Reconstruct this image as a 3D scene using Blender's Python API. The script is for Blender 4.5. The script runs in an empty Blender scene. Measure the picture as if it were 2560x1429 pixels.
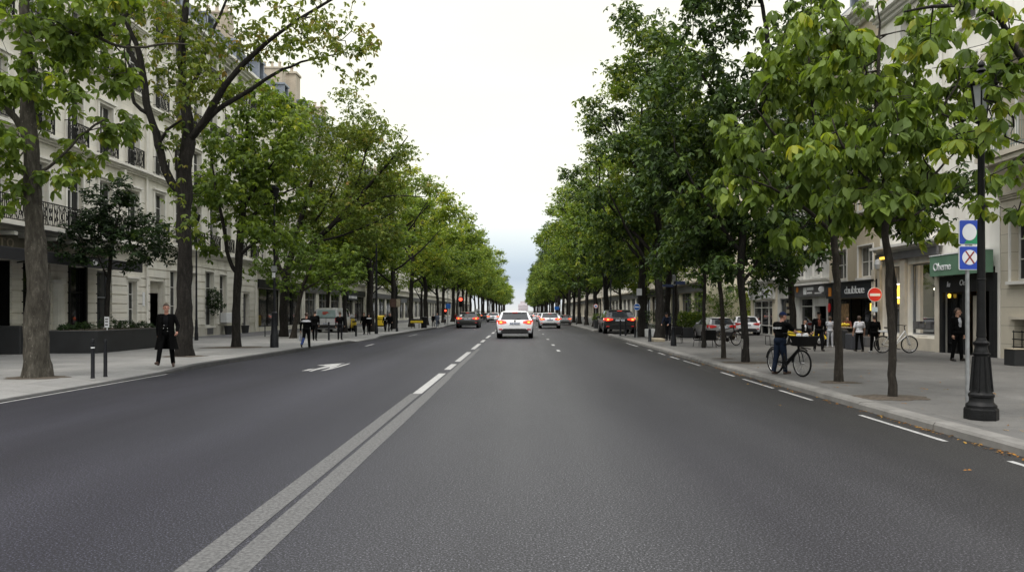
import bpy, bmesh, math, random
import numpy as np
from mathutils import Vector, Matrix, Euler

random.seed(7)
SC = bpy.context.scene
COL = SC.collection
R = math.radians
# ---- photograph frame: pixel <-> metres (eye 1.75 m above the road) ----
FW, FH, FL = 2560.0, 1429.0, 1849.0
XV, YH, EYE = 1303.0, 776.0, 1.75
PZ = 0.12                                   # pavement height


def gp(px, py, z=PZ):
    """ground point seen at a pixel"""
    d = FL * (EYE - z) / (py - YH)
    return Vector(((px - XV) / FL * d, d, z))


def at(px, py, d):
    return Vector(((px - XV) / FL * d, d, EYE - (py - YH) / FL * d))


def tag(o, label=None, cat=None, group=None, kind=None):
    if label: o['label'] = label
    if cat: o['category'] = cat
    if group: o['group'] = group
    if kind: o['kind'] = kind
    return o


def thing(name, label, cat, loc=(0, 0, 0), rz=0.0, group=None, scale=None):
    o = bpy.data.objects.new(name, None)
    o.empty_display_size = 0.2
    COL.objects.link(o)
    o.location = loc
    o.rotation_euler = (0, 0, rz)
    if scale: o.scale = scale
    return tag(o, label, cat, group)


def copy_tree(o, parent=None):
    c = o.copy()
    COL.objects.link(c)
    if parent is not None: c.parent = parent
    for ch in list(o.children): copy_tree(ch, c)
    return c


def link_mesh(name, me, parent=None, loc=None):
    o = bpy.data.objects.new(name, me)
    COL.objects.link(o)
    if parent is not None: o.parent = parent
    if loc is not None: o.location = loc
    return o


class MB:
    """collects shapes and links them as ONE mesh object"""
    def __init__(s):
        s.v, s.f, s.m, s.marks = [], [], [], []

    def add(s, vs, fs, mi=0):
        b = len(s.v)
        s.v.extend([tuple(p) for p in vs])
        s.f.extend([tuple(b + i for i in f) for f in fs])
        s.m.extend([mi] * len(fs))
        return s

    def box(s, x0, y0, z0, x1, y1, z1, mi=0, T=None):
        vs = [(x, y, z) for z in (z0, z1) for y in (y0, y1) for x in (x0, x1)]
        if T is not None: vs = [T @ Vector(p) for p in vs]
        return s.add(vs, [(0, 2, 3, 1), (4, 5, 7, 6), (0, 1, 5, 4), (2, 6, 7, 3), (0, 4, 6, 2), (1, 3, 7, 5)], mi)

    def bbox(s, x0, y0, z0, x1, y1, z1, b=0.02, mi=0, T=None):
        """box with chamfered vertical and top edges"""
        ring = lambda i, z: [(x0 + i + b, y0 + i, z), (x1 - i - b, y0 + i, z), (x1 - i, y0 + i + b, z), (x1 - i, y1 - i - b, z),
                             (x1 - i - b, y1 - i, z), (x0 + i + b, y1 - i, z), (x0 + i, y1 - i - b, z), (x0 + i, y0 + i + b, z)]
        rs = [ring(b, z0), ring(0, z0 + b), ring(0, z1 - b), ring(b, z1)]
        vs = [p for r in rs for p in r]
        if T is not None: vs = [T @ Vector(p) for p in vs]
        fs = [tuple(range(7, -1, -1)), tuple(range(24, 32))]
        for k in range(3):
            for i in range(8):
                j = (i + 1) % 8
                fs.append((k * 8 + i, k * 8 + j, k * 8 + 8 + j, k * 8 + 8 + i))
        return s.add(vs, fs, mi)

    def tube(s, pts, rad, n=8, mi=0, caps=True, squash=None):
        pts = [Vector(p) for p in pts]
        if not isinstance(rad, (list, tuple, np.ndarray)): rad = [rad] * len(pts)
        vs, fs = [], []
        up = None
        for i, p in enumerate(pts):
            d = (pts[min(i + 1, len(pts) - 1)] - pts[max(i - 1, 0)])
            if d.length < 1e-9: d = Vector((0, 0, 1))
            d.normalize()
            if up is None:
                up = d.orthogonal().normalized()
            else:
                up = up - d * up.dot(d)
                if up.length < 1e-6: up = d.orthogonal()
                up.normalize()
            w = d.cross(up)
            for k in range(n):
                a = 2 * math.pi * k / n
                vs.append(p + (up * math.cos(a) + w * math.sin(a)) * rad[i])
        for i in range(len(pts) - 1):
            for k in range(n):
                j = (k + 1) % n
                fs.append((i * n + k, i * n + j, i * n + n + j, i * n + n + k))
        if caps:
            fs.append(tuple(range(n - 1, -1, -1)))
            fs.append(tuple(range((len(pts) - 1) * n, len(pts) * n)))
        return s.add(vs, fs, mi)

    def lathe(s, prof, n=16, T=None, mi=0, caps=True):
        vs, fs = [], []
        for r, z in prof:
            for k in range(n):
                a = 2 * math.pi * k / n
                vs.append(Vector((r * math.cos(a), r * math.sin(a), z)))
        if T is not None: vs = [T @ p for p in vs]
        m = len(prof)
        for i in range(m - 1):
            for k in range(n):
                j = (k + 1) % n
                fs.append((i * n + k, i * n + j, i * n + n + j, i * n + n + k))
        if caps:
            fs.append(tuple(range(n - 1, -1, -1)))
            fs.append(tuple(range((m - 1) * n, m * n)))
        return s.add(vs, fs, mi)

    def prism(s, poly, h, T=None, mi=0):
        n = len(poly)
        vs = [Vector((x, y, 0)) for x, y in poly] + [Vector((x, y, h)) for x, y in poly]
        if T is not None: vs = [T @ p for p in vs]
        fs = [tuple(range(n - 1, -1, -1)), tuple(range(n, 2 * n))]
        fs += [(i, (i + 1) % n, n + (i + 1) % n, n + i) for i in range(n)]
        return s.add(vs, fs, mi)

    def torus(s, R0, r0, n=24, m=8, T=None, mi=0):
        vs, fs = [], []
        for i in range(n):
            a = 2 * math.pi * i / n
            for j in range(m):
                b = 2 * math.pi * j / m
                vs.append(Vector(((R0 + r0 * math.cos(b)) * math.cos(a), (R0 + r0 * math.cos(b)) * math.sin(a), r0 * math.sin(b))))
        if T is not None: vs = [T @ p for p in vs]
        for i in range(n):
            for j in range(m):
                i2, j2 = (i + 1) % n, (j + 1) % m
                fs.append((i * m + j, i2 * m + j, i2 * m + j2, i * m + j2))
        return s.add(vs, fs, mi)

    def bands(s, name, mat_, parent):
        """one object per cornice band collected in this builder"""
        cuts = s.marks + [len(s.f)]
        for a, b in zip(cuts, cuts[1:]):
            q = MB(); ids = sorted({i for f in s.f[a:b] for i in f}); mp = {i: k for k, i in enumerate(ids)}
            q.add([s.v[i] for i in ids], [tuple(mp[i] for i in f) for f in s.f[a:b]])
            q.build(name, mat_, parent)

    def mesh(s, name, mats, smooth=False):
        me = bpy.data.meshes.new(name)
        me.from_pydata([tuple(p) for p in s.v], [], s.f)
        for m in (mats if isinstance(mats, (list, tuple)) else [mats]): me.materials.append(m)
        if any(s.m): me.polygons.foreach_set('material_index', s.m)
        if smooth: smooth_by_angle(me, smooth if isinstance(smooth, (int, float)) and smooth > 1 else 40)
        me.update()
        return me

    def build(s, name, mats, parent=None, smooth=False, loc=None):
        return link_mesh(name, s.mesh(name, mats, smooth), parent, loc)


def smooth_by_angle(me, deg):
    me.polygons.foreach_set('use_smooth', [True] * len(me.polygons))
    bm = bmesh.new(); bm.from_mesh(me)
    lim = R(deg)
    for e in bm.edges:
        if len(e.link_faces) == 2 and e.calc_face_angle(0.0) > lim: e.smooth = False
    bm.to_mesh(me); bm.free()


def rotm(ax, deg): return Matrix.Rotation(R(deg), 4, ax)
def tr(*p): return Matrix.Translation(Vector(p))


# ---------------------------------------------------------------- materials
def mat(name, col, rough=0.6, metal=0.0, var=0.15, vscale=6.0, bump=0.0, bscale=40.0, spec=0.5, col2=None, coat=0.0, emit=None, estr=0.0, detail=4.0):
    m = bpy.data.materials.new(name); m.use_nodes = True
    nt = m.node_tree; N = nt.nodes; L = nt.links
    b = N['Principled BSDF']
    b.inputs['Roughness'].default_value = rough
    b.inputs['Metallic'].default_value = metal
    b.inputs['Specular IOR Level'].default_value = spec
    if coat: b.inputs['Coat Weight'].default_value = coat; b.inputs['Coat Roughness'].default_value = 0.05
    tc = N.new('ShaderNodeTexCoord')
    if var > 0 or col2:
        nz = N.new('ShaderNodeTexNoise'); nz.inputs['Scale'].default_value = vscale; nz.inputs['Detail'].default_value = detail
        L.new(tc.outputs['Object'], nz.inputs['Vector'])
        rp = N.new('ShaderNodeValToRGB')
        c2 = col2 or tuple(min(1, c * (1 + var)) for c in col)
        c1 = col if col2 else tuple(c * (1 - var) for c in col)
        rp.color_ramp.elements[0].color = (*c1, 1); rp.color_ramp.elements[0].position = 0.32
        rp.color_ramp.elements[1].color = (*c2, 1); rp.color_ramp.elements[1].position = 0.68
        L.new(nz.outputs['Fac'], rp.inputs['Fac'])
        L.new(rp.outputs['Color'], b.inputs['Base Color'])
    else:
        b.inputs['Base Color'].default_value = (*col, 1)
    if bump > 0:
        n2 = N.new('ShaderNodeTexNoise'); n2.inputs['Scale'].default_value = bscale; n2.inputs['Detail'].default_value = 5
        L.new(tc.outputs['Object'], n2.inputs['Vector'])
        bp = N.new('ShaderNodeBump'); bp.inputs['Strength'].default_value = bump; bp.inputs['Distance'].default_value = 0.02
        L.new(n2.outputs['Fac'], bp.inputs['Height']); L.new(bp.outputs['Normal'], b.inputs['Normal'])
    if emit:
        b.inputs['Emission Color'].default_value = (*emit, 1); b.inputs['Emission Strength'].default_value = estr
    return m


def nodes_of(m):
    return m.node_tree.nodes, m.node_tree.links, m.node_tree.nodes['Principled BSDF']


def math_node(N, L, op, a, b=None, clamp=False):
    n = N.new('ShaderNodeMath'); n.operation = op; n.use_clamp = clamp
    for i, x in enumerate((a, b)):
        if x is None: continue
        if isinstance(x, (int, float)): n.inputs[i].default_value = x
        else: L.new(x, n.inputs[i])
    return n.outputs[0]


def ramp(N, L, fac, stops):
    r = N.new('ShaderNodeValToRGB')
    e = r.color_ramp.elements
    while len(e) < len(stops): e.new(0.5)
    for i, (p, c) in enumerate(stops):
        e[i].position = p; e[i].color = (*c, 1) if len(c) == 3 else c
    L.new(fac, r.inputs['Fac'])
    return r.outputs['Color']


def noise(N, L, vec, scale, detail=4, rough=0.55):
    n = N.new('ShaderNodeTexNoise'); n.inputs['Scale'].default_value = scale; n.inputs['Detail'].default_value = detail
    n.inputs['Roughness'].default_value = rough
    L.new(vec, n.inputs['Vector'])
    return n.outputs['Fac']


def mapping(N, L, vec, scale=(1, 1, 1), loc=(0, 0, 0)):
    n = N.new('ShaderNodeMapping'); n.inputs['Scale'].default_value = scale; n.inputs['Location'].default_value = loc
    L.new(vec, n.inputs['Vector'])
    return n.outputs['Vector']


def mixc(N, L, fac, a, b, mode='MIX'):
    n = N.new('ShaderNodeMix'); n.data_type = 'RGBA'; n.blend_type = mode
    for sock, x in ((n.inputs[0], fac), (n.inputs[6], a), (n.inputs[7], b)):
        if isinstance(x, (int, float)): sock.default_value = x
        elif isinstance(x, tuple): sock.default_value = (*x, 1)
        else: L.new(x, sock)
    return n.outputs[2]


def bump_node(N, L, h, strength, dist=0.02):
    bp = N.new('ShaderNodeBump'); bp.inputs['Strength'].default_value = strength; bp.inputs['Distance'].default_value = dist
    L.new(h, bp.inputs['Height'])
    return bp.outputs['Normal']


def asphalt():
    m = bpy.data.materials.new('asphalt'); m.use_nodes = True
    N, L, b = nodes_of(m)
    tc = N.new('ShaderNodeTexCoord'); P = tc.outputs['Object']
    band = noise(N, L, mapping(N, L, P, (0.62, 0.006, 1), (3.3, 0, 0)), 1.0, 2, 0.5)
    blot = noise(N, L, mapping(N, L, P, (0.5, 0.10, 1)), 1.0, 6, 0.6)
    grain = noise(N, L, P, 60.0, 3, 0.8)
    sx = N.new('ShaderNodeSeparateXYZ'); L.new(P, sx.inputs[0])
    # wheel tracks and wear across the carriageway (left lane bluish and dark, middle polished pale, right gutter brown)
    warp = math_node(N, L, 'MULTIPLY', math_node(N, L, 'SUBTRACT', noise(N, L, mapping(N, L, P, (0.25, 0.05, 1), (1.7, 4, 0)), 1.0, 3), 0.5), 1.6)
    xx = math_node(N, L, 'ADD', sx.outputs['X'], warp)
    u = math_node(N, L, 'DIVIDE', math_node(N, L, 'ADD', xx, 11.0), 18.0)
    q = lambda X: (X + 11.0) / 18.0
    base = ramp(N, L, u, [(q(-9.5), (0.0176, 0.0172, 0.0217)), (q(-7.2), (0.0229, 0.0224, 0.0286)), (q(-6.2), (0.0150, 0.0145, 0.0192)), (q(-4.6), (0.0264, 0.0260, 0.0325)), (q(-3.4), (0.0167, 0.0163, 0.0217)), (q(-2.4), (0.0220, 0.0220, 0.0266)),
                          (q(-0.6), (0.0407, 0.0407, 0.0413)), (q(0.9), (0.0451, 0.0451, 0.0440)), (q(2.1), (0.0248, 0.0242, 0.0259)), (q(3.4), (0.0341, 0.0336, 0.0336)), (q(4.6), (0.0231, 0.0226, 0.0220)), (q(5.9), (0.0253, 0.0242, 0.0215))])
    base = mixc(N, L, 1.0, base, ramp(N, L, blot, [(0.28, (0.72, 0.72, 0.74)), (0.5, (1, 1, 1)), (0.75, (1.16, 1.16, 1.15))]), 'MULTIPLY')
    g = ramp(N, L, grain, [(0.38, (0.12, 0.12, 0.12)), (0.49, (0.55, 0.55, 0.55)), (0.56, (1.2, 1.2, 1.2)), (0.61, (2.8, 2.8, 2.8)), (0.67, (7.0, 7.0, 6.9))])
    base = mixc(N, L, 1.0, base, g, 'MULTIPLY')
    base = mixc(N, L, 1.0, base, (0.90, 0.91, 1.02), 'MULTIPLY')
    L.new(base, b.inputs['Base Color'])
    rr = N.new('ShaderNodeMapRange'); rr.inputs[3].default_value = 0.5; rr.inputs[4].default_value = 0.72
    L.new(band, rr.inputs[0]); L.new(rr.outputs[0], b.inputs['Roughness'])
    b.inputs['Specular IOR Level'].default_value = 0.27
    L.new(bump_node(N, L, grain, 0.25, 0.008), b.inputs['Normal'])
    return m


def pavement_mat(name, c0, c1, slab):
    m = bpy.data.materials.new(name); m.use_nodes = True
    N, L, b = nodes_of(m)
    tc = N.new('ShaderNodeTexCoord'); P = tc.outputs['Object']
    br = N.new('ShaderNodeTexBrick')
    br.inputs['Scale'].default_value = 1.0
    br.inputs['Brick Width'].default_value = slab[0]; br.inputs['Row Height'].default_value = slab[1]
    br.inputs['Mortar Size'].default_value = 0.010; br.inputs['Mortar Smooth'].default_value = 0.3
    br.inputs['Color1'].default_value = (0.9, 0.9, 0.9, 1); br.inputs['Color2'].default_value = (1.08, 1.07, 1.05, 1)
    br.inputs['Mortar'].default_value = (0.42, 0.41, 0.40, 1)
    L.new(P, br.inputs['Vector'])
    n1 = noise(N, L, P, 0.7, 6, 0.6); n2 = noise(N, L, P, 55, 3, 0.7); n3 = noise(N, L, P, 4.0, 6, 0.7)
    base = ramp(N, L, n1, [(0.3, c0), (0.7, c1)])
    base = mixc(N, L, 1.0, base, br.outputs['Color'], 'MULTIPLY')
    base = mixc(N, L, 1.0, base, ramp(N, L, n2, [(0.3, (0.78, 0.78, 0.78)), (0.7, (1.2, 1.2, 1.2))]), 'MULTIPLY')
    base = mixc(N, L, 1.0, base, ramp(N, L, n3, [(0.28, (0.72, 0.7, 0.68)), (0.45, (1, 1, 1)), (0.8, (1.06, 1.06, 1.06))]), 'MULTIPLY')
    L.new(base, b.inputs['Base Color'])
    b.inputs['Roughness'].default_value = 0.75
    L.new(bump_node(N, L, n2, 0.3, 0.008), b.inputs['Normal'])
    return m


def stone_wall(name, c0, c1, bw=1.1, bh=0.45, joint=0.8, jm=0.008):
    m = bpy.data.materials.new(name); m.use_nodes = True
    N, L, b = nodes_of(m)
    tc = N.new('ShaderNodeTexCoord'); P = tc.outputs['Object']
    sx = N.new('ShaderNodeSeparateXYZ'); L.new(P, sx.inputs[0])
    cb = N.new('ShaderNodeCombineXYZ')
    L.new(math_node(N, L, 'ADD', sx.outputs['X'], sx.outputs['Y']), cb.inputs[0]); L.new(sx.outputs['Z'], cb.inputs[1])
    br = N.new('ShaderNodeTexBrick'); br.inputs['Scale'].default_value = 1.0
    br.inputs['Brick Width'].default_value = bw; br.inputs['Row Height'].default_value = bh
    br.inputs['Mortar Size'].default_value = jm; br.inputs['Mortar Smooth'].default_value = 0.4
    br.inputs['Color1'].default_value = (0.96, 0.96, 0.96, 1); br.inputs['Color2'].default_value = (1.03, 1.02, 1.0, 1)
    br.inputs['Mortar'].default_value = (joint, joint, joint, 1)
    L.new(cb.outputs[0], br.inputs['Vector'])
    n1 = noise(N, L, P, 0.35, 6, 0.65)
    streak = noise(N, L, mapping(N, L, P, (1.6, 1.6, 0.12)), 1.0, 5, 0.65)
    n2 = noise(N, L, P, 30, 4, 0.7)
    base = ramp(N, L, n1, [(0.3, c0), (0.7, c1)])
    base = mixc(N, L, 1.0, base, br.outputs['Color'], 'MULTIPLY')
    base = mixc(N, L, 1.0, base, ramp(N, L, streak, [(0.3, (0.78, 0.76, 0.73)), (0.5, (1, 1, 1)), (0.8, (1.05, 1.05, 1.05))]), 'MULTIPLY')
    L.new(base, b.inputs['Base Color'])
    b.inputs['Roughness'].default_value = 0.85
    hgt = mixc(N, L, 0.25, br.outputs['Fac'], n2)
    bn = N.new('ShaderNodeBump'); bn.invert = True; bn.inputs['Strength'].default_value = 0.35; bn.inputs['Distance'].default_value = 0.02
    L.new(hgt, bn.inputs['Height']); L.new(bn.outputs['Normal'], b.inputs['Normal'])
    return m


def glass_mat(name, dark=(0.012, 0.014, 0.016), pale=(0.16, 0.16, 0.155), rough=0.06):
    """window glass seen from the street: dark room, or a pale curtain behind it (differs window by window)"""
    m = bpy.data.materials.new(name); m.use_nodes = True
    N, L, b = nodes_of(m)
    oi = N.new('ShaderNodeObjectInfo')
    tc = N.new('ShaderNodeTexCoord')
    fold = noise(N, L, mapping(N, L, tc.outputs['Object'], (9, 9, 0.3)), 1.0, 3)
    f = ramp(N, L, oi.outputs['Random'], [(0.45, (0, 0, 0)), (0.85, (1, 1, 1))])
    c = mixc(N, L, f, dark, mixc(N, L, fold, tuple(x * 0.5 for x in pale), pale))
    L.new(c, b.inputs['Base Color'])
    b.inputs['Roughness'].default_value = rough
    wv = noise(N, L, tc.outputs['Object'], 1.3, 2)
    L.new(bump_node(N, L, wv, 0.06, 0.05), b.inputs['Normal'])
    return m


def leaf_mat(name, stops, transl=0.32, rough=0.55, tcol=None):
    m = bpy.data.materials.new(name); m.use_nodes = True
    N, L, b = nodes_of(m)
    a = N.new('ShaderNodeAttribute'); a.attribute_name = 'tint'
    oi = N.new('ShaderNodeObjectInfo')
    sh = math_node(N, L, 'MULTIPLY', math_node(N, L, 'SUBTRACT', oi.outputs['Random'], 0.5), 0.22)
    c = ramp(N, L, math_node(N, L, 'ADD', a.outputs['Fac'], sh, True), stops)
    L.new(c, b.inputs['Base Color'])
    b.inputs['Roughness'].default_value = rough
    b.inputs['Specular IOR Level'].default_value = 0.22
    t = N.new('ShaderNodeBsdfTranslucent')
    L.new(mixc(N, L, 1.0, c, (1.4, 1.4, 0.6), 'MULTIPLY'), t.inputs['Color'])
    mx = N.new('ShaderNodeMixShader'); mx.inputs[0].default_value = transl
    L.new(b.outputs[0], mx.inputs[1]); L.new(t.outputs[0], mx.inputs[2])
    L.new(mx.outputs[0], N['Material Output'].inputs['Surface'])
    return m


def bark_mat(name, c0, c1, c2, scale=9.0):
    m = bpy.data.materials.new(name); m.use_nodes = True
    N, L, b = nodes_of(m)
    tc = N.new('ShaderNodeTexCoord'); P = tc.outputs['Object']
    v = mapping(N, L, P, (1, 1, 0.28))
    n1 = noise(N, L, v, scale, 7, 0.7); n2 = noise(N, L, P, scale * 0.35, 4, 0.6)
    n3 = noise(N, L, mapping(N, L, P, (1, 1, 0.6), (7, 3, 1)), scale * 1.7, 4, 0.6)
    base = ramp(N, L, n1, [(0.3, c0), (0.55, c1), (0.8, c2)])
    base = mixc(N, L, ramp(N, L, n2, [(0.45, (0, 0, 0)), (0.75, (0.6, 0.6, 0.6))]), base, c1)
    base = mixc(N, L, ramp(N, L, n3, [(0.64, (0, 0, 0)), (0.72, (1, 1, 1))]), base, c2)
    L.new(base, b.inputs['Base Color'])
    b.inputs['Roughness'].default_value = 0.9; b.inputs['Specular IOR Level'].default_value = 0.2
    L.new(bump_node(N, L, n1, 0.9, 0.05), b.inputs['Normal'])
    return m


M = {}
M['asphalt'] = asphalt()
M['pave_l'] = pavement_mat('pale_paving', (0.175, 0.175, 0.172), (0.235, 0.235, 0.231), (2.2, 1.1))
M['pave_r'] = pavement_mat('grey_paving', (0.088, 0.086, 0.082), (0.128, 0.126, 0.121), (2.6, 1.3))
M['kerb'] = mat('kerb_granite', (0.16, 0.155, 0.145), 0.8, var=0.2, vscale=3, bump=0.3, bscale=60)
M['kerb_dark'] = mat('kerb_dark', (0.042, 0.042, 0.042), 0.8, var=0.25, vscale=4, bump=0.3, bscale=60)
M['paint'] = mat('road_paint', (0.23, 0.23, 0.226), 0.75, col2=(0.37, 0.37, 0.362), vscale=9, bump=0.3, bscale=90)
M['paint_old'] = mat('worn_paint', (0.045, 0.045, 0.046), 0.8, col2=(0.115, 0.115, 0.114), vscale=34, bump=0.4, bscale=90, detail=8)
M['soil'] = mat('soil', (0.07, 0.055, 0.04), 0.95, var=0.5, vscale=14, bump=0.8, bscale=30)
M['black'] = mat('black_metal', (0.005, 0.005, 0.0055), 0.5, spec=.2, var=0.3, vscale=12, bump=0.1, bscale=60)
M['iron'] = mat('cast_iron', (0.006, 0.0062, 0.0068), 0.5, spec=.22, var=0.35, vscale=10, bump=0.25, bscale=35)
M['post_dark'] = mat('post_dark', (0.010, 0.011, 0.014), 0.5, spec=.25, var=0.25, vscale=8)
M['grey_post'] = mat('galvanised', (0.3, 0.31, 0.32), 0.45, metal=0.5, var=0.2, vscale=8)
M['stone'] = stone_wall('cream_limestone', (0.645, 0.62, 0.555), (0.745, 0.72, 0.65), 1.2, 0.46)
M['stone2'] = stone_wall('pale_limestone', (0.67, 0.65, 0.585), (0.76, 0.74, 0.675), 1.3, 0.5, 0.85)
M['stone3'] = stone_wall('grey_limestone', (0.46, 0.44, 0.39), (0.56, 0.54, 0.48), 1.3, 0.6, 0.75)
M['stone_r'] = stone_wall('beige_ashlar', (0.45, 0.41, 0.335), (0.56, 0.52, 0.43), 9.0, 0.62, 0.55, 0.012)
M['plaster'] = stone_wall('white_plaster', (0.78, 0.76, 0.70), (0.86, 0.84, 0.78), 40, 40, 1.0)
M['plaster_c'] = stone_wall('cream_plaster', (0.66, 0.60, 0.48), (0.74, 0.68, 0.56), 40, 40, 1.0)
M['beige'] = stone_wall('beige_render', (0.48, 0.415, 0.31), (0.57, 0.50, 0.385), 40, 40, 1.0)
M['greyren'] = stone_wall('grey_render', (0.5, 0.5, 0.48), (0.6, 0.6, 0.58), 40, 40, 1.0)
M['trim'] = mat('stone_trim', (0.71, 0.69, 0.635), 0.85, var=0.1, vscale=2, bump=0.15, bscale=30)
M['trim_w'] = mat('white_trim', (0.66, 0.65, 0.62), 0.7, var=0.08, vscale=2)
M['trim_b'] = mat('beige_trim', (0.52, 0.475, 0.395), 0.8, var=0.12, vscale=2)
M['slate'] = stone_wall('slate_roof', (0.075, 0.085, 0.105), (0.11, 0.12, 0.145), 0.35, 0.22, 0.6)
M['zinc'] = mat('zinc', (0.22, 0.25, 0.30), 0.5, metal=0.3, var=0.15)
M['brick'] = stone_wall('chimney_stack', (0.42, 0.36, 0.28), (0.52, 0.46, 0.38), 0.3, 0.1, 0.7)
M['pane'] = glass_mat('window_glass')
M['shopglass'] = glass_mat('shop_glass', (0.012, 0.013, 0.014), (0.045, 0.047, 0.047), 0.04)
M['frame_w'] = mat('white_frame', (0.62, 0.61, 0.58), 0.5, var=0.06)
M['frame_g'] = mat('grey_frame', (0.16, 0.17, 0.18), 0.5, var=0.1)
M['dark'] = mat('dark_interior', (0.006, 0.0055, 0.0055), 0.9, spec=.1, var=0.3, vscale=2)
M['shopdark'] = mat('dark_shopfront', (0.010, 0.0105, 0.012), 0.5, spec=.3, var=0.2, vscale=3)
M['shopgrey'] = mat('grey_shopfront', (0.10, 0.10, 0.105), 0.55, var=0.12, vscale=3)
M['white'] = mat('white_board', (0.72, 0.72, 0.71), 0.5, var=0.04)
M['navy_sign'] = mat('navy_sign', (0.022, 0.026, 0.036), 0.5, var=0.15, vscale=2)
M['green_sign'] = mat('green_sign', (0.105, 0.20, 0.135), 0.5, var=0.12, vscale=2)
M['yellow'] = mat('yellow_plastic', (0.62, 0.45, 0.02), 0.5, var=0.12)
M['orange'] = mat('orange', (0.62, 0.22, 0.02), 0.5, var=0.12)
M['lamp_y'] = mat('lit_yellow', (0.5, 0.35, 0.05), 0.5, var=0.1, emit=(1.0, 0.62, 0.08), estr=1.0)
M['lamp_w'] = mat('lit_white', (0.8, 0.8, 0.75), 0.5, var=0.0, emit=(1.0, 0.93, 0.8), estr=2.0)
M['canvas'] = mat('charcoal_canvas', (0.013, 0.0135, 0.016), 0.8, var=0.15, vscale=2, bump=0.1)
M['planter'] = mat('charcoal_planter', (0.018, 0.019, 0.021), 0.6, var=0.2, vscale=2, bump=0.1)
M['wood'] = mat('pale_wood', (0.30, 0.26, 0.19), 0.75, var=0.2, vscale=5)
M['blue'] = mat('blue_sign', (0.01, 0.055, 0.42), 0.4, var=0.05)
M['blue2'] = mat('blue_round', (0.012, 0.13, 0.50), 0.4, var=0.05)
M['green2'] = mat('green_panel', (0.015, 0.25, 0.11), 0.4, var=0.05)
M['sign_w'] = mat('sign_white', (0.74, 0.75, 0.77), 0.45, var=0.03)
M['sign_red'] = mat('sign_red', (0.60, 0.012, 0.015), 0.4, var=0.04)
M['dark_red'] = mat('dark_red', (0.24, 0.02, 0.02), 0.5, var=0.1)
M['chrome'] = mat('chrome', (0.5, 0.5, 0.5), 0.25, metal=0.9, var=0.0)
M['rubber'] = mat('rubber', (0.006, 0.006, 0.006), 0.8, spec=.2, var=0.2)
M['brass'] = mat('bronze_letter', (0.42, 0.35, 0.27), 0.45, metal=0.1, var=0.1)

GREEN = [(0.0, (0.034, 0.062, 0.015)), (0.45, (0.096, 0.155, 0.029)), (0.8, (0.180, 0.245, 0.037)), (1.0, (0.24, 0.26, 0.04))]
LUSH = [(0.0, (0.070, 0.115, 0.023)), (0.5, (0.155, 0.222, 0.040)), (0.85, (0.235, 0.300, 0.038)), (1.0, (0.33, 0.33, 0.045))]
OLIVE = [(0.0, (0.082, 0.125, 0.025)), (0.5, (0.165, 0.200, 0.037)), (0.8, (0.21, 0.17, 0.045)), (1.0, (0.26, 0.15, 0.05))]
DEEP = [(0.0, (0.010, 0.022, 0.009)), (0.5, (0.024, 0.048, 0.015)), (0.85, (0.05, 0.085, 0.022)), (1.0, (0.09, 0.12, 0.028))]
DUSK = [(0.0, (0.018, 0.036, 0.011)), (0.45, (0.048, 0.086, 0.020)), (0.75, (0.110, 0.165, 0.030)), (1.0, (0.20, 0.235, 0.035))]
M['leaf'] = leaf_mat('green_leaves', GREEN, 0.4)
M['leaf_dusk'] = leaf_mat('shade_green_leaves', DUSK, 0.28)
M['leaf_lush'] = leaf_mat('bright_leaves', LUSH, 0.42)
M['leaf_olive'] = leaf_mat('olive_leaves', OLIVE, 0.4)
M['leaf_deep'] = leaf_mat('deep_green_leaves', DEEP, 0.25)
M['bark'] = bark_mat('grey_bark', (0.022, 0.019, 0.015), (0.075, 0.068, 0.056), (0.21, 0.195, 0.165), 11)
M['bark_dark'] = bark_mat('dark_bark', (0.008, 0.007, 0.0065), (0.024, 0.0215, 0.019), (0.066, 0.06, 0.052), 13)
M['bark_thin'] = bark_mat('brown_bark', (0.016, 0.014, 0.011), (0.042, 0.036, 0.030), (0.10, 0.088, 0.073), 16)

m_ = bpy.data.materials.new('clear_shop_glass'); m_.use_nodes = True
N_, L_, b_ = nodes_of(m_)
tr_ = N_.new('ShaderNodeBsdfTransparent'); tr_.inputs['Color'].default_value = (.72, .74, .74, 1)
gl_ = N_.new('ShaderNodeBsdfGlossy'); gl_.inputs['Roughness'].default_value = .03
fr_ = N_.new('ShaderNodeFresnel'); fr_.inputs['IOR'].default_value = 1.5
mx_ = N_.new('ShaderNodeMixShader'); L_.new(fr_.outputs[0], mx_.inputs[0]); L_.new(tr_.outputs[0], mx_.inputs[1]); L_.new(gl_.outputs[0], mx_.inputs[2])
L_.new(mx_.outputs[0], N_['Material Output'].inputs['Surface'])
M['clear'] = m_
# ---------------------------------------------------------------- camera, sky, sun
cam = bpy.data.cameras.new('camera')
cam.sensor_fit = 'HORIZONTAL'; cam.sensor_width = 36.0
cam.lens = FL / FW * 36.0
cam.shift_x = (FW / 2 - XV) / FW
cam.shift_y = -(FH / 2 - YH) / FW
cam.clip_start = 0.1; cam.clip_end = 6000
co = bpy.data.objects.new('camera', cam); COL.objects.link(co)
co.location = (0, 0, EYE); co.rotation_euler = (R(90), 0, 0)
SC.camera = co

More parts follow.
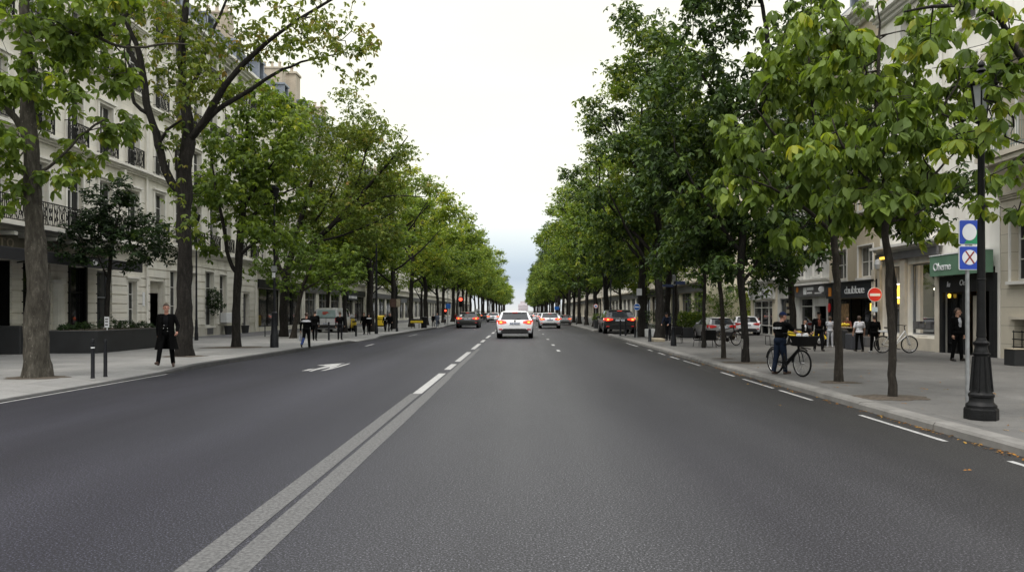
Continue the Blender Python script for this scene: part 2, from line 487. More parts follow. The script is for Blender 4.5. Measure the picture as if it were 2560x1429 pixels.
SUN_EL, SUN_AZ = 66.0, 215.0          # behind the camera, to the left
w = bpy.data.worlds.new('World'); SC.world = w; w.use_nodes = True
N, L = w.node_tree.nodes, w.node_tree.links
bg = N['Background']; bg.inputs['Strength'].default_value = 0.12
sky = N.new('ShaderNodeTexSky'); sky.sky_type = 'NISHITA'; sky.sun_disc = False
sky.sun_elevation = R(SUN_EL); sky.sun_rotation = R(SUN_AZ)
tc = N.new('ShaderNodeTexCoord'); G = tc.outputs['Generated']
sx = N.new('ShaderNodeSeparateXYZ'); L.new(G, sx.inputs[0])
up = sx.outputs['Z']
cloud_n = noise(N, L, mapping(N, L, G, (2.2, 2.2, 9.0), (0.3, 0.0, 0.6)), 1.6, 5, 0.55)
# high overcast: bright white deck, bluish grey bank low over the horizon
deck = ramp(N, L, up, [(0.0, (3.8, 3.9, 3.9)), (0.012, (3.3, 3.5, 3.75)), (0.028, (2.8, 3.15, 3.6)), (0.043, (2.2, 2.6, 3.2)), (0.06, (2.45, 2.85, 3.35)),
                       (0.085, (3.5, 3.8, 3.95)), (0.12, (4.9, 4.95, 4.5)), (0.16, (5.3, 5.2, 4.2)), (0.40, (5.5, 5.35, 4.4)), (0.55, (9.0, 8.9, 8.7)), (1.0, (13.5, 13.4, 13.2))])
var_ = ramp(N, L, cloud_n, [(0.3, (0.955, 0.96, 0.975)), (0.7, (1.03, 1.027, 1.02))])
deck = mixc(N, L, 1.0, deck, var_, 'MULTIPLY')
L.new(mixc(N, L, 0.88, sky.outputs['Color'], deck), bg.inputs['Color'])

sl = bpy.data.lights.new('sun', 'SUN'); sl.energy = 1.1; sl.angle = R(16); sl.color = (1.0, 0.95, 0.88)
so = bpy.data.objects.new('sun', sl); COL.objects.link(so); so.location = (0, 0, 40)
az, el = R(SUN_AZ), R(SUN_EL)
sdir = Vector((math.sin(az) * math.cos(el), math.cos(az) * math.cos(el), math.sin(el)))
so.rotation_euler = sdir.to_track_quat('Z', 'Y').to_euler()

vs = SC.view_settings
SC.display_settings.display_device = 'sRGB'
vs.view_transform = 'Standard'; vs.look = 'None'; vs.gamma = 1.0; vs.use_curve_mapping = False
vs.exposure = 0.94
cy = SC.cycles
cy.use_denoising = True
try: cy.denoiser = 'OPENIMAGEDENOISE'
except Exception: pass
cy.max_bounces = 8; cy.diffuse_bounces = 5; cy.glossy_bounces = 3; cy.transmission_bounces = 3; cy.transparent_max_bounces = 6
cy.caustics_reflective = False; cy.caustics_refractive = False
cy.sample_clamp_indirect = 6.0
SC.render.film_transparent = False
SC.render.use_persistent_data = False

# ---------------------------------------------------------------- ground, road, pavements, kerbs
mb = MB(); mb.add([(-900, -300, -0.25), (900, -300, -0.25), (900, 3500, -0.25), (-900, 3500, -0.25)], [(0, 1, 2, 3)])
M['earth'] = mat('ground', (0.10, 0.10, 0.09), 0.9, var=0.2, vscale=0.05)
tag(mb.build('ground', M['earth']), kind='structure')
mb = MB()
ys = [-20, 0, 5, 10, 20, 40, 80, 160, 320, 640, 1200]
mb.add([(x, y, 0) for y in ys for x in (-14, 14)], [(2 * i, 2 * i + 1, 2 * i + 3, 2 * i + 2) for i in range(len(ys) - 1)])
tag(mb.build('road', M['asphalt']), kind='structure')


def interp(x, tab):
    for (a, va), (b, vb) in zip(tab, tab[1:]):
        if x <= b:
            t = max(0.0, min(1.0, (x - a) / (b - a)))
            return va + (vb - va) * t
    return tab[-1][1]


KLX = [(-20, -10.0), (14, -9.95), (21, -9.85), (40, -9.1), (84, -7.9), (120, -7.5), (1200, -7.5)]
KLZ = [(-20, 0.03), (17.5, 0.03), (20.5, 0.05), (22.5, 0.14), (39.5, 0.14), (41, 0.03), (46.0, 0.03), (47.5, 0.14), (71, 0.14), (73, 0.05), (78, 0.05), (80, 0.14), (1200, 0.14)]
KRX = 6.02
yl = sorted(set([-20, 0, 8, 12, 14, 17.5, 18.5, 19.5, 20.5, 21.5, 22.5, 25, 30, 35, 39.5, 40.2, 41, 43, 46, 46.7, 47.5, 52, 60, 66, 71, 73, 78, 80, 90, 120, 200, 400, 800, 1200]))
mb = MB(); kb = MB()
rows = []
for y in yl:
    kx, kz = interp(y, KLX), interp(y, KLZ)
    rows.append([(kx - 0.17, y, kz), (kx - 1.1, y, PZ), (kx - 4, y, PZ), (-40, y, PZ)])
n = len(rows[0])
mb.add([p for r in rows for p in r], [(i * n + j, i * n + j + 1, (i + 1) * n + j + 1, (i + 1) * n + j) for i in range(len(rows) - 1) for j in range(n - 1)])
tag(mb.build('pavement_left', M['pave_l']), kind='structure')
rows = []
for y in yl:
    kx, kz = interp(y, KLX), interp(y, KLZ)
    rows.append([(kx + 0.012, y, -0.05), (kx, y, kz - 0.015), (kx - 0.02, y, kz + 0.003), (kx - 0.17, y, kz + 0.003), (kx - 0.172, y, -0.05)])
n = 5
kb.add([p for r in rows for p in r], [(i * n + j, i * n + j + 1, (i + 1) * n + j + 1, (i + 1) * n + j) for i in range(len(rows) - 1) for j in range(n - 1)])
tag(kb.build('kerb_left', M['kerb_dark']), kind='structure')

# right: plain kerb, pavement, sunken parking bay beyond the first trees
BAY = (50.5, 62.0, 6.02, 9.4)
mb = MB()
x0 = KRX + 0.30
mb.add([(x0, -20, PZ), (60, -20, PZ), (60, BAY[0], PZ), (x0, BAY[0], PZ)], [(0, 1, 2, 3)])
mb.add([(BAY[3], BAY[0], PZ), (60, BAY[0], PZ), (60, BAY[1], PZ), (BAY[3], BAY[1], PZ)], [(0, 1, 2, 3)])
mb.add([(x0, BAY[1], PZ), (60, BAY[1], PZ), (60, 1200, PZ), (x0, 1200, PZ)], [(0, 1, 2, 3)])
mb.add([(BAY[3], BAY[0], PZ), (BAY[3], BAY[1], PZ), (BAY[3], BAY[1], -.02), (BAY[3], BAY[0], -.02)], [(0, 1, 2, 3)])
mb.add([(x0, BAY[0], PZ), (BAY[3], BAY[0], PZ), (BAY[3], BAY[0], -.02), (x0, BAY[0], -.02)], [(0, 1, 2, 3)])
mb.add([(x0, BAY[1], PZ), (BAY[3], BAY[1], PZ), (BAY[3], BAY[1], -.02), (x0, BAY[1], -.02)], [(0, 1, 2, 3)])
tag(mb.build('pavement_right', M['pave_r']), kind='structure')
kb = MB()
rk = random.Random(3)
y = -18.0
while y < 330:
    ln = 2.4 if y < 60 else 8.0
    if not (BAY[0] - 0.4 < y < BAY[1] - 1):
        dz = rk.uniform(-0.004, 0.005); dx = rk.uniform(-0.006, 0.006)
        e = 0.010
        prof = [(KRX + dx - 0.012, -0.05), (KRX + dx, 0.085 + dz), (KRX + dx + 0.035, 0.122 + dz), (x0 - 0.002, PZ + 0.004 + dz), (x0 - 0.002, -0.05)]
        vs_ = [(px, yy, pz) for yy in (y + e, y + ln - e) for px, pz in prof]
        kb.add(vs_, [(j, j + 1, 5 + j + 1, 5 + j) for j in range(4)] + [(0, 1, 2, 3, 4), (5, 6, 7, 8, 9)])
    y += ln
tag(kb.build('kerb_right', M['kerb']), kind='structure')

# ---- painted markings
ZM = 0.004


def stripe(mb, xa, xb, ya, yb, jag=0.0, z=ZM):
    k = max(1, int((yb - ya) / 1.0)) if jag else 1
    rj = random.Random(int(xa * 100 + ya * 10))
    pts = []
    for i in range(k + 1):
        y = ya + (yb - ya) * i / k
        pts += [(xa + rj.uniform(-jag, jag), y, z), (xb + rj.uniform(-jag, jag), y, z)]
    mb.add(pts, [(2 * i, 2 * i + 1, 2 * i + 3, 2 * i + 2) for i in range(k)])


old = MB()
stripe(old, -2.33, -2.11, 2.0, 15.6, 0.006); stripe(old, -2.05, -1.83, 2.0, 19.5, 0.006)
stripe(old, -2.04, -1.86, 19.5, 34, 0.006)
tag(old.build('faded_centre_lines', M['paint_old']), kind='structure')
pt = MB()
y = 15.6
for a, b in ((15.6, 20.6), (21.9, 24.2), (25.4, 31.2), (33.5, 39.0), (41, 44), (47, 52), (56, 60), (64, 69), (74, 80), (86, 92), (100, 108)):
    stripe(pt, -2.29, -2.10, a, b)
for yy in (32.3, 37.6, 45, 55, 66, 78, 92): stripe(pt, 1.55, 1.70, yy - 0.6, yy + 0.7)
for a, b in ((FL * 1.75 / (1103 - YH), FL * 1.75 / (1037 - YH)), (FL * 1.75 / (1000 - YH), FL * 1.75 / (975 - YH)), (FL * 1.75 / (970 - YH), FL * 1.75 / (947 - YH)),
             (FL * 1.75 / (940 - YH), FL * 1.75 / (930 - YH)), (FL * 1.75 / (914 - YH), FL * 1.75 / (901 - YH)), (26.6, 28.2), (29.2, 30.6), (32, 33.2), (36, 40), (6.0, FL * 1.75 / (1152 - YH))):
    stripe(pt, 5.64, 5.72, a, b)
for a, b in ((36.5, 38.5), (50.5, 54.5)): stripe(pt, -7.75, -7.62, a, b)
# thin worn edge line of the left pavement ramp
for i in range(12):
    ya, yb = 6 + i * 1.2, 7.2 + i * 1.2
    xa, xb = interp(ya, KLX) + 0.06, interp(yb, KLX) + 0.06
    pt.add([(xa, ya, ZM), (xa + .07, ya, ZM), (xb + .07, yb, ZM), (xb, yb, ZM)], [(0, 1, 2, 3)])


def zpt(zx, zy):                       # points read off an enlargement of the arrow
    p = gp(740 + zx / 14.22, 880 + zy / 14.22, 0.0); return (p.x, p.y, ZM)


for poly in ([(190, 670), (410, 610), (680, 572), (420, 655)],
             [(440, 672), (700, 590), (1060, 505), (1200, 500), (1190, 530), (960, 580), (700, 635), (560, 680)],
             [(740, 475), (850, 455), (1300, 415), (1750, 390), (1600, 420), (1420, 520), (1200, 560), (1195, 505), (1060, 495), (950, 480)],
             [(850, 665), (1060, 610), (1190, 562), (1400, 535), (1620, 460), (1920, 390), (1900, 415), (1560, 520), (1300, 590), (1050, 645)]):
    pt.add([zpt(*q) for q in poly], [tuple(range(len(poly)))])
tag(pt.build('road_markings', M['paint']), kind='structure')

# side-street asphalt strip in front of the left facades
mb = MB(); mb.add([(-20.2, 44, PZ + .004), (-17.2, 44, PZ + .004), (-15.5, 120, PZ + .004), (-20.2, 120, PZ + .004)], [(0, 1, 2, 3)])
tag(mb.build('facade_path', mat('path_asphalt', (0.10, 0.10, 0.105), 0.8, var=0.15, vscale=1.5, bump=0.2)), kind='structure')


def tree_pit(name, c, rx, ry, seed):
    rr = random.Random(seed); k = 26
    mb = MB(); vs = [(c.x, c.y, PZ + 0.03)]
    for i in range(k):
        a = 2 * math.pi * i / k; f = rr.uniform(0.8, 1.12)
        vs.append((c.x + rx * f * math.cos(a), c.y + ry * f * math.sin(a), PZ + 0.005))
    mb.add(vs, [(0, 1 + i, 1 + (i + 1) % k) for i in range(k)])
    return tag(mb.build(name, M['soil']), kind='structure')


for i, (px, py, rx, ry) in enumerate([(95, 943, .75, .5), (460, 890, .8, .6), (590, 868, 1.5, .9), (2230, 993, .75, .5), (2097, 955, .5, .35), (1863, 906, .8, .6), (1809, 896, .4, .3)]):
    tree_pit('tree_pit_soil', gp(px, py), rx, ry, i)
# ---------------------------------------------------------------- trees
def np_mesh(name, V, T, mats, tint=None, smooth=False):
    me = bpy.data.meshes.new(name)
    nv, nf = len(V), len(T)
    me.vertices.add(nv); me.vertices.foreach_set('co', np.ascontiguousarray(V, dtype=np.float32).ravel())
    me.loops.add(nf * 3); me.loops.foreach_set('vertex_index', np.ascontiguousarray(T, dtype=np.int32).ravel())
    me.polygons.add(nf)
    me.polygons.foreach_set('loop_start', np.arange(0, nf * 3, 3, dtype=np.int32))
    if tint is not None:
        a = me.attributes.new('tint', 'FLOAT', 'POINT'); a.data.foreach_set('value', np.ascontiguousarray(tint, dtype=np.float32))
    me.materials.append(mats)
    me.update(calc_edges=True)
    if smooth: me.polygons.foreach_set('use_smooth', np.ones(nf, dtype=bool))
    return me


def norm(a): return a / np.maximum(np.linalg.norm(a, axis=-1, keepdims=True), 1e-9)


LEAF_FULL = (np.array([(0, 0, 0), (.32, -.2, .05), (.32, 0, -.01), (.32, .2, .05), (.66, -.23, .0), (.66, 0, -.06), (.66, .23, .0), (1, 0, -.2)]),
             np.array([(0, 2, 1), (0, 3, 2), (1, 2, 5), (1, 5, 4), (2, 3, 6), (2, 6, 5), (4, 5, 7), (5, 6, 7)]))
LEAF_SIMPLE = (np.array([(0, 0, 0), (.5, -.25, .05), (1, 0, -.1), (.5, .25, .05)]), np.array([(0, 2, 1), (0, 3, 2)]))


def leaf_clusters(rg, P, size, nl, full=True, droop=(15, 60), tilt=0.5, cl_tint=None):
    """leaf clusters (leaflets radiating from a stalk end, drooping) at points P -> verts, tris, tint"""
    n = len(P)
    U = norm(np.stack([rg.normal(0, tilt, n), rg.normal(0, tilt, n), np.ones(n)], 1))
    ref = norm(rg.normal(0, 1, (n, 3)))
    A = norm(np.cross(U, ref)); B = np.cross(U, A)
    sz = size * rg.uniform(0.55, 1.25, n)
    t0 = rg.normal(0.5, 0.2, n) if cl_tint is None else cl_tint
    tv, tf = LEAF_FULL if full else LEAF_SIMPLE
    Vs, Ts, Cs = [], [], []
    off = 0
    for j in range(nl):
        a = 2 * math.pi * j / nl + rg.uniform(-.4, .4, n)
        d = np.radians(rg.uniform(droop[0], droop[1], n))
        H = np.cos(a)[:, None] * A + np.sin(a)[:, None] * B
        D = np.cos(d)[:, None] * H - np.sin(d)[:, None] * U
        S = norm(np.cross(U, D) + rg.normal(0, .18, (n, 3))); Nn = np.cross(D, S)
        k = (sz * rg.uniform(.75, 1.1, n))[:, None, None]
        V = P[:, None, :] + k * (tv[None, :, 0:1] * D[:, None, :] + tv[None, :, 1:2] * S[:, None, :] + tv[None, :, 2:3] * Nn[:, None, :])
        Vs.append(V.reshape(-1, 3))
        Ts.append((tf[None] + (np.arange(n) * len(tv))[:, None, None]).reshape(-1, 3) + off)
        Cs.append(np.repeat(np.clip(t0 + rg.normal(0, .09, n), 0, 1), len(tv)))
        off += n * len(tv)
    return np.concatenate(Vs), np.concatenate(Ts), np.concatenate(Cs)


def crown_points(rg, ells, n, sd=.17, per=9):
    """targets for twig ends: lumpy sampling of a union of ellipsoids (cx,cy,cz,rx,ry,rz[,weight])"""
    w = np.array([(e[6] if len(e) > 6 else 1) * e[3] * e[4] * e[5] for e in ells]) ** 0.75
    cnt = np.maximum(1, (n * w / w.sum())).astype(int)
    out = []
    for e, k in zip(ells, cnt):
        nb = max(2, k // per)
        d = norm(rg.normal(0, 1, (nb, 3))); r = rg.uniform(.2, 1, nb) ** .45
        c = d * r[:, None]
        idx = rg.integers(0, nb, k)
        p = c[idx] + rg.normal(0, sd, (k, 3))
        out.append(np.array(e[:3]) + p * np.array(e[3:6]))
    return np.concatenate(out)


class Tree:
    def __init__(s, seed):
        s.rg = np.random.default_rng(seed)
        s.pos, s.par, s.rmin, s.ok = [], [], [], []

    def limb(s, pts, rads, step=0.35, attach=True, free_from=0.35):
        pts = np.array(pts, float); rads = np.array(rads, float)
        par = -1
        if s.pos:
            d = np.linalg.norm(np.array(s.pos) - pts[0], axis=1); par = int(d.argmin())
            pts = np.vstack([s.pos[par], pts]) if d.min() > 0.05 else pts
            rads = np.concatenate([[rads[0]], rads]) if len(rads) < len(pts) else rads
        seg = np.linalg.norm(np.diff(pts, axis=0), axis=1); L_ = np.concatenate([[0], np.cumsum(seg)])
        n = max(2, int(L_[-1] / step) + 1)
        tt = np.linspace(0, L_[-1], n)
        P = np.stack([np.interp(tt, L_, pts[:, k]) for k in range(3)], 1)
        for _ in range(2): P[1:-1] = P[1:-1] * .5 + (P[:-2] + P[2:]) * .25
        P[1:] += s.rg.normal(0, .012, P[1:].shape) * min(1.0, L_[-1] / 3)
        Rr = np.interp(tt, L_, rads)
        start = 1 if par >= 0 else 0
        for i in range(start, n):
            s.pos.append(P[i]); s.par.append(par); s.rmin.append(Rr[i]); s.ok.append(tt[i] / L_[-1] > free_from)
            par = len(s.pos) - 1
        return s

    def grow(s, targets, step=0.4, wig=0.12, sag=0.06):
        rg = s.rg
        P = np.array(s.pos); okm = np.array(s.ok)
        core = P[okm].mean(0)
        base = P[np.where(okm)[0][0]]
        d0 = np.array([np.min(np.linalg.norm(P[okm] - t, axis=1)) for t in targets])
        for t in targets[np.argsort(d0)]:
            P = np.array(s.pos); okm = np.array(s.ok)
            dv = t - P; dist = np.linalg.norm(dv, axis=1)
            pen = np.where(dv[:, 2] < 0, -dv[:, 2] * .35, 0)         # twigs prefer to rise
            cost = dist + pen + np.where(okm, 0, 1e6)
            i = int(cost.argmin()); D = dist[i]
            if D < 0.08: continue
            k = max(1, int(round(D / step)))
            a = s.par[i]
            d_in = norm(P[i] - P[a]) if a >= 0 else np.array([0, 0, 1.])
            h = D * .35
            c1 = P[i] + (d_in * .5 + norm(t - P[i]) * .5) * h + np.array([0, 0, .12 * h])
            for q in range(1, k + 1):
                u = q / k
                p = (1 - u) ** 2 * P[i] + 2 * u * (1 - u) * c1 + u * u * t
                if q < k: p = p + rg.normal(0, wig * step, 3)
                p = p - np.array([0, 0, sag * u * D * .3])
                s.pos.append(p); s.par.append(i if q == 1 else len(s.pos) - 2); s.rmin.append(0.0); s.ok.append(True)
        return s

    def finish(s, tip=0.006, p=2.3):
        n = len(s.pos)
        acc = np.zeros(n); r = np.zeros(n)
        for i in range(n - 1, -1, -1):
            r[i] = max(acc[i] ** (1 / p) if acc[i] > 0 else tip, tip)
            if s.rmin[i] > 0: r[i] = max(min(r[i], s.rmin[i] * 1.04), s.rmin[i])
            if s.par[i] >= 0: acc[s.par[i]] += r[i] ** p
        s.r = r; s.P = np.array(s.pos)
        return s

    def trunk_mesh(s, name, m, flare=1.5, lump=0.0, rmin=0.0):
        n = len(s.pos); kids = [[] for _ in range(n)]
        for i, a in enumerate(s.par):
            if a >= 0: kids[a].append(i)
        Vs, Ts = [], []; off = 0
        stack = [(0, -1)]
        while stack:
            i, a = stack.pop()
            ch = [i] if a < 0 else [a, i]
            while kids[ch[-1]]:
                ks = sorted(kids[ch[-1]], key=lambda q: -s.r[q])
                for q in ks[1:]: stack.append((q, ch[-1]))
                ch.append(ks[0])
            if s.r[ch[1] if len(ch) > 1 else ch[0]] < rmin: continue
            P = s.P[ch]; rr = s.r[ch].copy()
            if a >= 0: rr[0] = min(rr[0], rr[1] * 1.15)
            if len(P) < 2: continue
            big = rr[min(1, len(rr) - 1)]
            k = 18 if a < 0 and big > .12 else (10 if big > .05 else (6 if big > .02 else 4))
            if a < 0:                                   # root flare
                z = P[:, 2] - P[0, 2]; rr = rr * (1 + (flare - 1) * np.exp(-z / .28))
            d = norm(np.gradient(P, axis=0))
            upv = np.array([1., 0, 0]) if abs(d[0][0]) < .9 else np.array([0, 1., 0])
            F = []
            for q in range(len(P)):
                upv = upv - d[q] * upv.dot(d[q]); upv = upv / max(np.linalg.norm(upv), 1e-9)
                F.append((upv.copy(), np.cross(d[q], upv)))
            ang = np.arange(k) * 2 * math.pi / k
            ring = []
            for q in range(len(P)):
                u, w_ = F[q]
                rad = np.full(k, rr[q])
                if lump and big > .1:
                    rad = rad * (1 + lump * s.rg.normal(0, 1, k) * .5 + lump * np.sin(ang * 3 + P[q, 2] * 2.3) + lump * .8 * np.sin(ang * 2 - P[q, 2] * 4.1))
                    if a < 0 and q == 0: rad = rad * (1 + .1 * np.sin(ang * 5 + 1))
                ring.append(P[q] + rad[:, None] * (np.cos(ang)[:, None] * u + np.sin(ang)[:, None] * w_))
            V = np.concatenate(ring + [P[-1:]])
            T = []
            for q in range(len(P) - 1):
                b0 = q * k
                for j in range(k):
                    j2 = (j + 1) % k
                    T += [(b0 + j, b0 + j2, b0 + k + j2), (b0 + j, b0 + k + j2, b0 + k + j)]
            b0 = (len(P) - 1) * k
            T += [(b0 + j, b0 + (j + 1) % k, b0 + k) for j in range(k)]
            Vs.append(V); Ts.append(np.array(T) + off); off += len(V)
        return np_mesh(name, np.concatenate(Vs), np.concatenate(Ts), m, smooth=True)

    def leaves(s, name, m, per=3, size=.25, nl=5, full=True, rthr=.016, spread=.22, droop=(15, 60), tint=(.5, .18), top_tint=0.0, ends=0, zmin=None, tilt=.5):
        rg = s.rg
        idx = np.where((s.r < rthr) & np.array(s.ok))[0]
        P = np.repeat(s.P[idx], per, axis=0) + rg.normal(0, 1, (len(idx) * per, 3)) * spread * np.array([1, 1, .8])
        if zmin is not None: P = P[P[:, 2] > zmin]
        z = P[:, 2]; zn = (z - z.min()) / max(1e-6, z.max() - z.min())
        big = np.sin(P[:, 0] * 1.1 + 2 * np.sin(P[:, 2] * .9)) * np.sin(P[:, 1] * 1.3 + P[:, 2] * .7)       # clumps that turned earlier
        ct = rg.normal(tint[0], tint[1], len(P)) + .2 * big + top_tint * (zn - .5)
        V, T, C = leaf_clusters(rg, P, size, nl, full, droop, tilt, ct)
        return np_mesh(name, V, T, m, C)


def make_tree(name, label, base, tree, bark, leaf, group=None, lump=.05, flare=1.45, rmin=0.0, **lv):
    root = thing(name, label, 'tree', base, group=group)
    tree.finish(); tree.r = np.where(tree.r > .03, tree.r / math.sqrt(1 + (base.x / base.y) ** 2), tree.r)
    link_mesh('trunk', tree.trunk_mesh(name + '_trunk', M[bark], flare, lump, rmin), root)
    link_mesh('crown', tree.leaves(name + '_crown', M[leaf], **lv), root)
    return root


def pxpath(pts, d, base, dy=None):
    """trunk course read off the photograph at the tree's own distance -> metres from its base"""
    out = []
    for i, (x, y) in enumerate(pts):
        p = at(x, y, d + (dy[i] if dy else 0)) - base
        out.append((p.x, p.y, p.z))
    return out


def pxell(lst, d, base, depth):
    out = []
    for e in lst:
        px, py, rx, ry = e[:4]
        dd = e[4] if len(e) > 4 else 0.0
        p = at(px, py, d + dd) - base; k = (d + dd) / FL
        out.append((p.x, p.y, p.z, rx * k, (e[5] if len(e) > 5 else depth), ry * k, e[6] if len(e) > 6 else 1))
    return out


# ---- left row, the near trees one by one
def L1():
    b = gp(92, 943); d = b.y
    t = Tree(11)
    t.limb(pxpath([(92, 945), (92, 850), (95, 700), (86, 560), (80, 440), (72, 330), (68, 200), (62, 60), (60, -160)], d, b, [0, 0, 0, .05, .1, .1, .1, .2, .3]), [.35, .31, .27, .245, .215, .20, .17, .14, .05], .3, free_from=.5)
    t.limb(pxpath([(76, 350), (20, 270), (-60, 190), (-150, 120)], d, b, [.1, -.1, -.4, -.6]), [.11, .09, .06, .03], .3)
    t.limb(pxpath([(64, 90), (130, 62), (205, 88), (245, 96), (292, 62), (335, 15), (420, -30)], d, b, [.2, .1, 0, -.1, -.2, -.3, -.5]), [.11, .10, .10, .085, .07, .055, .03], .25, free_from=.2)
    t.limb(pxpath([(242, 98), (300, 118), (350, 125), (420, 105), (470, 112)], d, b, [-.1, .1, .2, .3, .4]), [.05, .04, .03, .025, .015], .25, free_from=.2)
    t.limb(pxpath([(80, 440), (150, 400), (210, 330), (260, 300)], d, b, [.1, -.2, -.5, -.8]), [.05, .04, .03, .02], .3)
    e = pxell([(50, 110, 170, 150), (190, 215, 150, 110), (60, 430, 110, 70, -.6, 1.0), (250, 300, 70, 60), (-30, 280, 90, 130), (30, 500, 60, 30, -.9, .6), (60, -140, 260, 150), (300, 20, 130, 70), (140, 330, 110, 70, -.5), (170, 430, 70, 40, -.8, .6), (10, 130, 120, 110, -1.2, .7)], d, b, 1.7)
    t.grow(crown_points(t.rg, e, 430), .3)
    return make_tree('broadleaf_tree', 'stout tree with flaky grey bark and yellowish leaves nearest the camera', b, t, 'bark', 'leaf_lush', 'trees along the left pavement',
                     lump=.09, flare=1.12, per=3, size=.26, nl=5, spread=.16, rthr=.014, droop=(20, 65), tint=(.3, .2), top_tint=-.1, zmin=3.6)


def L2():
    b = gp(460, 890); d = b.y
    t = Tree(22)
    t.limb(pxpath([(460, 892), (460, 760), (463, 640), (458, 520), (463, 430), (474, 350), (458, 230), (452, 120), (465, 20), (470, -140)], d, b), [.33, .285, .25, .255, .25, .24, .17, .14, .12, .04], .35, free_from=.5)
    t.limb(pxpath([(476, 352), (512, 300), (560, 215), (603, 163), (690, 85), (800, 15), (900, -40)], d, b, [0, -.2, -.4, -.6, -.9, -1.2, -1.5]), [.15, .135, .12, .10, .07, .05, .025], .35, free_from=.25)
    t.limb(pxpath([(478, 348), (545, 268), (605, 240), (690, 180), (770, 150), (870, 130)], d, b, [0, .3, .6, 1.0, 1.4, 1.8]), [.11, .10, .085, .06, .04, .02], .35, free_from=.25)
    t.limb(pxpath([(452, 490), (412, 430), (395, 350), (368, 270), (360, 200), (345, 110), (300, 30), (255, -60)], d, b, [0, -.1, -.3, -.5, -.5, -.6, -.8, -1]), [.16, .155, .14, .13, .13, .10, .07, .03], .35, free_from=.4)
    t.limb(pxpath([(372, 285), (332, 272), (324, 225), (340, 180), (300, 130)], d, b, [-.5, -.7, -.8, -.8, -1]), [.075, .07, .06, .05, .03], .3)
    t.limb(pxpath([(395, 350), (430, 310), (455, 300)], d, b, [-.3, -.5, -.6]), [.06, .05, .03], .3)
    t.limb(pxpath([(360, 190), (310, 110), (340, 90), (270, 90), (220, 110)], d, b, [-.5, -.3, 0, .3, .6]), [.09, .08, .07, .05, .03], .3)
    t.limb(pxpath([(462, 480), (440, 430), (436, 385), (440, 375)], d, b, [0, -.2, -.3, -.3]), [.08, .06, .045, .03], .3, free_from=2)
    t.limb(pxpath([(458, 250), (500, 180), (520, 100), (560, 20), (590, -60)], d, b, [0, .2, .5, .8, 1]), [.09, .08, .06, .05, .03], .35)
    e = pxell([(340, 60, 250, 150), (530, 40, 190, 130), (740, 60, 150, 110, -1), (610, 190, 150, 90), (830, 110, 80, 90, 0), (440, 250, 130, 120, 0), (500, -120, 420, 110), (880, 30, 50, 50, 0), (560, 290, 70, 60), (420, 540, 60, 40, -1.2, .8), (640, 120, 100, 80, 1)], d, b, 2.8)
    t.grow(crown_points(t.rg, e, 720), .38)
    return make_tree('broadleaf_tree', 'tall forked tree with thin brownish leaves behind the coated man', b, t, 'bark_dark', 'leaf_olive', 'trees along the left pavement',
                     lump=.08, flare=1.1, per=3, size=.22, nl=4, spread=.2, rthr=.016, tint=(.4, .22))


def L3():
    b = gp(590, 868); d = b.y
    t = Tree(33)
    t.limb(pxpath([(590, 870), (591, 760), (597, 640), (603, 560), (612, 480), (612, 400), (620, 300), (625, 220)], d, b), [.21, .18, .17, .16, .13, .1, .06, .02], .4, free_from=.45)
    t.limb(pxpath([(588, 690), (568, 640), (560, 560), (540, 480), (530, 400)], d, b, [0, -.2, -.4, -.6, -.8]), [.10, .09, .08, .06, .03], .4)
    t.limb(pxpath([(600, 630), (650, 600), (705, 582), (750, 580)], d, b, [0, -.3, -.6, -.9]), [.08, .07, .05, .02], .4)
    t.limb(pxpath([(604, 570), (650, 520), (690, 490), (740, 470)], d, b, [0, .3, .6, .9]), [.08, .07, .05, .03], .4)
    t.limb(pxpath([(604, 520), (660, 440), (700, 380)], d, b, [0, -.4, -.8]), [.07, .05, .03], .4)
    e = pxell([(620, 370, 140, 150), (555, 530, 80, 90, -.6), (690, 470, 110, 110), (650, 260, 100, 70), (560, 420, 80, 90), (640, 580, 120, 45, -.6), (720, 360, 50, 80), (530, 640, 40, 35, -.5, .7)], d, b, 2.4)
    t.grow(crown_points(t.rg, e, 560), .4)
    return make_tree('broadleaf_tree', 'bright green young tree with a slim trunk in a round soil patch', b, t, 'bark_dark', 'leaf_lush', 'trees along the left pavement',
                     lump=.06, flare=1.15, per=4, size=.27, nl=5, spread=.22, tint=(.3, .22), top_tint=.1)


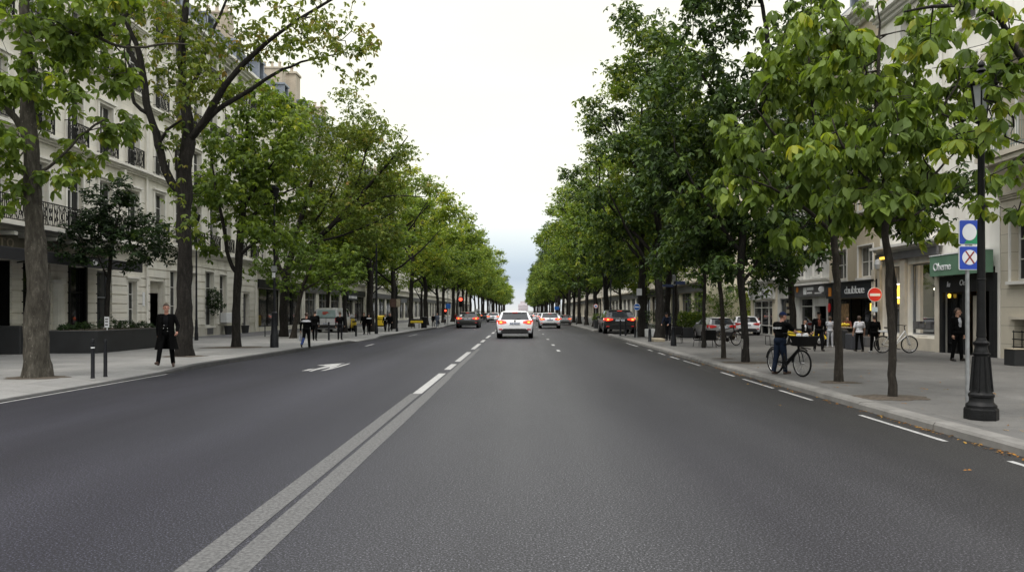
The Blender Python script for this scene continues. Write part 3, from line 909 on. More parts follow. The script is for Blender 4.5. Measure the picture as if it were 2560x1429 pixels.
def L4():
    b = gp(708, 841); d = b.y
    t = Tree(44)
    t.limb(pxpath([(708, 843), (710, 740), (715, 690), (735, 610), (760, 520), (790, 420), (800, 320)], d, b), [.29, .25, .27, .18, .14, .09, .03], .5, free_from=.35)
    t.limb(pxpath([(708, 700), (688, 640), (680, 560), (700, 450), (690, 380)], d, b, [0, -.2, -.4, -.6, -.9]), [.17, .16, .13, .08, .03], .5, free_from=.3)
    t.limb(pxpath([(722, 680), (765, 622), (832, 562), (905, 482), (975, 405), (1020, 340)], d, b, [0, -.3, -.8, -1.2, -1.6, -2]), [.20, .19, .15, .11, .07, .03], .5, free_from=.25)
    t.limb(pxpath([(832, 562), (905, 515), (965, 488), (1065, 492)], d, b, [-.8, -1.2, -1.6, -2.2]), [.09, .07, .05, .02], .5, free_from=.2)
    t.limb(pxpath([(780, 610), (850, 590), (930, 560), (985, 530)], d, b, [-.4, -.8, -1.3, -1.7]), [.09, .07, .05, .02], .5, free_from=.2)
    t.limb(pxpath([(860, 530), (900, 440), (920, 360), (950, 290)], d, b, [-.8, -.8, -.8, -.8]), [.08, .06, .05, .02], .5, free_from=.2)
    t.limb(pxpath([(735, 610), (800, 540), (850, 450), (870, 370)], d, b, [0, .4, .8, 1.4]), [.09, .08, .06, .03], .5, free_from=.2)
    e = pxell([(850, 390, 160, 120), (780, 330, 110, 70), (945, 390, 90, 100), (920, 540, 80, 80), (1010, 460, 80, 30), (730, 540, 80, 100), (690, 430, 70, 90), (850, 500, 130, 90), (890, 300, 80, 50), (960, 600, 40, 60)], d, b, 3.6)
    t.grow(crown_points(t.rg, e, 900), .5)
    return make_tree('broadleaf_tree', 'wide spreading olive brown tree with long dark limbs reaching over the left lane', b, t, 'bark_dark', 'leaf_olive', 'trees along the left pavement',
                     lump=.06, flare=1.15, per=7, size=.25, nl=4, full=False, spread=.28, rthr=.018, tint=(.25, .2), top_tint=.1)


def sapling():
    b = gp(266, 800, .9)                                    # stands in the long planter
    b = Vector((-17.1, 30.6, PZ + .8)); d = b.y
    t = Tree(55)
    t.limb(pxpath([(266, 815), (268, 740), (274, 680), (280, 620), (290, 560), (300, 510)], d, b), [.12, .10, .09, .07, .05, .02], .3, free_from=.4)
    t.limb(pxpath([(270, 700), (250, 650), (225, 590)], d, b, [0, -.2, -.3]), [.05, .04, .02], .3, free_from=.2)
    e = pxell([(290, 590, 140, 80), (270, 510, 80, 45), (350, 600, 85, 60), (215, 580, 55, 60), (330, 640, 60, 40), (300, 480, 40, 30), (240, 650, 30, 30)], d, b, 1.5)
    t.grow(crown_points(t.rg, e, 480), .28)
    return make_tree('small_tree', 'small dark green tree growing out of the long black planter', b, t, 'bark_dark', 'leaf_deep', None, lump=.02, flare=1.1, per=3, size=.2, nl=5, full=False, spread=.14, droop=(5, 45), tint=(.3, .18))


def leaning():
    b = gp(732, 845); d = b.y
    t = Tree(66)
    t.limb(pxpath([(732, 847), (742, 790), (752, 730), (766, 690), (790, 640), (800, 600)], d, b), [.17, .14, .12, .1, .07, .03], .4, free_from=.4)
    t.limb(pxpath([(752, 730), (800, 700), (850, 680)], d, b, [0, -.4, -.8]), [.07, .05, .02], .4, free_from=.2)
    e = pxell([(800, 650, 90, 60), (870, 680, 70, 50, -1), (770, 700, 50, 30), (740, 640, 60, 60), (850, 620, 60, 40), (650, 680, 50, 40, 1)], d, b, 2.2)
    t.grow(crown_points(t.rg, e, 330), .4)
    return make_tree('broadleaf_tree', 'small leaning tree with fresh green low crown beside the thick dark trunk', b, t, 'bark_thin', 'leaf_lush', 'trees along the left pavement', lump=.03, per=3, size=.26, nl=5, full=False, spread=.25, tint=(.15, .15))


# ---- right row, the near trees
def R1():
    b = gp(2230, 993); d = b.y
    t = Tree(77)
    t.limb(pxpath([(2231, 995), (2232, 900), (2234, 850), (2224, 740), (2220, 640), (2213, 560), (2216, 480), (2196, 380), (2190, 260), (2200, 120), (2195, 0)], d, b), [.085, .075, .078, .074, .072, .07, .06, .05, .04, .03, .01], .22, free_from=.42)
    t.limb(pxpath([(2214, 570), (2260, 520), (2330, 440), (2390, 380)], d, b, [0, -.2, -.3, -.4]), [.04, .035, .025, .012], .22, free_from=.2)
    t.limb(pxpath([(2216, 500), (2160, 440), (2110, 380), (2080, 300)], d, b, [0, -.3, -.5, -.6]), [.04, .035, .025, .012], .22, free_from=.2)
    t.limb(pxpath([(2200, 400), (2250, 300), (2290, 200)], d, b, [0, -.3, -.5]), [.035, .03, .012], .22, free_from=.2)
    t.limb(pxpath([(2216, 560), (2280, 545), (2380, 470), (2480, 440)], d, b, [0, .2, .3, .4]), [.03, .025, .015, .008], .22, free_from=.2)
    e = pxell([(2150, 420, 150, 120, -.2), (2130, 240, 160, 150, -.2), (2260, 160, 150, 130), (2330, 480, 110, 80, -.1, .8), (2290, 390, 130, 110), (2390, 320, 90, 110, .2), (2230, 500, 120, 60, -.6, .6), (2200, 20, 150, 100), (2430, 480, 80, 60, .2, .6), (2080, 330, 80, 80, -.4), (2350, 200, 80, 90), (2300, 590, 80, 40, .3, .7), (2180, 560, 70, 40, .4, .7)], d, b, 1.25)
    t.grow(crown_points(t.rg, e, 520), .22)
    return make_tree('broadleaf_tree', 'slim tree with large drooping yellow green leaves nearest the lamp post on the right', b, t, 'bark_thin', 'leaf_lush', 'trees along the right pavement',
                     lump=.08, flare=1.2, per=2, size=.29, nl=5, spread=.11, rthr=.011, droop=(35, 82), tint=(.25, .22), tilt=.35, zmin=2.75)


def R2():
    b = gp(2097, 955); d = b.y
    t = Tree(88)
    t.limb(pxpath([(2097, 957), (2096, 850), (2093, 760), (2090, 680), (2086, 580), (2070, 480), (2050, 380), (2030, 250), (2020, 120), (2030, -20)], d, b), [.105, .092, .09, .085, .08, .07, .06, .045, .03, .01], .25, free_from=.4)
    t.limb(pxpath([(2086, 590), (2030, 530), (1950, 480), (1880, 450)], d, b, [0, -.3, -.6, -.8]), [.05, .045, .03, .012], .25, free_from=.2)
    t.limb(pxpath([(2070, 480), (2000, 400), (1930, 330), (1890, 270)], d, b, [0, -.3, -.5, -.7]), [.05, .04, .03, .012], .25, free_from=.2)
    t.limb(pxpath([(2060, 420), (2110, 330), (2140, 240)], d, b, [0, .3, .6]), [.04, .03, .012], .25, free_from=.2)
    e = pxell([(1980, 420, 140, 110, -.3), (1870, 470, 100, 70, -.5, .8), (1960, 300, 140, 110), (1880, 330, 90, 80, -.3), (2050, 540, 110, 60, 0, .9), (2050, 180, 150, 140), (1900, 570, 90, 45, -.4, .7), (2010, 80, 120, 120, .3), (1820, 500, 50, 40, -.6, .5), (2110, 480, 60, 70, .3)], d, b, 1.4)
    t.grow(crown_points(t.rg, e, 560), .25)
    return make_tree('broadleaf_tree', 'slim tree with bright drooping leaves right of the man pushing the bicycle', b, t, 'bark_thin', 'leaf_lush', 'trees along the right pavement',
                     lump=.08, flare=1.2, per=2, size=.31, nl=5, spread=.12, rthr=.012, droop=(35, 80), tint=(.25, .22), tilt=.35, zmin=3.0)


def R3():
    b = gp(1864, 906); d = b.y
    t = Tree(99)
    t.limb(pxpath([(1864, 908), (1862, 820), (1852, 720), (1850, 640), (1865, 520), (1890, 380), (1925, 200), (1915, 60), (1890, -60), (1880, -180)], d, b), [.125, .11, .11, .12, .105, .1, .085, .07, .05, .02], .35, free_from=.35)
    t.limb(pxpath([(1852, 720), (1878, 680), (1910, 620), (1950, 560)], d, b, [0, .2, .4, .6]), [.06, .05, .04, .02], .35, free_from=.3)
    t.limb(pxpath([(1850, 640), (1800, 560), (1740, 470), (1690, 380)], d, b, [0, -.2, -.4, -.5]), [.07, .06, .045, .02], .35, free_from=.2)
    t.limb(pxpath([(1890, 390), (1820, 280), (1750, 180), (1700, 100)], d, b, [0, .2, .4, .6]), [.06, .05, .04, .02], .35, free_from=.2)
    t.limb(pxpath([(1915, 170), (1990, 100), (2060, 40)], d, b, [0, .2, .5]), [.05, .04, .02], .35, free_from=.2)
    e = pxell([(1830, 330, 190, 150), (1780, 500, 130, 100), (1960, 620, 90, 70, .8), (1900, 120, 210, 130), (1720, 260, 120, 130), (1950, 420, 130, 150, .8), (1850, -60, 220, 120), (1700, 420, 90, 90), (1870, 570, 130, 70), (2050, 610, 70, 60, 1.0, .9), (1800, 640, 90, 50), (1960, 660, 60, 60, .9, .9), (1980, 560, 90, 60, .6)], d, b, 2.0)
    t.grow(crown_points(t.rg, e, 680), .35)
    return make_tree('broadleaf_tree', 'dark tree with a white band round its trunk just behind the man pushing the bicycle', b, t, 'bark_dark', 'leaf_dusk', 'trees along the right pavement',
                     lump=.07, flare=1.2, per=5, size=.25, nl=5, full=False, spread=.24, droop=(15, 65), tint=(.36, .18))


def R4():
    b = gp(1809, 896); d = b.y
    t = Tree(110)
    t.limb(pxpath([(1809, 898), (1807, 800), (1800, 700), (1795, 620), (1790, 540), (1780, 440), (1770, 330)], d, b), [.085, .075, .075, .07, .06, .045, .02], .3, free_from=.45)
    t.limb(pxpath([(1797, 660), (1830, 620), (1860, 580)], d, b, [0, .2, .3]), [.035, .03, .015], .3, free_from=.2)
    t.limb(pxpath([(1795, 620), (1750, 570), (1710, 520)], d, b, [0, -.2, -.3]), [.035, .03, .015], .3, free_from=.2)
    e = pxell([(1770, 560, 90, 80), (1770, 430, 110, 100), (1800, 650, 50, 35, -.4, .6), (1710, 500, 70, 80), (1760, 300, 90, 90), (1690, 600, 50, 40)], d, b, 1.5)
    t.grow(crown_points(t.rg, e, 300), .3)
    return make_tree('broadleaf_tree', 'very thin straight tree left of the white banded trunk on the right pavement', b, t, 'bark_thin', 'leaf_dusk', 'trees along the right pavement',
                     lump=.06, flare=1.15, per=5, size=.26, nl=5, full=False, spread=.2, droop=(25, 70), tint=(.62, .2), zmin=3.0)


def R5():
    b = gp(1759, 869); d = b.y
    t = Tree(121)
    t.limb(pxpath([(1759, 871), (1760, 780), (1762, 700), (1760, 620), (1750, 520), (1740, 400), (1700, 250)], d, b), [.085, .075, .075, .07, .06, .045, .02], .35, free_from=.4)
    t.limb(pxpath([(1760, 680), (1720, 620), (1680, 560)], d, b, [0, .2, .4]), [.04, .03, .015], .35, free_from=.2)
    e = pxell([(1720, 540, 110, 90), (1690, 400, 130, 120), (1790, 600, 70, 50), (1640, 500, 80, 90), (1700, 250, 110, 110), (1650, 620, 80, 60), (1740, 650, 70, 40)], d, b, 2.0)
    t.grow(crown_points(t.rg, e, 330), .35)
    return make_tree('broadleaf_tree', 'thin dark tree standing in front of the two black wicker chairs', b, t, 'bark_dark', 'leaf_dusk', 'trees along the right pavement',
                     lump=.06, flare=1.15, per=6, size=.26, nl=5, full=False, spread=.26, tint=(.42, .18))


def off_branch():
    b = Vector((8.5, 10.2, PZ)); d = b.y
    t = Tree(131)
    t.limb([(0, 0, -.1), (.05, 0, 2), (-.02, .03, 3.0), (-.12, .1, 3.7), (-.3, .1, 4.3)], [.12, .10, .09, .08, .07], .3, free_from=.6)
    p = pxpath([(2640, 260), (2585, 200), (2548, 140), (2520, 70), (2470, 20), (2400, 5), (2330, 18), (2260, 30)], d, b, [0, .1, .1, .1, 0, 0, -.1, -.1])
    t.limb(p, [.07, .062, .055, .05, .042, .034, .022, .012], .2, free_from=.25)
    t.limb(pxpath([(2548, 130), (2510, 160), (2490, 190)], d, b, [.1, 0, -.1]), [.015, .012, .006], .2, free_from=.2)
    e = pxell([(2400, 90, 110, 60, 0, .7), (2520, 60, 90, 80, 0, .8), (2500, 230, 80, 70, 0, .6), (2330, 10, 100, 60, 0, .8), (2560, 330, 70, 80, .3, .7), (2460, 200, 60, 60, .2, .6), (2620, 120, 120, 160, .2, 1), (2540, 420, 50, 50, .2, .5), (2560, 520, 40, 60, .2, .5), (2455, 250, 55, 60, -.1, .6), (2440, 370, 70, 60, .1, .5), (2520, 470, 60, 50, .2, .6)], d, b, .6)
    t.grow(crown_points(t.rg, e, 300), .2)
    return make_tree('broadleaf_tree', 'arching branch with loose leaves hanging in beside the lantern of the lamp post', b, t, 'bark_dark', 'leaf', 'trees along the right pavement',
                     lump=.02, per=1, size=.22, nl=5, spread=.09, rthr=.012, droop=(25, 75), tint=(.62, .2), tilt=.35)


for f in (L1, L2, L3, L4, sapling, leaning, R1, R2, R3, R4, R5, off_branch): f()


# ---- avenue trees: a few grown individuals, copied down the rows
def avenue(seed, h, rx, zlow, lean, leaf, r0=.2, n=420, size=.3, tint=(.4, .2), per=7, bark='bark_dark'):
    t = Tree(seed); rg = t.rg
    t.limb([(0, 0, -.05), (rg.normal(0, .08), rg.normal(0, .08), zlow * .6), (lean * .2, 0, zlow), (lean * .6, rg.normal(0, .3), h * .55), (lean, rg.normal(0, .3), h * .85)], [r0, r0 * .85, r0 * .8, r0 * .5, .03], .5, free_from=.3)
    for k in range(5):
        a = rg.uniform(0, 6.28); z0 = zlow + (h * .35) * k / 5
        t.limb([(lean * .2, 0, z0), (lean * .3 + math.cos(a) * rx * .45, math.sin(a) * rx * .45, z0 + h * .12), (lean * .5 + math.cos(a) * rx * .8, math.sin(a) * rx * .8, z0 + h * .25)], [r0 * .45, r0 * .3, .02], .5, free_from=.2)
    e = []
    for k in range(9):
        a = rg.uniform(0, 6.28); rr = rg.uniform(.2, .62) * rx; z = zlow + rx * .35 + (h - zlow - rx * .8) * (k + .5) / 9
        s = rg.uniform(.42, .62) * rx * (1.0 if k < 6 else .8)
        e.append((lean * .6 + rr * math.cos(a), rr * math.sin(a), z, s, s, s * .75))
    e.append((lean * .6, 0, h - rx * .45, rx * .5, rx * .5, rx * .45))
    t.grow(crown_points(rg, e, n, .15, 12), .5)
    t.finish()
    return (t.trunk_mesh('avenue_trunk', M[bark], 1.4, .04, .007), t.leaves('avenue_crown', M[leaf], per=per, size=size, nl=4, full=False, spread=np.array([.40, .40, .24]), rthr=.02, droop=(10, 60), tint=tint, top_tint=.2))


AV = {  # kinds a-c stand left, d-f right
    'a': avenue(201, 14.5, 4.8, 3.6, .4, 'leaf', .24, tint=(.6, .22)),
    'b': avenue(202, 13.5, 4.6, 3.4, -.3, 'leaf_lush', .2, tint=(.35, .2)),
    'c': avenue(203, 15.0, 5.0, 3.8, .2, 'leaf_lush', .22, tint=(.55, .22)),
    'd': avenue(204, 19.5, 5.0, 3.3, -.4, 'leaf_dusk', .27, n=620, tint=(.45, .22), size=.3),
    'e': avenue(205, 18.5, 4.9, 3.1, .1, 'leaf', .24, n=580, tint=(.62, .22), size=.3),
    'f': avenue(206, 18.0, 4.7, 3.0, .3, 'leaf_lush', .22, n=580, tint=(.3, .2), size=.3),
}
AV['g'] = avenue(207, 9.6, 2.7, 3.9, -.9, 'leaf_dusk', .085, n=330, size=.24, tint=(.3, .2), per=5)
rt = random.Random(5)


def plant(kind, x, y, label, group, name='avenue_tree', rz=None, sc=1.0, sz=None):
    root = thing(name, label, 'tree', (x, y, PZ), rt.uniform(0, 6.28) if rz is None else rz, group, (sc, sc, sz or sc))
    link_mesh('trunk', AV[kind][0], root); link_mesh('crown', AV[kind][1], root)
    return root


GL, GR = 'trees along the left pavement', 'trees along the right pavement'
LB = [(-11.6, 57.5, 'a', 'shady green tree beside the pair walking left of the yellow box', 1.1), (-13.2, 55.5, 'b', 'bright green tree standing over the white van', .8),
      (-11.3, 65.5, 'b', 'yellow green tree just beyond the tall dark post', 1.15), (-11.0, 74, 'c', 'green tree behind the couple by the yellow box', 1.1),
      (-10.6, 82.5, 'a', 'green tree between the couple and the blue parking sign post', 1.12), (-10.3, 91, 'b', 'light green tree right by the blue parking sign post', 1.02)]
for x, y, k, lab, s in LB: plant(k, x, y, lab, GL, sc=s)
y = 99.5; i = 0
while y < 430:
    x = max(-10.2, -10.2 + (y - 99) * .012)
    k = 'cabc'[i % 4]
    plant(k, min(x, -9.3) + rt.uniform(-.3, .3), y, 'far avenue tree in the receding left row', GL, sc=rt.uniform(1.02, 1.16))
    y += 8.4 + (y - 99) * .012; i += 1
for x, y, k, s in ((-16.2, 62, 'c', .8), (-16.5, 80, 'a', .85), (-16.4, 97, 'c', .9), (-16.0, 118, 'a', .9)):
    plant(k, x, y, 'second row tree close to the facades on the left', GL, sc=s)
RB = [(8.02, 43.0, 'd', 'tall tree with a thick dark trunk in the low wooden box', 1.0, 1.02), (7.5, 45.8, 'e', 'tall dark tree with a white notice on its trunk beside the blue round sign', .98, 1.05),
      (9.8, 49.5, 'd', 'tall deep green tree with slim trunk behind the clipped hedge', .9, .95), (9.6, 60.0, 'e', 'tall green tree behind the black car', .92, .98),
      (7.6, 66.0, 'd', 'tall tree beside the black planter beyond the black car', 1.0, 1.0), (7.4, 74.5, 'e', 'tall tree next to the farther round sign on the right', 1.0, 1.0), (7.3, 83, 'f', 'fresh green tall tree beyond the farther round sign', 1.0, 1.0)]
for x, y, k, lab, s, z_ in RB: plant(k, x, y, lab, GR, sc=s, sz=z_)
y = 91.5; i = 0
while y < 430:
    plant('effed'[i % 5], 7.15 + rt.uniform(-.3, .3), y, 'far avenue tree in the receding right row', GR, sc=rt.uniform(.95, 1.06))
    y += 8.4 + (y - 91) * .012; i += 1
for x, y, k, s in ((13.2, 36.0, 'd', .68), (13.0, 62, 'c', .85), (13.2, 78, 'e', .85), (13.0, 97, 'c', .95)):
    plant(k, x, y, {36.0: 'shaded tree in front of the dark bakery front', 62: 'green tree over the parked white car'}.get(y, 'second row tree close to the facades on the right'), GR, sc=s)


def trunk_band(label_part, tree_label, pts, d_px, r):
    root = [o for o in SC.objects if o.get('label') == tree_label][0]
    d = gp(*d_px).y; mb = MB()
    mb.tube([Vector(q) for q in pxpath(pts, d, root.location)], r, 16, caps=False)
    o = mb.build(label_part, M['limewash'], root, smooth=60)
    return o


M['limewash'] = mat('limewash', (.20, .19, .175), .9, col2=(.36, .35, .33), vscale=16, bump=.4, bscale=50, detail=6)
trunk_band('white_band', 'dark tree with a white band round its trunk just behind the man pushing the bicycle', [(1864, 871), (1862.7, 846)], (1864, 906), [.117, .112])

plant('g', 12.06, 24.0, 'dark leaved tree directly behind the slim tree nearest the lamp post', GR, rz=0.0)
# ---------------------------------------------------------------- buildings
class Side:
    """local frame of a street front: u along the street, n towards the road, z up"""
    def __init__(s, X, sgn): s.X, s.sgn = X, sgn
    def p(s, u, n, z): return (s.X + s.sgn * n, u, z)


LEFT, RIGHT = Side(-20.5, 1), Side(16.5, -1)


def sbox(mb, S, u0, u1, n0, n1, z0, z1, mi=0):
    xa, xb = S.X + S.sgn * n0, S.X + S.sgn * n1
    mb.box(min(xa, xb), u0, z0, max(xa, xb), u1, z1, mi)


def wall_mesh(S, u0, u1, z0, z1, ops, depth=0.32, back=9.0, cap=True):
    """street wall with real openings and reveals, plus flank and rear walls"""
    mb = MB()
    us = sorted(set([u0, u1] + [o[0] for o in ops] + [o[1] for o in ops]))
    zs = sorted(set([z0, z1] + [o[2] for o in ops] + [o[3] for o in ops]))
    for a, b in zip(us, us[1:]):
        for c, d in zip(zs, zs[1:]):
            um, zm = (a + b) / 2, (c + d) / 2
            if any(o[0] < um < o[1] and o[2] < zm < o[3] for o in ops): continue
            mb.add([S.p(a, 0, c), S.p(b, 0, c), S.p(b, 0, d), S.p(a, 0, d)], [(0, 1, 2, 3)])
    for a, b, c, d in [o[:4] for o in ops]:
        mb.add([S.p(a, 0, c), S.p(b, 0, c), S.p(b, 0, d), S.p(a, 0, d), S.p(a, -depth, c), S.p(b, -depth, c), S.p(b, -depth, d), S.p(a, -depth, d)],
               [(0, 1, 5, 4), (1, 2, 6, 5), (2, 3, 7, 6), (3, 0, 4, 7)])
    q = [S.p(u0, 0, z0), S.p(u1, 0, z0), S.p(u1, 0, z1), S.p(u0, 0, z1), S.p(u0, -back, z0), S.p(u1, -back, z0), S.p(u1, -back, z1), S.p(u0, -back, z1)]
    mb.add(q, [(0, 3, 7, 4), (1, 5, 6, 2), (4, 7, 6, 5)] + ([(3, 2, 6, 7)] if cap else []))
    return mb


_proto = {}


def window(parent, S, u, z, w, h, style='tall', depth=0.32):
    """one window: stone surround (window) > frame, pane. u is the middle, z the sill"""
    key = (S.sgn, round(w, 2), round(h, 2), style)
    if key not in _proto:
        Z = Side(0, S.sgn); a = MB(); f = MB(); g = MB(); W2 = w / 2
        if style in ('tall', 'plain', 'far'):
            t = .13 if style == 'tall' else .07
            sbox(a, Z, -W2 - t, -W2 - .002, .003, .06, -.02, h + t); sbox(a, Z, W2 + .002, W2 + t, .003, .06, -.02, h + t)
            sbox(a, Z, -W2 - .002, W2 + .002, .003, .058, h + .002, h + t)
            sbox(a, Z, -W2 - t - .05, W2 + t + .05, .003, .13, -.13, -.022)
            if style == 'tall': sbox(a, Z, -W2 - t - .08, W2 + t + .08, .003, .16, h + t + .002, h + t + .1)
        b = .07
        d0, d1 = -depth + .10, -depth + .16
        sbox(f, Z, -W2 + .002, -W2 + b, d0, d1, .002, h - .002); sbox(f, Z, W2 - b, W2 - .002, d0, d1, .002, h - .002)
        sbox(f, Z, -W2 + b, W2 - b, d0, d1, .002, b); sbox(f, Z, -W2 + b, W2 - b, d0, d1, h - b, h - .002)
        sbox(f, Z, -.035, .035, d0, d1 + .004, b, h - b)
        if style != 'far':
            for zz in ((.36, .7) if h > 1.7 else (.5,)):
                sbox(f, Z, -W2 + b, -.037, d0, d1 - .006, h * zz - .02, h * zz + .02); sbox(f, Z, .037, W2 - b, d0, d1 - .006, h * zz - .02, h * zz + .02)
        g.add([Z.p(-W2, -depth + .12, 0), Z.p(W2, -depth + .12, 0), Z.p(W2, -depth + .12, h), Z.p(-W2, -depth + .12, h)], [(0, 1, 2, 3)])
        _proto[key] = (a.mesh('window', M['trim'] if S is LEFT else M['trim_w']) if a.v else None, f.mesh('window_frame', M['frame_w']), g.mesh('window_pane', M['pane']))
    a, f, g = _proto[key]
    loc = Vector(S.p(u, 0, z))
    if a is None:
        wn = link_mesh('window', f, parent, loc)
    else:
        wn = link_mesh('window', a, parent, loc); link_mesh('frame', f, wn)
    link_mesh('pane', g, wn)
    return wn


def railing(parent, S, u, z, w, h=.95, proj=.22, ornate=True, label=None):
    """wrought iron window guard or balcony front with scrolls"""
    key = ('rail', S.sgn, round(w, 2), round(h, 2), round(proj, 2), ornate)
    if key not in _proto:
        Z = Side(0, S.sgn); mb = MB(); r = .014
        sbox(mb, Z, -w / 2, w / 2, proj - .03, proj + .03, h - .04, h); sbox(mb, Z, -w / 2, w / 2, proj - .02, proj + .02, .05, .085)
        for sx in (-1, 1):
            sbox(mb, Z, sx * w / 2 - .025, sx * w / 2 + .025, proj - .028, proj + .028, 0, h - .042)
            sbox(mb, Z, sx * w / 2 - .012, sx * w / 2 + .012, 0, proj - .03, h - .036, h - .004); sbox(mb, Z, sx * w / 2 - .012, sx * w / 2 + .012, 0, proj - .03, .052, .08)
        k = max(3, int(w / .115))
        for i in range(1, k):
            u_ = -w / 2 + w * i / k
            mb.tube([Z.p(u_, proj, .085), Z.p(u_, proj, h - .04)], r, 4, caps=False)
        if ornate:
            kk = max(2, int(w / .36))
            for i in range(kk):
                uc = -w / 2 + w * (i + .5) / kk
                for zc, R0 in ((.32, .12), (.62, .12)):
                    pts = [Z.p(uc + (R0 * (1 - .06 * q)) * math.cos(q * .6), proj + .015, zc * h / .95 + (R0 * (1 - .06 * q)) * math.sin(q * .6)) for q in range(13)]
                    mb.tube(pts, .017, 4, caps=False)
                mb.tube([Z.p(uc - .16, proj + .01, .1), Z.p(uc + .16, proj + .01, h - .08)], .013, 4, caps=False)
                mb.tube([Z.p(uc + .16, proj + .01, .1), Z.p(uc - .16, proj + .01, h - .08)], .013, 4, caps=False)
        _proto[key] = mb.mesh('railing', M['iron'])
    o = link_mesh('railing', _proto[key], parent, S.p(u, 0, z))
    if label: o['label'] = label
    return o


def cornice(mb, S, u0, u1, z, h, proj):
    mb.marks.append(len(mb.f))
    for k, (f, a, b) in enumerate(((.35, 0, .3), (.65, .3, .6), (1.0, .6, 1.0))):
        sbox(mb, S, u0, u1, .004, proj * f, z + h * a + (.002 if k else 0), z + h * b)


def mansard(parent, S, u0, u1, z0, h, back=9.0, dormers=(), chim=()):
    mb = MB()
    prof = [(-.25, z0), (-1.5, z0 + h * .8), (-4.5, z0 + h), (-back + .6, z0 + h * .8), (-back, z0)]
    vs_ = [S.p(u, n, z) for u in (u0, u1) for n, z in prof]
    k = len(prof)
    mb.add(vs_, [(i, i + 1, k + i + 1, k + i) for i in range(k - 1)] + [tuple(range(k)), tuple(range(k, 2 * k))])
    rf = mb.build('roof', M['slate'], parent)
    for u in dormers:
        d = MB()
        sbox(d, S, u - .62, u - .45, -.9, -.12, z0 + .25, z0 + 1.85); sbox(d, S, u + .45, u + .62, -.9, -.12, z0 + .25, z0 + 1.85)
        sbox(d, S, u - .449, u + .449, -.9, -.14, z0 + .25, z0 + .4)
        sbox(d, S, u - .72, u + .72, -1.4, -.05, z0 + 1.852, z0 + 2.0)
        dm = d.build('dormer', M['zinc'], rf)
    for i, (u, w_, hh) in enumerate(chim):
        c = MB()
        sbox(c, S, u - w_ / 2, u + w_ / 2, -4.6, -1.6, z0 + h * .7, z0 + h + hh)
        sbox(c, S, u - w_ / 2 - .06, u + w_ / 2 + .06, -4.66, -1.54, z0 + h + hh + .002, z0 + h + hh + .14)
        for q in range(4):
            c.lathe([(.14, 0), (.13, .5), (.16, .52), (.16, .6)], 8, tr(*S.p(u, -2 - q * .7, z0 + h + hh + .14)))
        c.build('chimney', M['brick'], rf)
    return rf


def courses(parent, S, u0, u1, z0, z1, ops, mat_, step=.46, gap=.055, proud=.065, name='rusticated_pier'):
    """raised stone courses, one object per pier between two openings"""
    piers = {}; z = z0
    mids = sorted((o[0] + o[1]) / 2 for o in ops)
    while z < z1 - .1:
        a, b = z, min(z + step - gap, z1)
        cut = sorted([(o[0] - .02, o[1] + .02) for o in ops if o[2] < b + .02 and o[3] > a - .02])
        u = u0
        for c0, c1 in cut + [(u1, u1)]:
            if c0 - u > .06: sbox(piers.setdefault(sum(m_ < (u + c0) / 2 for m_ in mids), MB()), S, u, c0, .002, proud, a, b)
            u = max(u, c1)
        z += step
    for k in sorted(piers): piers[k].build(name, mat_, parent)


def text_mesh(s, size, ext=0.01, shear=0.0, spacing=1.0):
    cu = bpy.data.curves.new('lettering', 'FONT'); cu.body = s; cu.size = size; cu.extrude = ext; cu.align_x = 'CENTER'; cu.align_y = 'CENTER'; cu.shear = shear
    cu.space_character = spacing; cu.resolution_u = 3
    o = bpy.data.objects.new('lettering', cu); COL.objects.link(o)
    dg = bpy.context.evaluated_depsgraph_get()
    me = bpy.data.meshes.new_from_object(o.evaluated_get(dg))
    bpy.data.objects.remove(o); bpy.data.curves.remove(cu)
    return me


def lettering(parent, s, loc, size, m, facing, ext=.012, bold=0, spacing=1.0, shear=0.0, scale=None):
    """facing: angle of the reading direction about z (0 = read by a viewer looking along +Y)"""
    me = text_mesh(s, size, ext, shear, spacing); me.materials.clear(); me.materials.append(m)
    o = link_mesh('lettering', me, parent, loc)
    o.rotation_euler = (R(90), 0, facing)
    if scale: o.scale = scale
    return o


rb = random.Random(17)


def shop_pane(parent, S, u0, u1, z0, z1, n=-.22, fm='frame_g', bars=(), name='shop_window', gl='shopglass', hb=()):
    f = MB(); b = .06
    sbox(f, S, u0 + .003, u0 + b, n - .03, n + .04, z0 + .003, z1 - .003); sbox(f, S, u1 - b, u1 - .003, n - .03, n + .04, z0 + .003, z1 - .003)
    sbox(f, S, u0 + b, u1 - b, n - .03, n + .04, z0 + .003, z0 + b); sbox(f, S, u0 + b, u1 - b, n - .03, n + .04, z1 - b, z1 - .003)
    for x in bars: sbox(f, S, x - .03, x + .03, n - .028, n + .046, z0 + b, z1 - b)
    for zz in hb: sbox(f, S, u0 + b, u1 - b, n - .026, n + .052, zz - .03, zz + .03)
    o = f.build(name, M[fm], parent)
    g = MB(); g.add([S.p(u0, n - .01, z0), S.p(u1, n - .01, z0), S.p(u1, n - .01, z1), S.p(u0, n - .01, z1)], [(0, 1, 2, 3)])
    g.build('pane', M[gl], o)
    return o


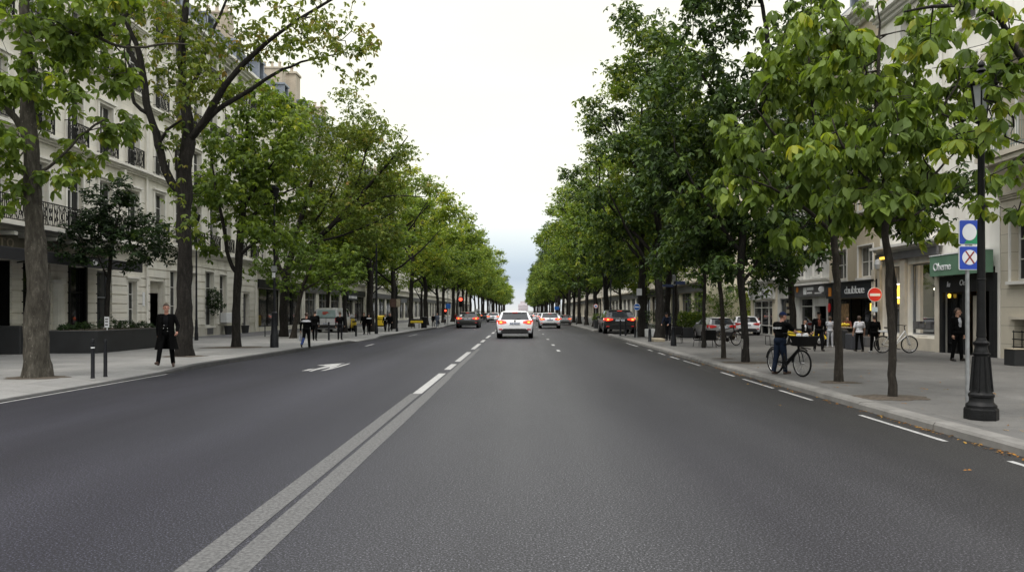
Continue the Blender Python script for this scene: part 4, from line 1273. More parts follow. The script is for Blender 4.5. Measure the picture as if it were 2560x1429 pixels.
# ---- left, nearest: house with the restaurant
def left_A():
    S = LEFT; u0, u1 = 8.0, 40.45
    b = thing('apartment_building', 'cream stone apartment house with black scrolled window guards above the restaurant awning', 'building')
    ops = [(24.2, 29.66, PZ, 3.75), (30.35, 32.1, PZ, 3.75), (33.42, 34.72, .6, 3.75), (35.65, 36.9, .9, 3.7), (38.45, 39.35, 1.0, 3.3), (20.5, 22.5, PZ, 3.7)]
    bays = [39.05 - 2.55 * k for k in range(12)]
    fl = [(5.25, 2.75), (9.25, 2.5), (13.2, 2.3), (16.9, 1.9)]
    for z, h in fl:
        for u in bays: ops.append((u - .6, u + .6, z + .1, z + .1 + h))
    wall_mesh(S, u0, u1, -.2, 19.6, ops).build('wall', M['stone'], b)
    for z, h in fl:
        for u in bays: window(b, S, u, z + .1, 1.2, h, 'tall' if z < 12 else 'plain')
    for z in (9.25, 13.2, 16.9):
        for u in bays: railing(b, S, u, z + .12, 1.5, .95, .2)
    g = [o for o in ops if o[2] < 4]
    courses(b, S, u0, u1, .75, 3.9, g, M['stone'])
    mb = MB(); sbox(mb, S, 32.2, 33.3, .05, .09, PZ, .74); sbox(mb, S, 34.8, 40.4, .004, .09, -.1, .74)
    mb.build('plinth', M['stone3'], b)
    t = MB()
    cornice(t, S, u0, u1, 4.85, .32, .55); cornice(t, S, u0, u1, 8.95, .3, .42); cornice(t, S, u0, u1, 12.95, .25, .35); cornice(t, S, u0, u1, 16.6, .25, .3); cornice(t, S, u0, u1, 19.1, .55, .75)
    for u in [x - 1.27 for x in bays]:
        for z in (8.72, 12.72): sbox(t, S, u - .09, u + .09, .006, .3, z, z + .225)
    t.bands('cornice', M['trim'], b)
    # first floor: two stone balconies with iron fronts
    for ua, ub in ((22.0, 33.6), (34.2, 36.9)):
        s_ = MB(); sbox(s_, S, ua, ub, .56, 1.0, 5.06, 5.22)
        for k in range(int((ub - ua) / 1.3) + 1): sbox(s_, S, ua + .25 + k * 1.3, ua + .45 + k * 1.3, .01, .8, 4.7, 4.848)
        s_.build('balcony', M['trim'], b)
        railing(b, S, (ua + ub) / 2, 5.22, ub - ua - .1, 1.0, .92)
    # restaurant frontage: dark interior behind the openings
    for (a, c, z0, z1) in g:
        if c - a < 1.0 or a > 35: continue
        d = MB(); d.add([S.p(a, -1.6, z0), S.p(c, -1.6, z0), S.p(c, -1.6, z1), S.p(a, -1.6, z1)], [(0, 1, 2, 3)])
        d.add([S.p(a, -.32, z0), S.p(a, -1.6, z0), S.p(a, -1.6, z1), S.p(a, -.32, z1)], [(0, 1, 2, 3)])
        d.add([S.p(c - .004, -.004, z0), S.p(c - .004, -1.6, z0), S.p(c - .004, -1.6, z1), S.p(c - .004, -.004, z1)], [(0, 1, 2, 3)])
        d.add([S.p(a, -.32, z1), S.p(c, -.32, z1), S.p(c, -1.6, z1), S.p(a, -1.6, z1)], [(0, 1, 2, 3)])
        d.build('doorway', M['dark'], b)
    shop_pane(b, S, 30.4, 32.05, PZ, 3.7, -.3, 'black', (31.2,), hb=(2.6,))
    shop_pane(b, S, 33.44, 34.70, .6, 3.73, -.1, 'black', (), hb=(2.6,))
    m_ = MB(); sbox(m_, S, 33.36, 33.5, .05, .12, .6, 3.8); sbox(m_, S, 34.62, 34.78, .05, .12, .6, 3.8); m_.build('shopfront_posts', M['black'], b)
    shop_pane(b, S, 35.67, 36.88, .9, 3.68, -.2, 'frame_g', (), hb=(2.4,))
    window(b, S, 38.9, 1.0, .9, 2.3, 'tall')
    # engaged column and fascia
    c = MB(); c.lathe([(.30, .75), (.27, 2.9), (.34, 2.95), (.34, 3.1)], 14, tr(*S.p(32.55, .08, 0))); c.build('column', M['trim'], b)
    f = MB(); sbox(f, S, 24.0, 37.0, .004, .06, 4.02, 4.84); f.build('fascia', mat('fascia_board', (0.19, 0.17, 0.135), 0.7, var=.08), b)
    # serif capitals on the fascia
    L_ = MB(); zb, hh = 4.27, .36
    def bar(u_a, u_b, z_a, z_b): sbox(L_, S, u_a, u_b, .062, .10, z_a, z_b)
    ul = 28.6
    bar(ul, ul + .07, zb, zb + hh); bar(ul + .07, ul + .27, zb, zb + .05); bar(ul - .05, ul + .12, zb + hh - .03, zb + hh); bar(ul + .23, ul + .27, zb + .05, zb + .11)
    ut = 29.08
    bar(ut - .035, ut + .035, zb, zb + hh - .04); bar(ut - .18, ut + .18, zb + hh - .04, zb + hh); bar(ut - .09, ut + .09, zb - .001, zb + .028); bar(ut - .18, ut - .15, zb + hh - .1, zb + hh - .041); bar(ut + .15, ut + .18, zb + hh - .1, zb + hh - .041)
    L_.tube([S.p(29.56 + .165 * math.cos(q * math.pi / 10), .08, zb + hh / 2 + (hh / 2 - .02) * math.sin(q * math.pi / 10)) for q in range(21)], .03, 6, caps=False)
    L_.build('lettering', M['brass'], b)
    for u in (27.9, 30.2, 33.2):
        sp = MB(); sp.tube([S.p(u, .06, 4.78), S.p(u, .45, 4.75), S.p(u, .5, 4.62)], .02, 6); sp.lathe([(.03, .12), (.09, 0)], 10, tr(*S.p(u, .5, 4.52))); sp.build('spotlight', M['sign_w'], b)
    wl = MB(); wl.tube([S.p(36.2, .05, 4.0), S.p(36.2, .35, 4.05), S.p(36.25, .4, 4.4)], .025, 6); wl.lathe([(.05, 0), (.16, .08), (.14, .3), (.03, .38)], 12, tr(*S.p(36.25, .4, 4.4))); wl.build('wall_lamp', M['iron'], b)
    dp = MB(); dp.tube([S.p(40.3, .12, .2), S.p(40.3, .12, 19)], .06, 8); dp.build('drainpipe', M['trim'], b)
    mansard(b, S, u0, u1, 19.66, 3.6, dormers=bays[::2], chim=((39.8, 1.0, 1.4), (24, 1.0, 1.4)))
    pl = MB(); sbox(pl, S, 39.9, 40.12, .05, .09, 2.0, 2.75); o = pl.build('notice', M['sign_w'], b)

    a = thing('awning', 'long flat charcoal awning over the restaurant entrance', 'awning')
    cz = MB()
    T = lambda u, n, z: S.p(u, n, z)
    ua, ub = 23.5, 36.1
    cz.add([T(ua, .1, 4.3), T(ub, .1, 4.3), T(ub, 2.0, 4.03), T(ua, 2.0, 4.03), T(ua, .1, 4.24), T(ub, .1, 4.24), T(ub, 1.97, 3.97), T(ua, 1.97, 3.97)], [(0, 1, 2, 3), (4, 7, 6, 5), (0, 4, 5, 1), (1, 5, 6, 2), (0, 3, 7, 4)])
    cz.build('canopy', M['canvas'], a)
    v = MB(); sbox(v, S, ua, ub, 1.98, 2.02, 3.6, 4.035); v.build('valance', M['canvas'], a)
    fr = MB()
    for u in (ua + .1, 29.9, ub - .1): fr.tube([T(u, .12, 3.7), T(u, 1.9, 3.9)], .03, 6)
    fr.build('frame', M['black'], a)
    mk = MB(); mk.torus(.09, .02, 14, 5, tr(*S.p(32.0, 2.03, 3.82)) @ rotm('Y', 90)); sbox(mk, S, 32.1, 32.25, 2.022, 2.034, 3.72, 3.9); mk.build('emblem', M['sign_w'], a)
    return b


def left_B():
    S = LEFT; u0, u1 = 40.5, 57.0
    b = thing('apartment_building', 'cream stone house with rusticated ground floor and dark guards behind the lamp post', 'building')
    gops = [(40.75, 42.45, PZ, 3.4), (43.05, 44.15, .85, 4.1), (45.4, 46.6, .85, 4.1), (47.85, 49.25, .75, 4.3), (50.15, 51.35, .95, 4.2), (52.6, 53.7, .9, 4.1), (54.4, 55.7, PZ, 3.0)]
    bays = [41.9 + 2.42 * k for k in range(7)]
    fl = [(5.65, 2.6), (9.25, 2.4), (13.0, 2.3), (16.6, 1.9)]
    ops = list(gops)
    for z, h in fl:
        for u in bays: ops.append((u - .58, u + .58, z + .1, z + .1 + h))
    wall_mesh(S, u0, u1, -.2, 19.3, ops, .36).build('wall', M['stone2'], b)
    for z, h in fl:
        for u in bays:
            window(b, S, u, z + .1, 1.16, h, 'tall' if z < 12 else 'plain', .36); railing(b, S, u, z + .12, 1.45, .95, .2)
    courses(b, S, u0, u1, .85, 4.7, gops, M['stone2'])
    for k, (a, c, z0, z1) in enumerate(gops):
        if k in (1, 2, 3, 4, 5): window(b, S, (a + c) / 2, z0, c - a, z1 - z0, 'plain', .36)
    d = MB(); sbox(d, S, 40.75, 42.45, -1.9, -1.8, PZ, 3.4); sbox(d, S, 40.75, 42.45, -1.79, -.36, 2.75, 3.4); d.build('gateway', M['stone3'], b)
    gd = MB(); sbox(gd, S, 41.1, 42.1, -1.79, -1.7, PZ, 2.5); gd.build('gate', M['shopgrey'], b)
    dd = MB(); sbox(dd, S, 54.42, 55.68, -.34, -.26, PZ, 2.98); dd.build('door', M['shopgrey'], b)
    t = MB(); cornice(t, S, u0, u1, 5.2, .4, .45); cornice(t, S, u0, u1, 8.95, .28, .36); cornice(t, S, u0, u1, 12.7, .25, .3); cornice(t, S, u0, u1, 18.8, .5, .7)
    t.bands('cornice', M['trim'], b)
    p = MB(); sbox(p, S, 42.5, 54.3, .004, .08, -.1, .72); p.build('plinth', M['stone3'], b)
    st = MB(); sbox(st, S, 57.0 - .02, 57.0 + .12, -.05, .08, .3, 5.1)
    dp = MB(); dp.tube([S.p(56.8, .12, .2), S.p(56.8, .12, 18.6)], .06, 8); dp.build('drainpipe', M['trim'], b)
    # vent grilles under two windows
    for u in (48.55, 52.0):
        v = MB(); sbox(v, S, u - .45, u + .45, .082, .10, .2, .66); v.build('vent_grille', M['shopgrey'], b)
    mansard(b, S, u0, u1, 19.35, 3.4, dormers=bays[1::2], chim=((56.4, .9, 1.5), (46, .9, 1.5)))


SHOPS = {}


def generic(S, u0, u1, cor, stone, label, shop=None, floors=4, far=False, roofh=3.2, rails=True, z0f=5.3):
    b = thing('apartment_building', label, 'building')
    L_ = u1 - u0; nb = max(2, int(L_ / 2.7)); bays = [u0 + L_ * (k + .5) / nb for k in range(nb)]
    step = (cor - z0f) / floors
    fl = [(z0f + k * step, min(2.4, step - 1.1)) for k in range(floors)]
    if far: fl = fl[:2]
    sp = L_ / max(2, int(L_ / 4.6)); gops = []
    k = u0 + .5
    while k + sp - 1 < u1: gops.append((k, k + sp - 1.0, .45, 3.5)); k += sp
    ops = list(gops)
    for z, h in fl:
        for u in bays: ops.append((u - .55, u + .55, z + .1, z + .1 + h))
    wall_mesh(S, u0, u1, -.2, cor, ops, .3).build('wall', M[stone], b)
    for z, h in fl:
        for u in bays:
            window(b, S, u, z + .1, 1.1, h, 'far' if far else 'plain', .3)
            if rails and not far: railing(b, S, u, z + .12, 1.35, .9, .18, ornate=False)
    fm = shop or 'shopgrey'
    for a, c, z0, z1 in gops: shop_pane(b, S, a, c, z0, z1, -.2, 'frame_g' if fm != 'shopdark' else 'black', ((a + c) / 2,), hb=(2.8,))
    f = MB(); sbox(f, S, u0 + .3, u1 - .3, .004, .14, 3.55, 4.2); f.build('shop_fascia', M[fm], b)
    t = MB(); cornice(t, S, u0, u1, z0f - .4, .28, .35); cornice(t, S, u0, u1, cor - .45, .45, .6); t.bands('cornice', M['trim'] if S is LEFT else M['trim_b'], b)
    mansard(b, S, u0, u1, cor + .05, roofh, dormers=() if far else bays[::2], chim=((u1 - .7, .9, 1.4),))
    return b


left_A(); left_B()
b = generic(LEFT, 57.2, 69.6, 19.5, 'stone', 'cream apartment house with black shopfronts behind the thick dark tree', 'shopdark', rails=False)
b = generic(LEFT, 69.7, 84, 19.8, 'stone2', 'pale apartment house with tall chimneys behind the white van', 'shopgrey', rails=False)
c = MB()
# tall chimney wall seen above the trees
sbox(c, LEFT, 70.2, 71.6, -6.0, -.9, 20.2, 24.2); sbox(c, LEFT, 70.1, 71.7, -6.1, -.8, 24.202, 24.4)
for q in range(5): c.lathe([(.16, 0), (.14, .5), (.18, .52), (.18, .62)], 8, tr(*LEFT.p(70.9, -1.5 - q * .9, 24.4)))
rf = [o for o in b.children if o.name.startswith('roof')][0]
c.build('chimney', M['brick'], rf)
b = generic(LEFT, 84.1, 97, 18.6, 'stone3', 'grey shop building with a blue lettered sign board behind the couple', 'shopdark', rails=False)
sg = MB(); sbox(sg, LEFT, 86.5, 91.5, .15, .26, 3.0, 3.7); so_ = sg.build('sign_board', M['navy_sign'], b)
qq2 = MB()
for k in range(6): sbox(qq2, LEFT, 86.9 + k * .72, 87.35 + k * .72, .262, .28, 3.2, 3.5)
qq2.build('lettering', M['sign_w'], so_)
LFAR = [(100, 118, 'stone2', 'shopgrey'), (118.2, 136, 'stone', 'shopdark'), (136.2, 158, 'stone2', 'shopgrey'), (160, 185, 'stone', 'shopgrey'), (185.2, 215, 'stone2', 'shopdark'), (217, 250, 'stone3', 'shopgrey'), (252, 300, 'stone', 'shopgrey')]
for k, (a, c_, st, sh) in enumerate(LFAR):
    generic(LEFT, a, c_, 19.5 + (k % 3) * .6, st, 'far pale stone house in the left terrace beyond the side street', sh, far=True)['group'] = 'far houses of the left terrace'
RFAR = [(66, 82, 'plaster_c', 'shopgrey'), (82.2, 100, 'stone_r', 'shopdark'), (102, 125, 'plaster', 'shopgrey'), (125.2, 150, 'stone2', 'shopgrey'), (152, 185, 'stone_r', 'shopdark'), (187, 230, 'plaster_c', 'shopgrey'), (232, 290, 'stone2', 'shopgrey')]
for k, (a, c_, st, sh) in enumerate(RFAR):
    g_ = generic(RIGHT, a, c_, 14.5 + (k % 3) * 1.2, st, 'far pale house in the right terrace beyond the side street' if k else 'cream house with tall pale windows seen between the trunks on the right', sh, far=k > 0, floors=3, rails=False, z0f=4.6)
    if k: g_['group'] = 'far houses of the right terrace'


# ---- right side
def right_A():
    S = RIGHT; u0, u1 = 12.0, 25.45
    b = thing('stone_building', 'beige ashlar building with an iron balcony at the right edge', 'building')
    ops = [(23.0, 24.9, 2.75, 4.75), (23.0, 24.75, .35, 1.45), (22.0, 24.5, 7.05, 9.4), (18.2, 20, 2.75, 4.75), (18.2, 20.2, 7.05, 9.4)]
    wall_mesh(S, u0, u1, -.2, 10.6, ops, .4).build('wall', M['stone_r'], b)
    window(b, S, 23.95, 2.75, 1.9, 2.0, 'plain', .4); window(b, S, 23.25, 7.05, 2.5, 2.35, 'tall', .4); window(b, S, 19.1, 2.75, 1.8, 2.0, 'plain', .4); window(b, S, 19.2, 7.05, 2.0, 2.35, 'tall', .4)
    d = MB(); sbox(d, S, 23.0, 24.75, -.6, -.4, .35, 1.45); d.build('basement_light', M['shopgrey'], b)
    l = MB(); sbox(l, S, 22.9, 24.9, .005, .1, 1.46, 1.56); l.build('lintel', M['trim_b'], b)
    r_ = MB()
    for z in (.55, .8, 1.05): r_.tube([S.p(23.0, .06, z), S.p(24.75, .06, z)], .02, 6)
    for k in range(5): r_.tube([S.p(23.05 + k * .41, .06, .36), S.p(23.05 + k * .41, .06, 1.1)], .016, 6)
    r_.build('guard_rail', M['black'], b)
    t = MB(); cornice(t, S, u0, u1, 9.95, .6, .7); cornice(t, S, u0, u1, 5.5, .25, .16)
    t.bands('cornice', M['trim_b'], b)
    s_ = MB(); sbox(s_, S, 20.8, 25.0, .005, 1.05, 6.55, 6.72); sbox(s_, S, 20.7, 25.1, .005, 1.12, 6.722, 6.88); sbox(s_, S, 20.9, 24.9, .165, .8, 6.3, 6.548); s_.build('balcony', M['trim_b'], b)
    rr = MB(); Z = S
    for n0 in (1.05,):
        sbox(rr, S, 20.8, 25.0, n0 - .02, n0 + .02, 8.0, 8.05); sbox(rr, S, 20.8, 25.0, n0 - .015, n0 + .015, 6.98, 7.02)
        for k in range(36): rr.tube([S.p(20.82 + k * .1185, n0, 6.89), S.p(20.82 + k * .1185, n0, 8.0)], .012, 4, caps=False)
    for k in range(8): rr.tube([S.p(24.98, .08 + k * .13, 6.89), S.p(24.98, .08 + k * .13, 8.0)], .012, 4, caps=False)
    sbox(rr, S, 24.96, 25.0, .02, 1.02, 8.0, 8.05)
    rr.build('railing', mat('green_grey_iron', (0.20, 0.235, 0.22), 0.5, var=.1), b)
    ro = MB(); ro.add([S.p(u0, .5, 10.62), S.p(u1, .5, 10.62), S.p(u1, -4, 12.4), S.p(u0, -4, 12.4), S.p(u0, -9, 10.62), S.p(u1, -9, 10.62)], [(0, 1, 2, 3), (3, 2, 5, 4), (0, 3, 4), (1, 5, 2)]); ro.build('roof', M['slate'], b)


def cafe_room(b, S):
    """the room behind the cafe windows: walls, counter, stools, hanging lamps"""
    r = MB(); a, c, n1 = 29.2, 33.9, -4.6
    for q in ([(a, -.42, .3), (c, -.42, .3), (c, n1, .3), (a, n1, .3)], [(a, n1, .3), (c, n1, .3), (c, n1, 3.9), (a, n1, 3.9)], [(a, -.42, .3), (a, n1, .3), (a, n1, 3.9), (a, -.42, 3.9)],
              [(c, -.42, .3), (c, n1, .3), (c, n1, 3.9), (c, -.42, 3.9)], [(a, -.42, 3.9), (c, -.42, 3.9), (c, n1, 3.9), (a, n1, 3.9)]):
        r.add([S.p(*p) for p in q], [(0, 1, 2, 3)])
    r.build('interior', mat('cafe_walls', (.16, .11, .075), .8, var=.4, vscale=1.2), b)
    k = MB(); sbox(k, S, 29.6, 33.5, -3.4, -2.7, .31, 1.35); k.build('counter', mat('cafe_counter', (.16, .09, .045), .5, var=.3, vscale=3), b)
    sh = MB()
    for z in (1.7, 2.1, 2.5): sbox(sh, S, 29.7, 33.4, n1 + .01, n1 + .3, z, z + .05)
    sh.build('shelf', M['wood'], b)
    rr = random.Random(4); bt = MB()
    for z in (1.755, 2.155, 2.555):
        u = 29.8
        while u < 33.2: bt.lathe([(.05, 0), (.05, .2), (.02, .26), (.02, .32)], 6, tr(*S.p(u, n1 + .16, z))); u += rr.uniform(.14, .34)
    bt.build('bottles', mat('bottles', (.25, .15, .04), .3, var=.6, vscale=6), b)
    for u, n, z in ((29.9, -1.2, 2.75), (30.7, -1.6, 2.7), (31.4, -1.2, 2.8), (32.4, -1.4, 2.75), (33.2, -1.8, 2.7), (31.0, -3.0, 2.9), (32.7, -3.0, 2.9)):
        l = MB(); l.lathe([(0, .16), (.07, .1), (.10, 0), (.06, -.06), (0, -.08)], 10, tr(*S.p(u, n, z)), caps=False); l.tube([S.p(u, n, z + .15), S.p(u, n, 3.9)], .008, 4); l.build('pendant_lamp', M['lamp_warm'], b)
    for u, n in ((30.2, -1.0), (31.2, -1.3), (33.0, -1.1)):
        t = MB(); t.lathe([(.3, .98), (.3, 1.02)], 14, tr(*S.p(u, n, 0))); t.tube([S.p(u, n, .31), S.p(u, n, .98)], .03, 6); t.build('table', M['shopgrey'], b)


M['lamp_warm'] = mat('warm_lamp', (.8, .6, .3), .5, var=0, emit=(1.0, .66, .28), estr=45.0)


def right_B():
    S = RIGHT; u0, u1 = 25.5, 34.0
    b = thing('plaster_building', 'white plastered house above the green sign and the cafe windows', 'building')
    ops = [(25.75, 28.95, PZ, 3.3), (29.3, 31.55, .75, 3.72), (32.0, 33.75, .75, 3.72)]
    wins = [(27.2, 9.2), (31.5, 9.2), (27.2, 12.4), (31.5, 12.4)]
    for u, z in wins: ops.append((u - .55, u + .55, z, z + 1.9))
    wall_mesh(S, u0, u1, -.2, 15.2, ops, .4).build('wall', M['plaster'], b)
    for u, z in wins: window(b, S, u, z, 1.1, 1.9, 'plain', .4)
    # cafe: stone piers, stall riser, fascia with yellow letters, real room behind
    p = MB()
    for a, c in ((28.98, 29.28), (31.57, 31.98), (33.77, 33.98)): sbox(p, S, a, c, .004, .14, -.05, 3.95)
    sbox(p, S, 29.285, 31.565, .004, .10, -.05, .62); sbox(p, S, 31.985, 33.765, .004, .10, -.05, .62)
    p.build('stone_piers', M['trim_b'], b)
    co_ = MB(); cornice(co_, S, 28.9, 34.0, 4.3, .3, .5); co_.bands('cornice', M['trim_w'], b)
    fa = MB(); sbox(fa, S, 28.95, 33.98, .145, .24, 3.97, 4.29); fo = fa.build('shop_fascia', M['shopgrey'], b)
    lettering(fo, 'nonskiwirr', S.p(33.0, .25, 4.12), .26, M['lamp_y'], -R(90), spacing=.95)
    shop_pane(b, S, 29.3, 31.55, .75, 3.72, -.25, 'frame_g', (), hb=(1.0,), gl='clear')
    shop_pane(b, S, 32.0, 33.75, .75, 3.72, -.25, 'frame_g', (32.9,), hb=(1.85,), gl='clear')
    cafe_room(b, S)
    # lit shelf of yellow bottles and lamps shown in the window
    y_ = MB()
    for k in range(7): y_.lathe([(.05, 0), (.06, .3), (.025, .42), (.025, .5)], 8, tr(*S.p(32.12 + k * .105, -.19, 2.35)))
    y_.build('lit_bottles', M['lamp_y'], b)
    sh = MB(); sbox(sh, S, 32.07, 32.86, -.235, -.13, 2.29, 2.345); sbox(sh, S, 32.07, 32.86, -.235, -.13, 2.9, 2.935); sh.build('lit_shelf', M['lamp_w'], b)
    o_ = MB(); sbox(o_, S, 32.1, 32.82, -.235, -.16, 2.05, 2.25); o_.build('amber_shelf', M['lamp_y'], b)
    lw = MB(); lw.lathe([(.0, .12), (.10, .06), (.12, 0), (.05, -.07), (0, -.08)], 12, tr(*S.p(29.62, -.15, 2.6)), caps=False); lw.build('pendant_lamp', M['lamp_w'], b)
    it = MB()
    for k in range(4): sbox(it, S, 29.5 + k * .5, 29.85 + k * .5, -.235, -.1, 1.03, 1.2 + .1 * (k % 2))
    it.build('display_items', M['shopgrey'], b)
    gl_ = MB(); gl_.lathe([(.0, 0), (.16, .08), (.22, .3), (.16, .52), (0, .6)], 14, tr(*S.p(33.35, .4, 3.55)) @ Matrix.Diagonal((.8, .8, .9, 1)), caps=False); gl_.build('globe_lamp', mat('frosted_globe', (.33, .34, .35), .3, var=.1), b)
    # green bank: sign box, dark surround, two doors
    sg = MB(); sbox(sg, S, 25.62, 29.15, .15, .40, 3.08, 3.86); so_ = sg.build('sign_board', M['green_sign'], b)
    ed = MB(); sbox(ed, S, 25.6, 29.17, .15, .42, 3.862, 3.9); ed.build('sign_edge', M['sign_w'], so_)
    lettering(so_, 'Oheme', S.p(28.3, .41, 3.42), .42, M['sign_w'], -R(90), spacing=.9)
    lettering(so_, 'auk', S.p(25.98, .41, 3.52), .44, M['sign_w'], -R(90), spacing=.9)
    dk = MB(); sbox(dk, S, 25.62, 29.0, .004, .12, 2.45, 3.07); sbox(dk, S, 25.62, 25.9, .004, .12, PZ, 2.449); sbox(dk, S, 28.75, 28.97, .004, .12, PZ, 2.449); sbox(dk, S, 27.35, 27.5, .0, .1, PZ, 2.449)
    dko = dk.build('shopfront', M['shopdark'], b)
    lettering(dko, 'lu', S.p(28.35, .125, 2.75), .3, M['sign_w'], -R(90), shear=.2); lettering(dko, 'On', S.p(27.45, .125, 2.78), .3, M['sign_w'], -R(90), shear=.2); lettering(dko, 'ul.', S.p(26.35, .125, 2.78), .3, M['sign_w'], -R(90), shear=.2)
    rm = MB(); sbox(rm, S, 25.9, 29.0, -1.5, -1.4, PZ, 3.2); rm.build('doorway', M['dark'], b)
    shop_pane(b, S, 27.5, 28.74, PZ, 2.44, -.1, 'black', (28.1,), hb=(.5,), name='door')
    cr = MB(); sbox(cr, S, 27.05, 27.34, -.35, -.2, PZ, 2.3); cr.build('door_leaf', M['trim_b'], b)
    lp = MB(); lp.lathe([(0, -.02), (.05, 0), (.06, .12), (0, .16)], 10, tr(*S.p(28.5, .0, 2.25)), caps=False); lp.build('amber_lamp', M['lamp_y'], b)
    lp = MB(); lp.lathe([(0, -.02), (.03, 0), (.035, .2), (0, .24)], 10, tr(*S.p(26.15, -.2, 1.9)), caps=False); lp.build('amber_lamp', M['lamp_y'], b)
    t = MB(); cornice(t, S, u0, u1, 14.7, .5, .55); t.bands('eaves', M['trim_w'], b)
    pp = MB(); pp.tube([S.p(28.9, .1, 4.7), S.p(28.9, .1, 14.6)], .05, 8); pp.build('drainpipe', M['trim_w'], b)
    mansard(b, S, u0, u1, 15.25, 2.4)


def right_C():
    S = RIGHT; u0, u1 = 34.05, 39.6
    b = thing('rendered_building', 'beige rendered house above the dark lettered bakery front', 'building')
    ops = [(34.6, 39.0, PZ, 2.35)]
    wins = [(35.4, 3.35, 1.5), (38.2, 3.35, 1.5), (35.4, 6.6, 1.9), (38.2, 6.6, 1.9), (35.4, 9.8, 1.9), (38.2, 9.8, 1.9), (35.4, 13, 1.7), (38.2, 13, 1.7)]
    for u, z, h in wins: ops.append((u - .75, u + .75, z, z + h))
    wall_mesh(S, u0, u1, -.2, 16.2, ops, .3).build('wall', M['beige'], b)
    for u, z, h in wins: window(b, S, u, z, 1.5, h, 'plain', .3)
    fa = MB(); sbox(fa, S, 34.1, 39.55, .004, .2, 2.38, 3.12); fo = fa.build('sign_board', M['navy_sign'], b)
    lettering(fo, 'ider', S.p(38.1, .21, 2.72), .46, M['sign_w'], -R(90), spacing=.82, scale=(1.2, 1, 1)); lettering(fo, 'daulbloue', S.p(36.2, .21, 2.75), .54, M['sign_w'], -R(90), spacing=.78, scale=(1.35, 1, 1))
    og = MB(); sbox(og, S, 38.85, 39.2, .202, .22, 2.5, 2.95); og.build('emblem', M['orange'], fo)
    ed = MB(); sbox(ed, S, 34.05, 39.6, .004, .3, 3.122, 3.2); ed.build('sign_edge', M['shopdark'], fo)
    for ua, ub in ((34.15, 34.58), (39.02, 39.5)): q = MB(); sbox(q, S, ua, ub, .004, .1, PZ, 2.37); q.build('pilaster', M['shopdark'], b)
    shop_pane(b, S, 34.62, 36.0, PZ, 2.33, -.15, 'black', (), hb=(1.6,)); shop_pane(b, S, 37.3, 38.98, PZ, 2.33, -.15, 'black', (), hb=(.6,))
    rm = MB(); sbox(rm, S, 34.6, 39.0, -1.5, -1.4, PZ, 2.35); rm.build('doorway', M['dark'], b)
    ps = MB(); sbox(ps, S, 37.5, 38.4, -.12, -.1, .9, 2.1); ps.build('poster', mat('amber_poster', (0.32, 0.2, 0.1), .6, var=.5, vscale=5), b)
    lt = MB()
    for u in (34.9, 35.1): sbox(lt, S, u, u + .1, -.13, -.1, 1.75, 2.1)
    lt.build('lit_price_board', M['lamp_y'], b)
    rs = MB(); rs.lathe([(0, -.02), (.16, -.02), (.16, .02), (0, .02)], 16, tr(*S.p(39.3, .13, 1.9)) @ rotm('Y', 90) @ Matrix.Diagonal((1.5, 1, 1, 1)), caps=False); rs.build('round_plaque', M['sign_red'], b)
    pc = MB(); k = .12
    z = -.05
    while z < 3.4: sbox(pc, S, 34.02, 34.32, .21, .26, z, z + .5); z += .53
    pc.build('quoins', M['trim_b'], b)
    t = MB(); cornice(t, S, u0, u1, 15.6, .6, .75); t.bands('eaves', M['trim_w'], b)
    mansard(b, S, u0, u1, 16.25, 2.6, dormers=(36.8,))


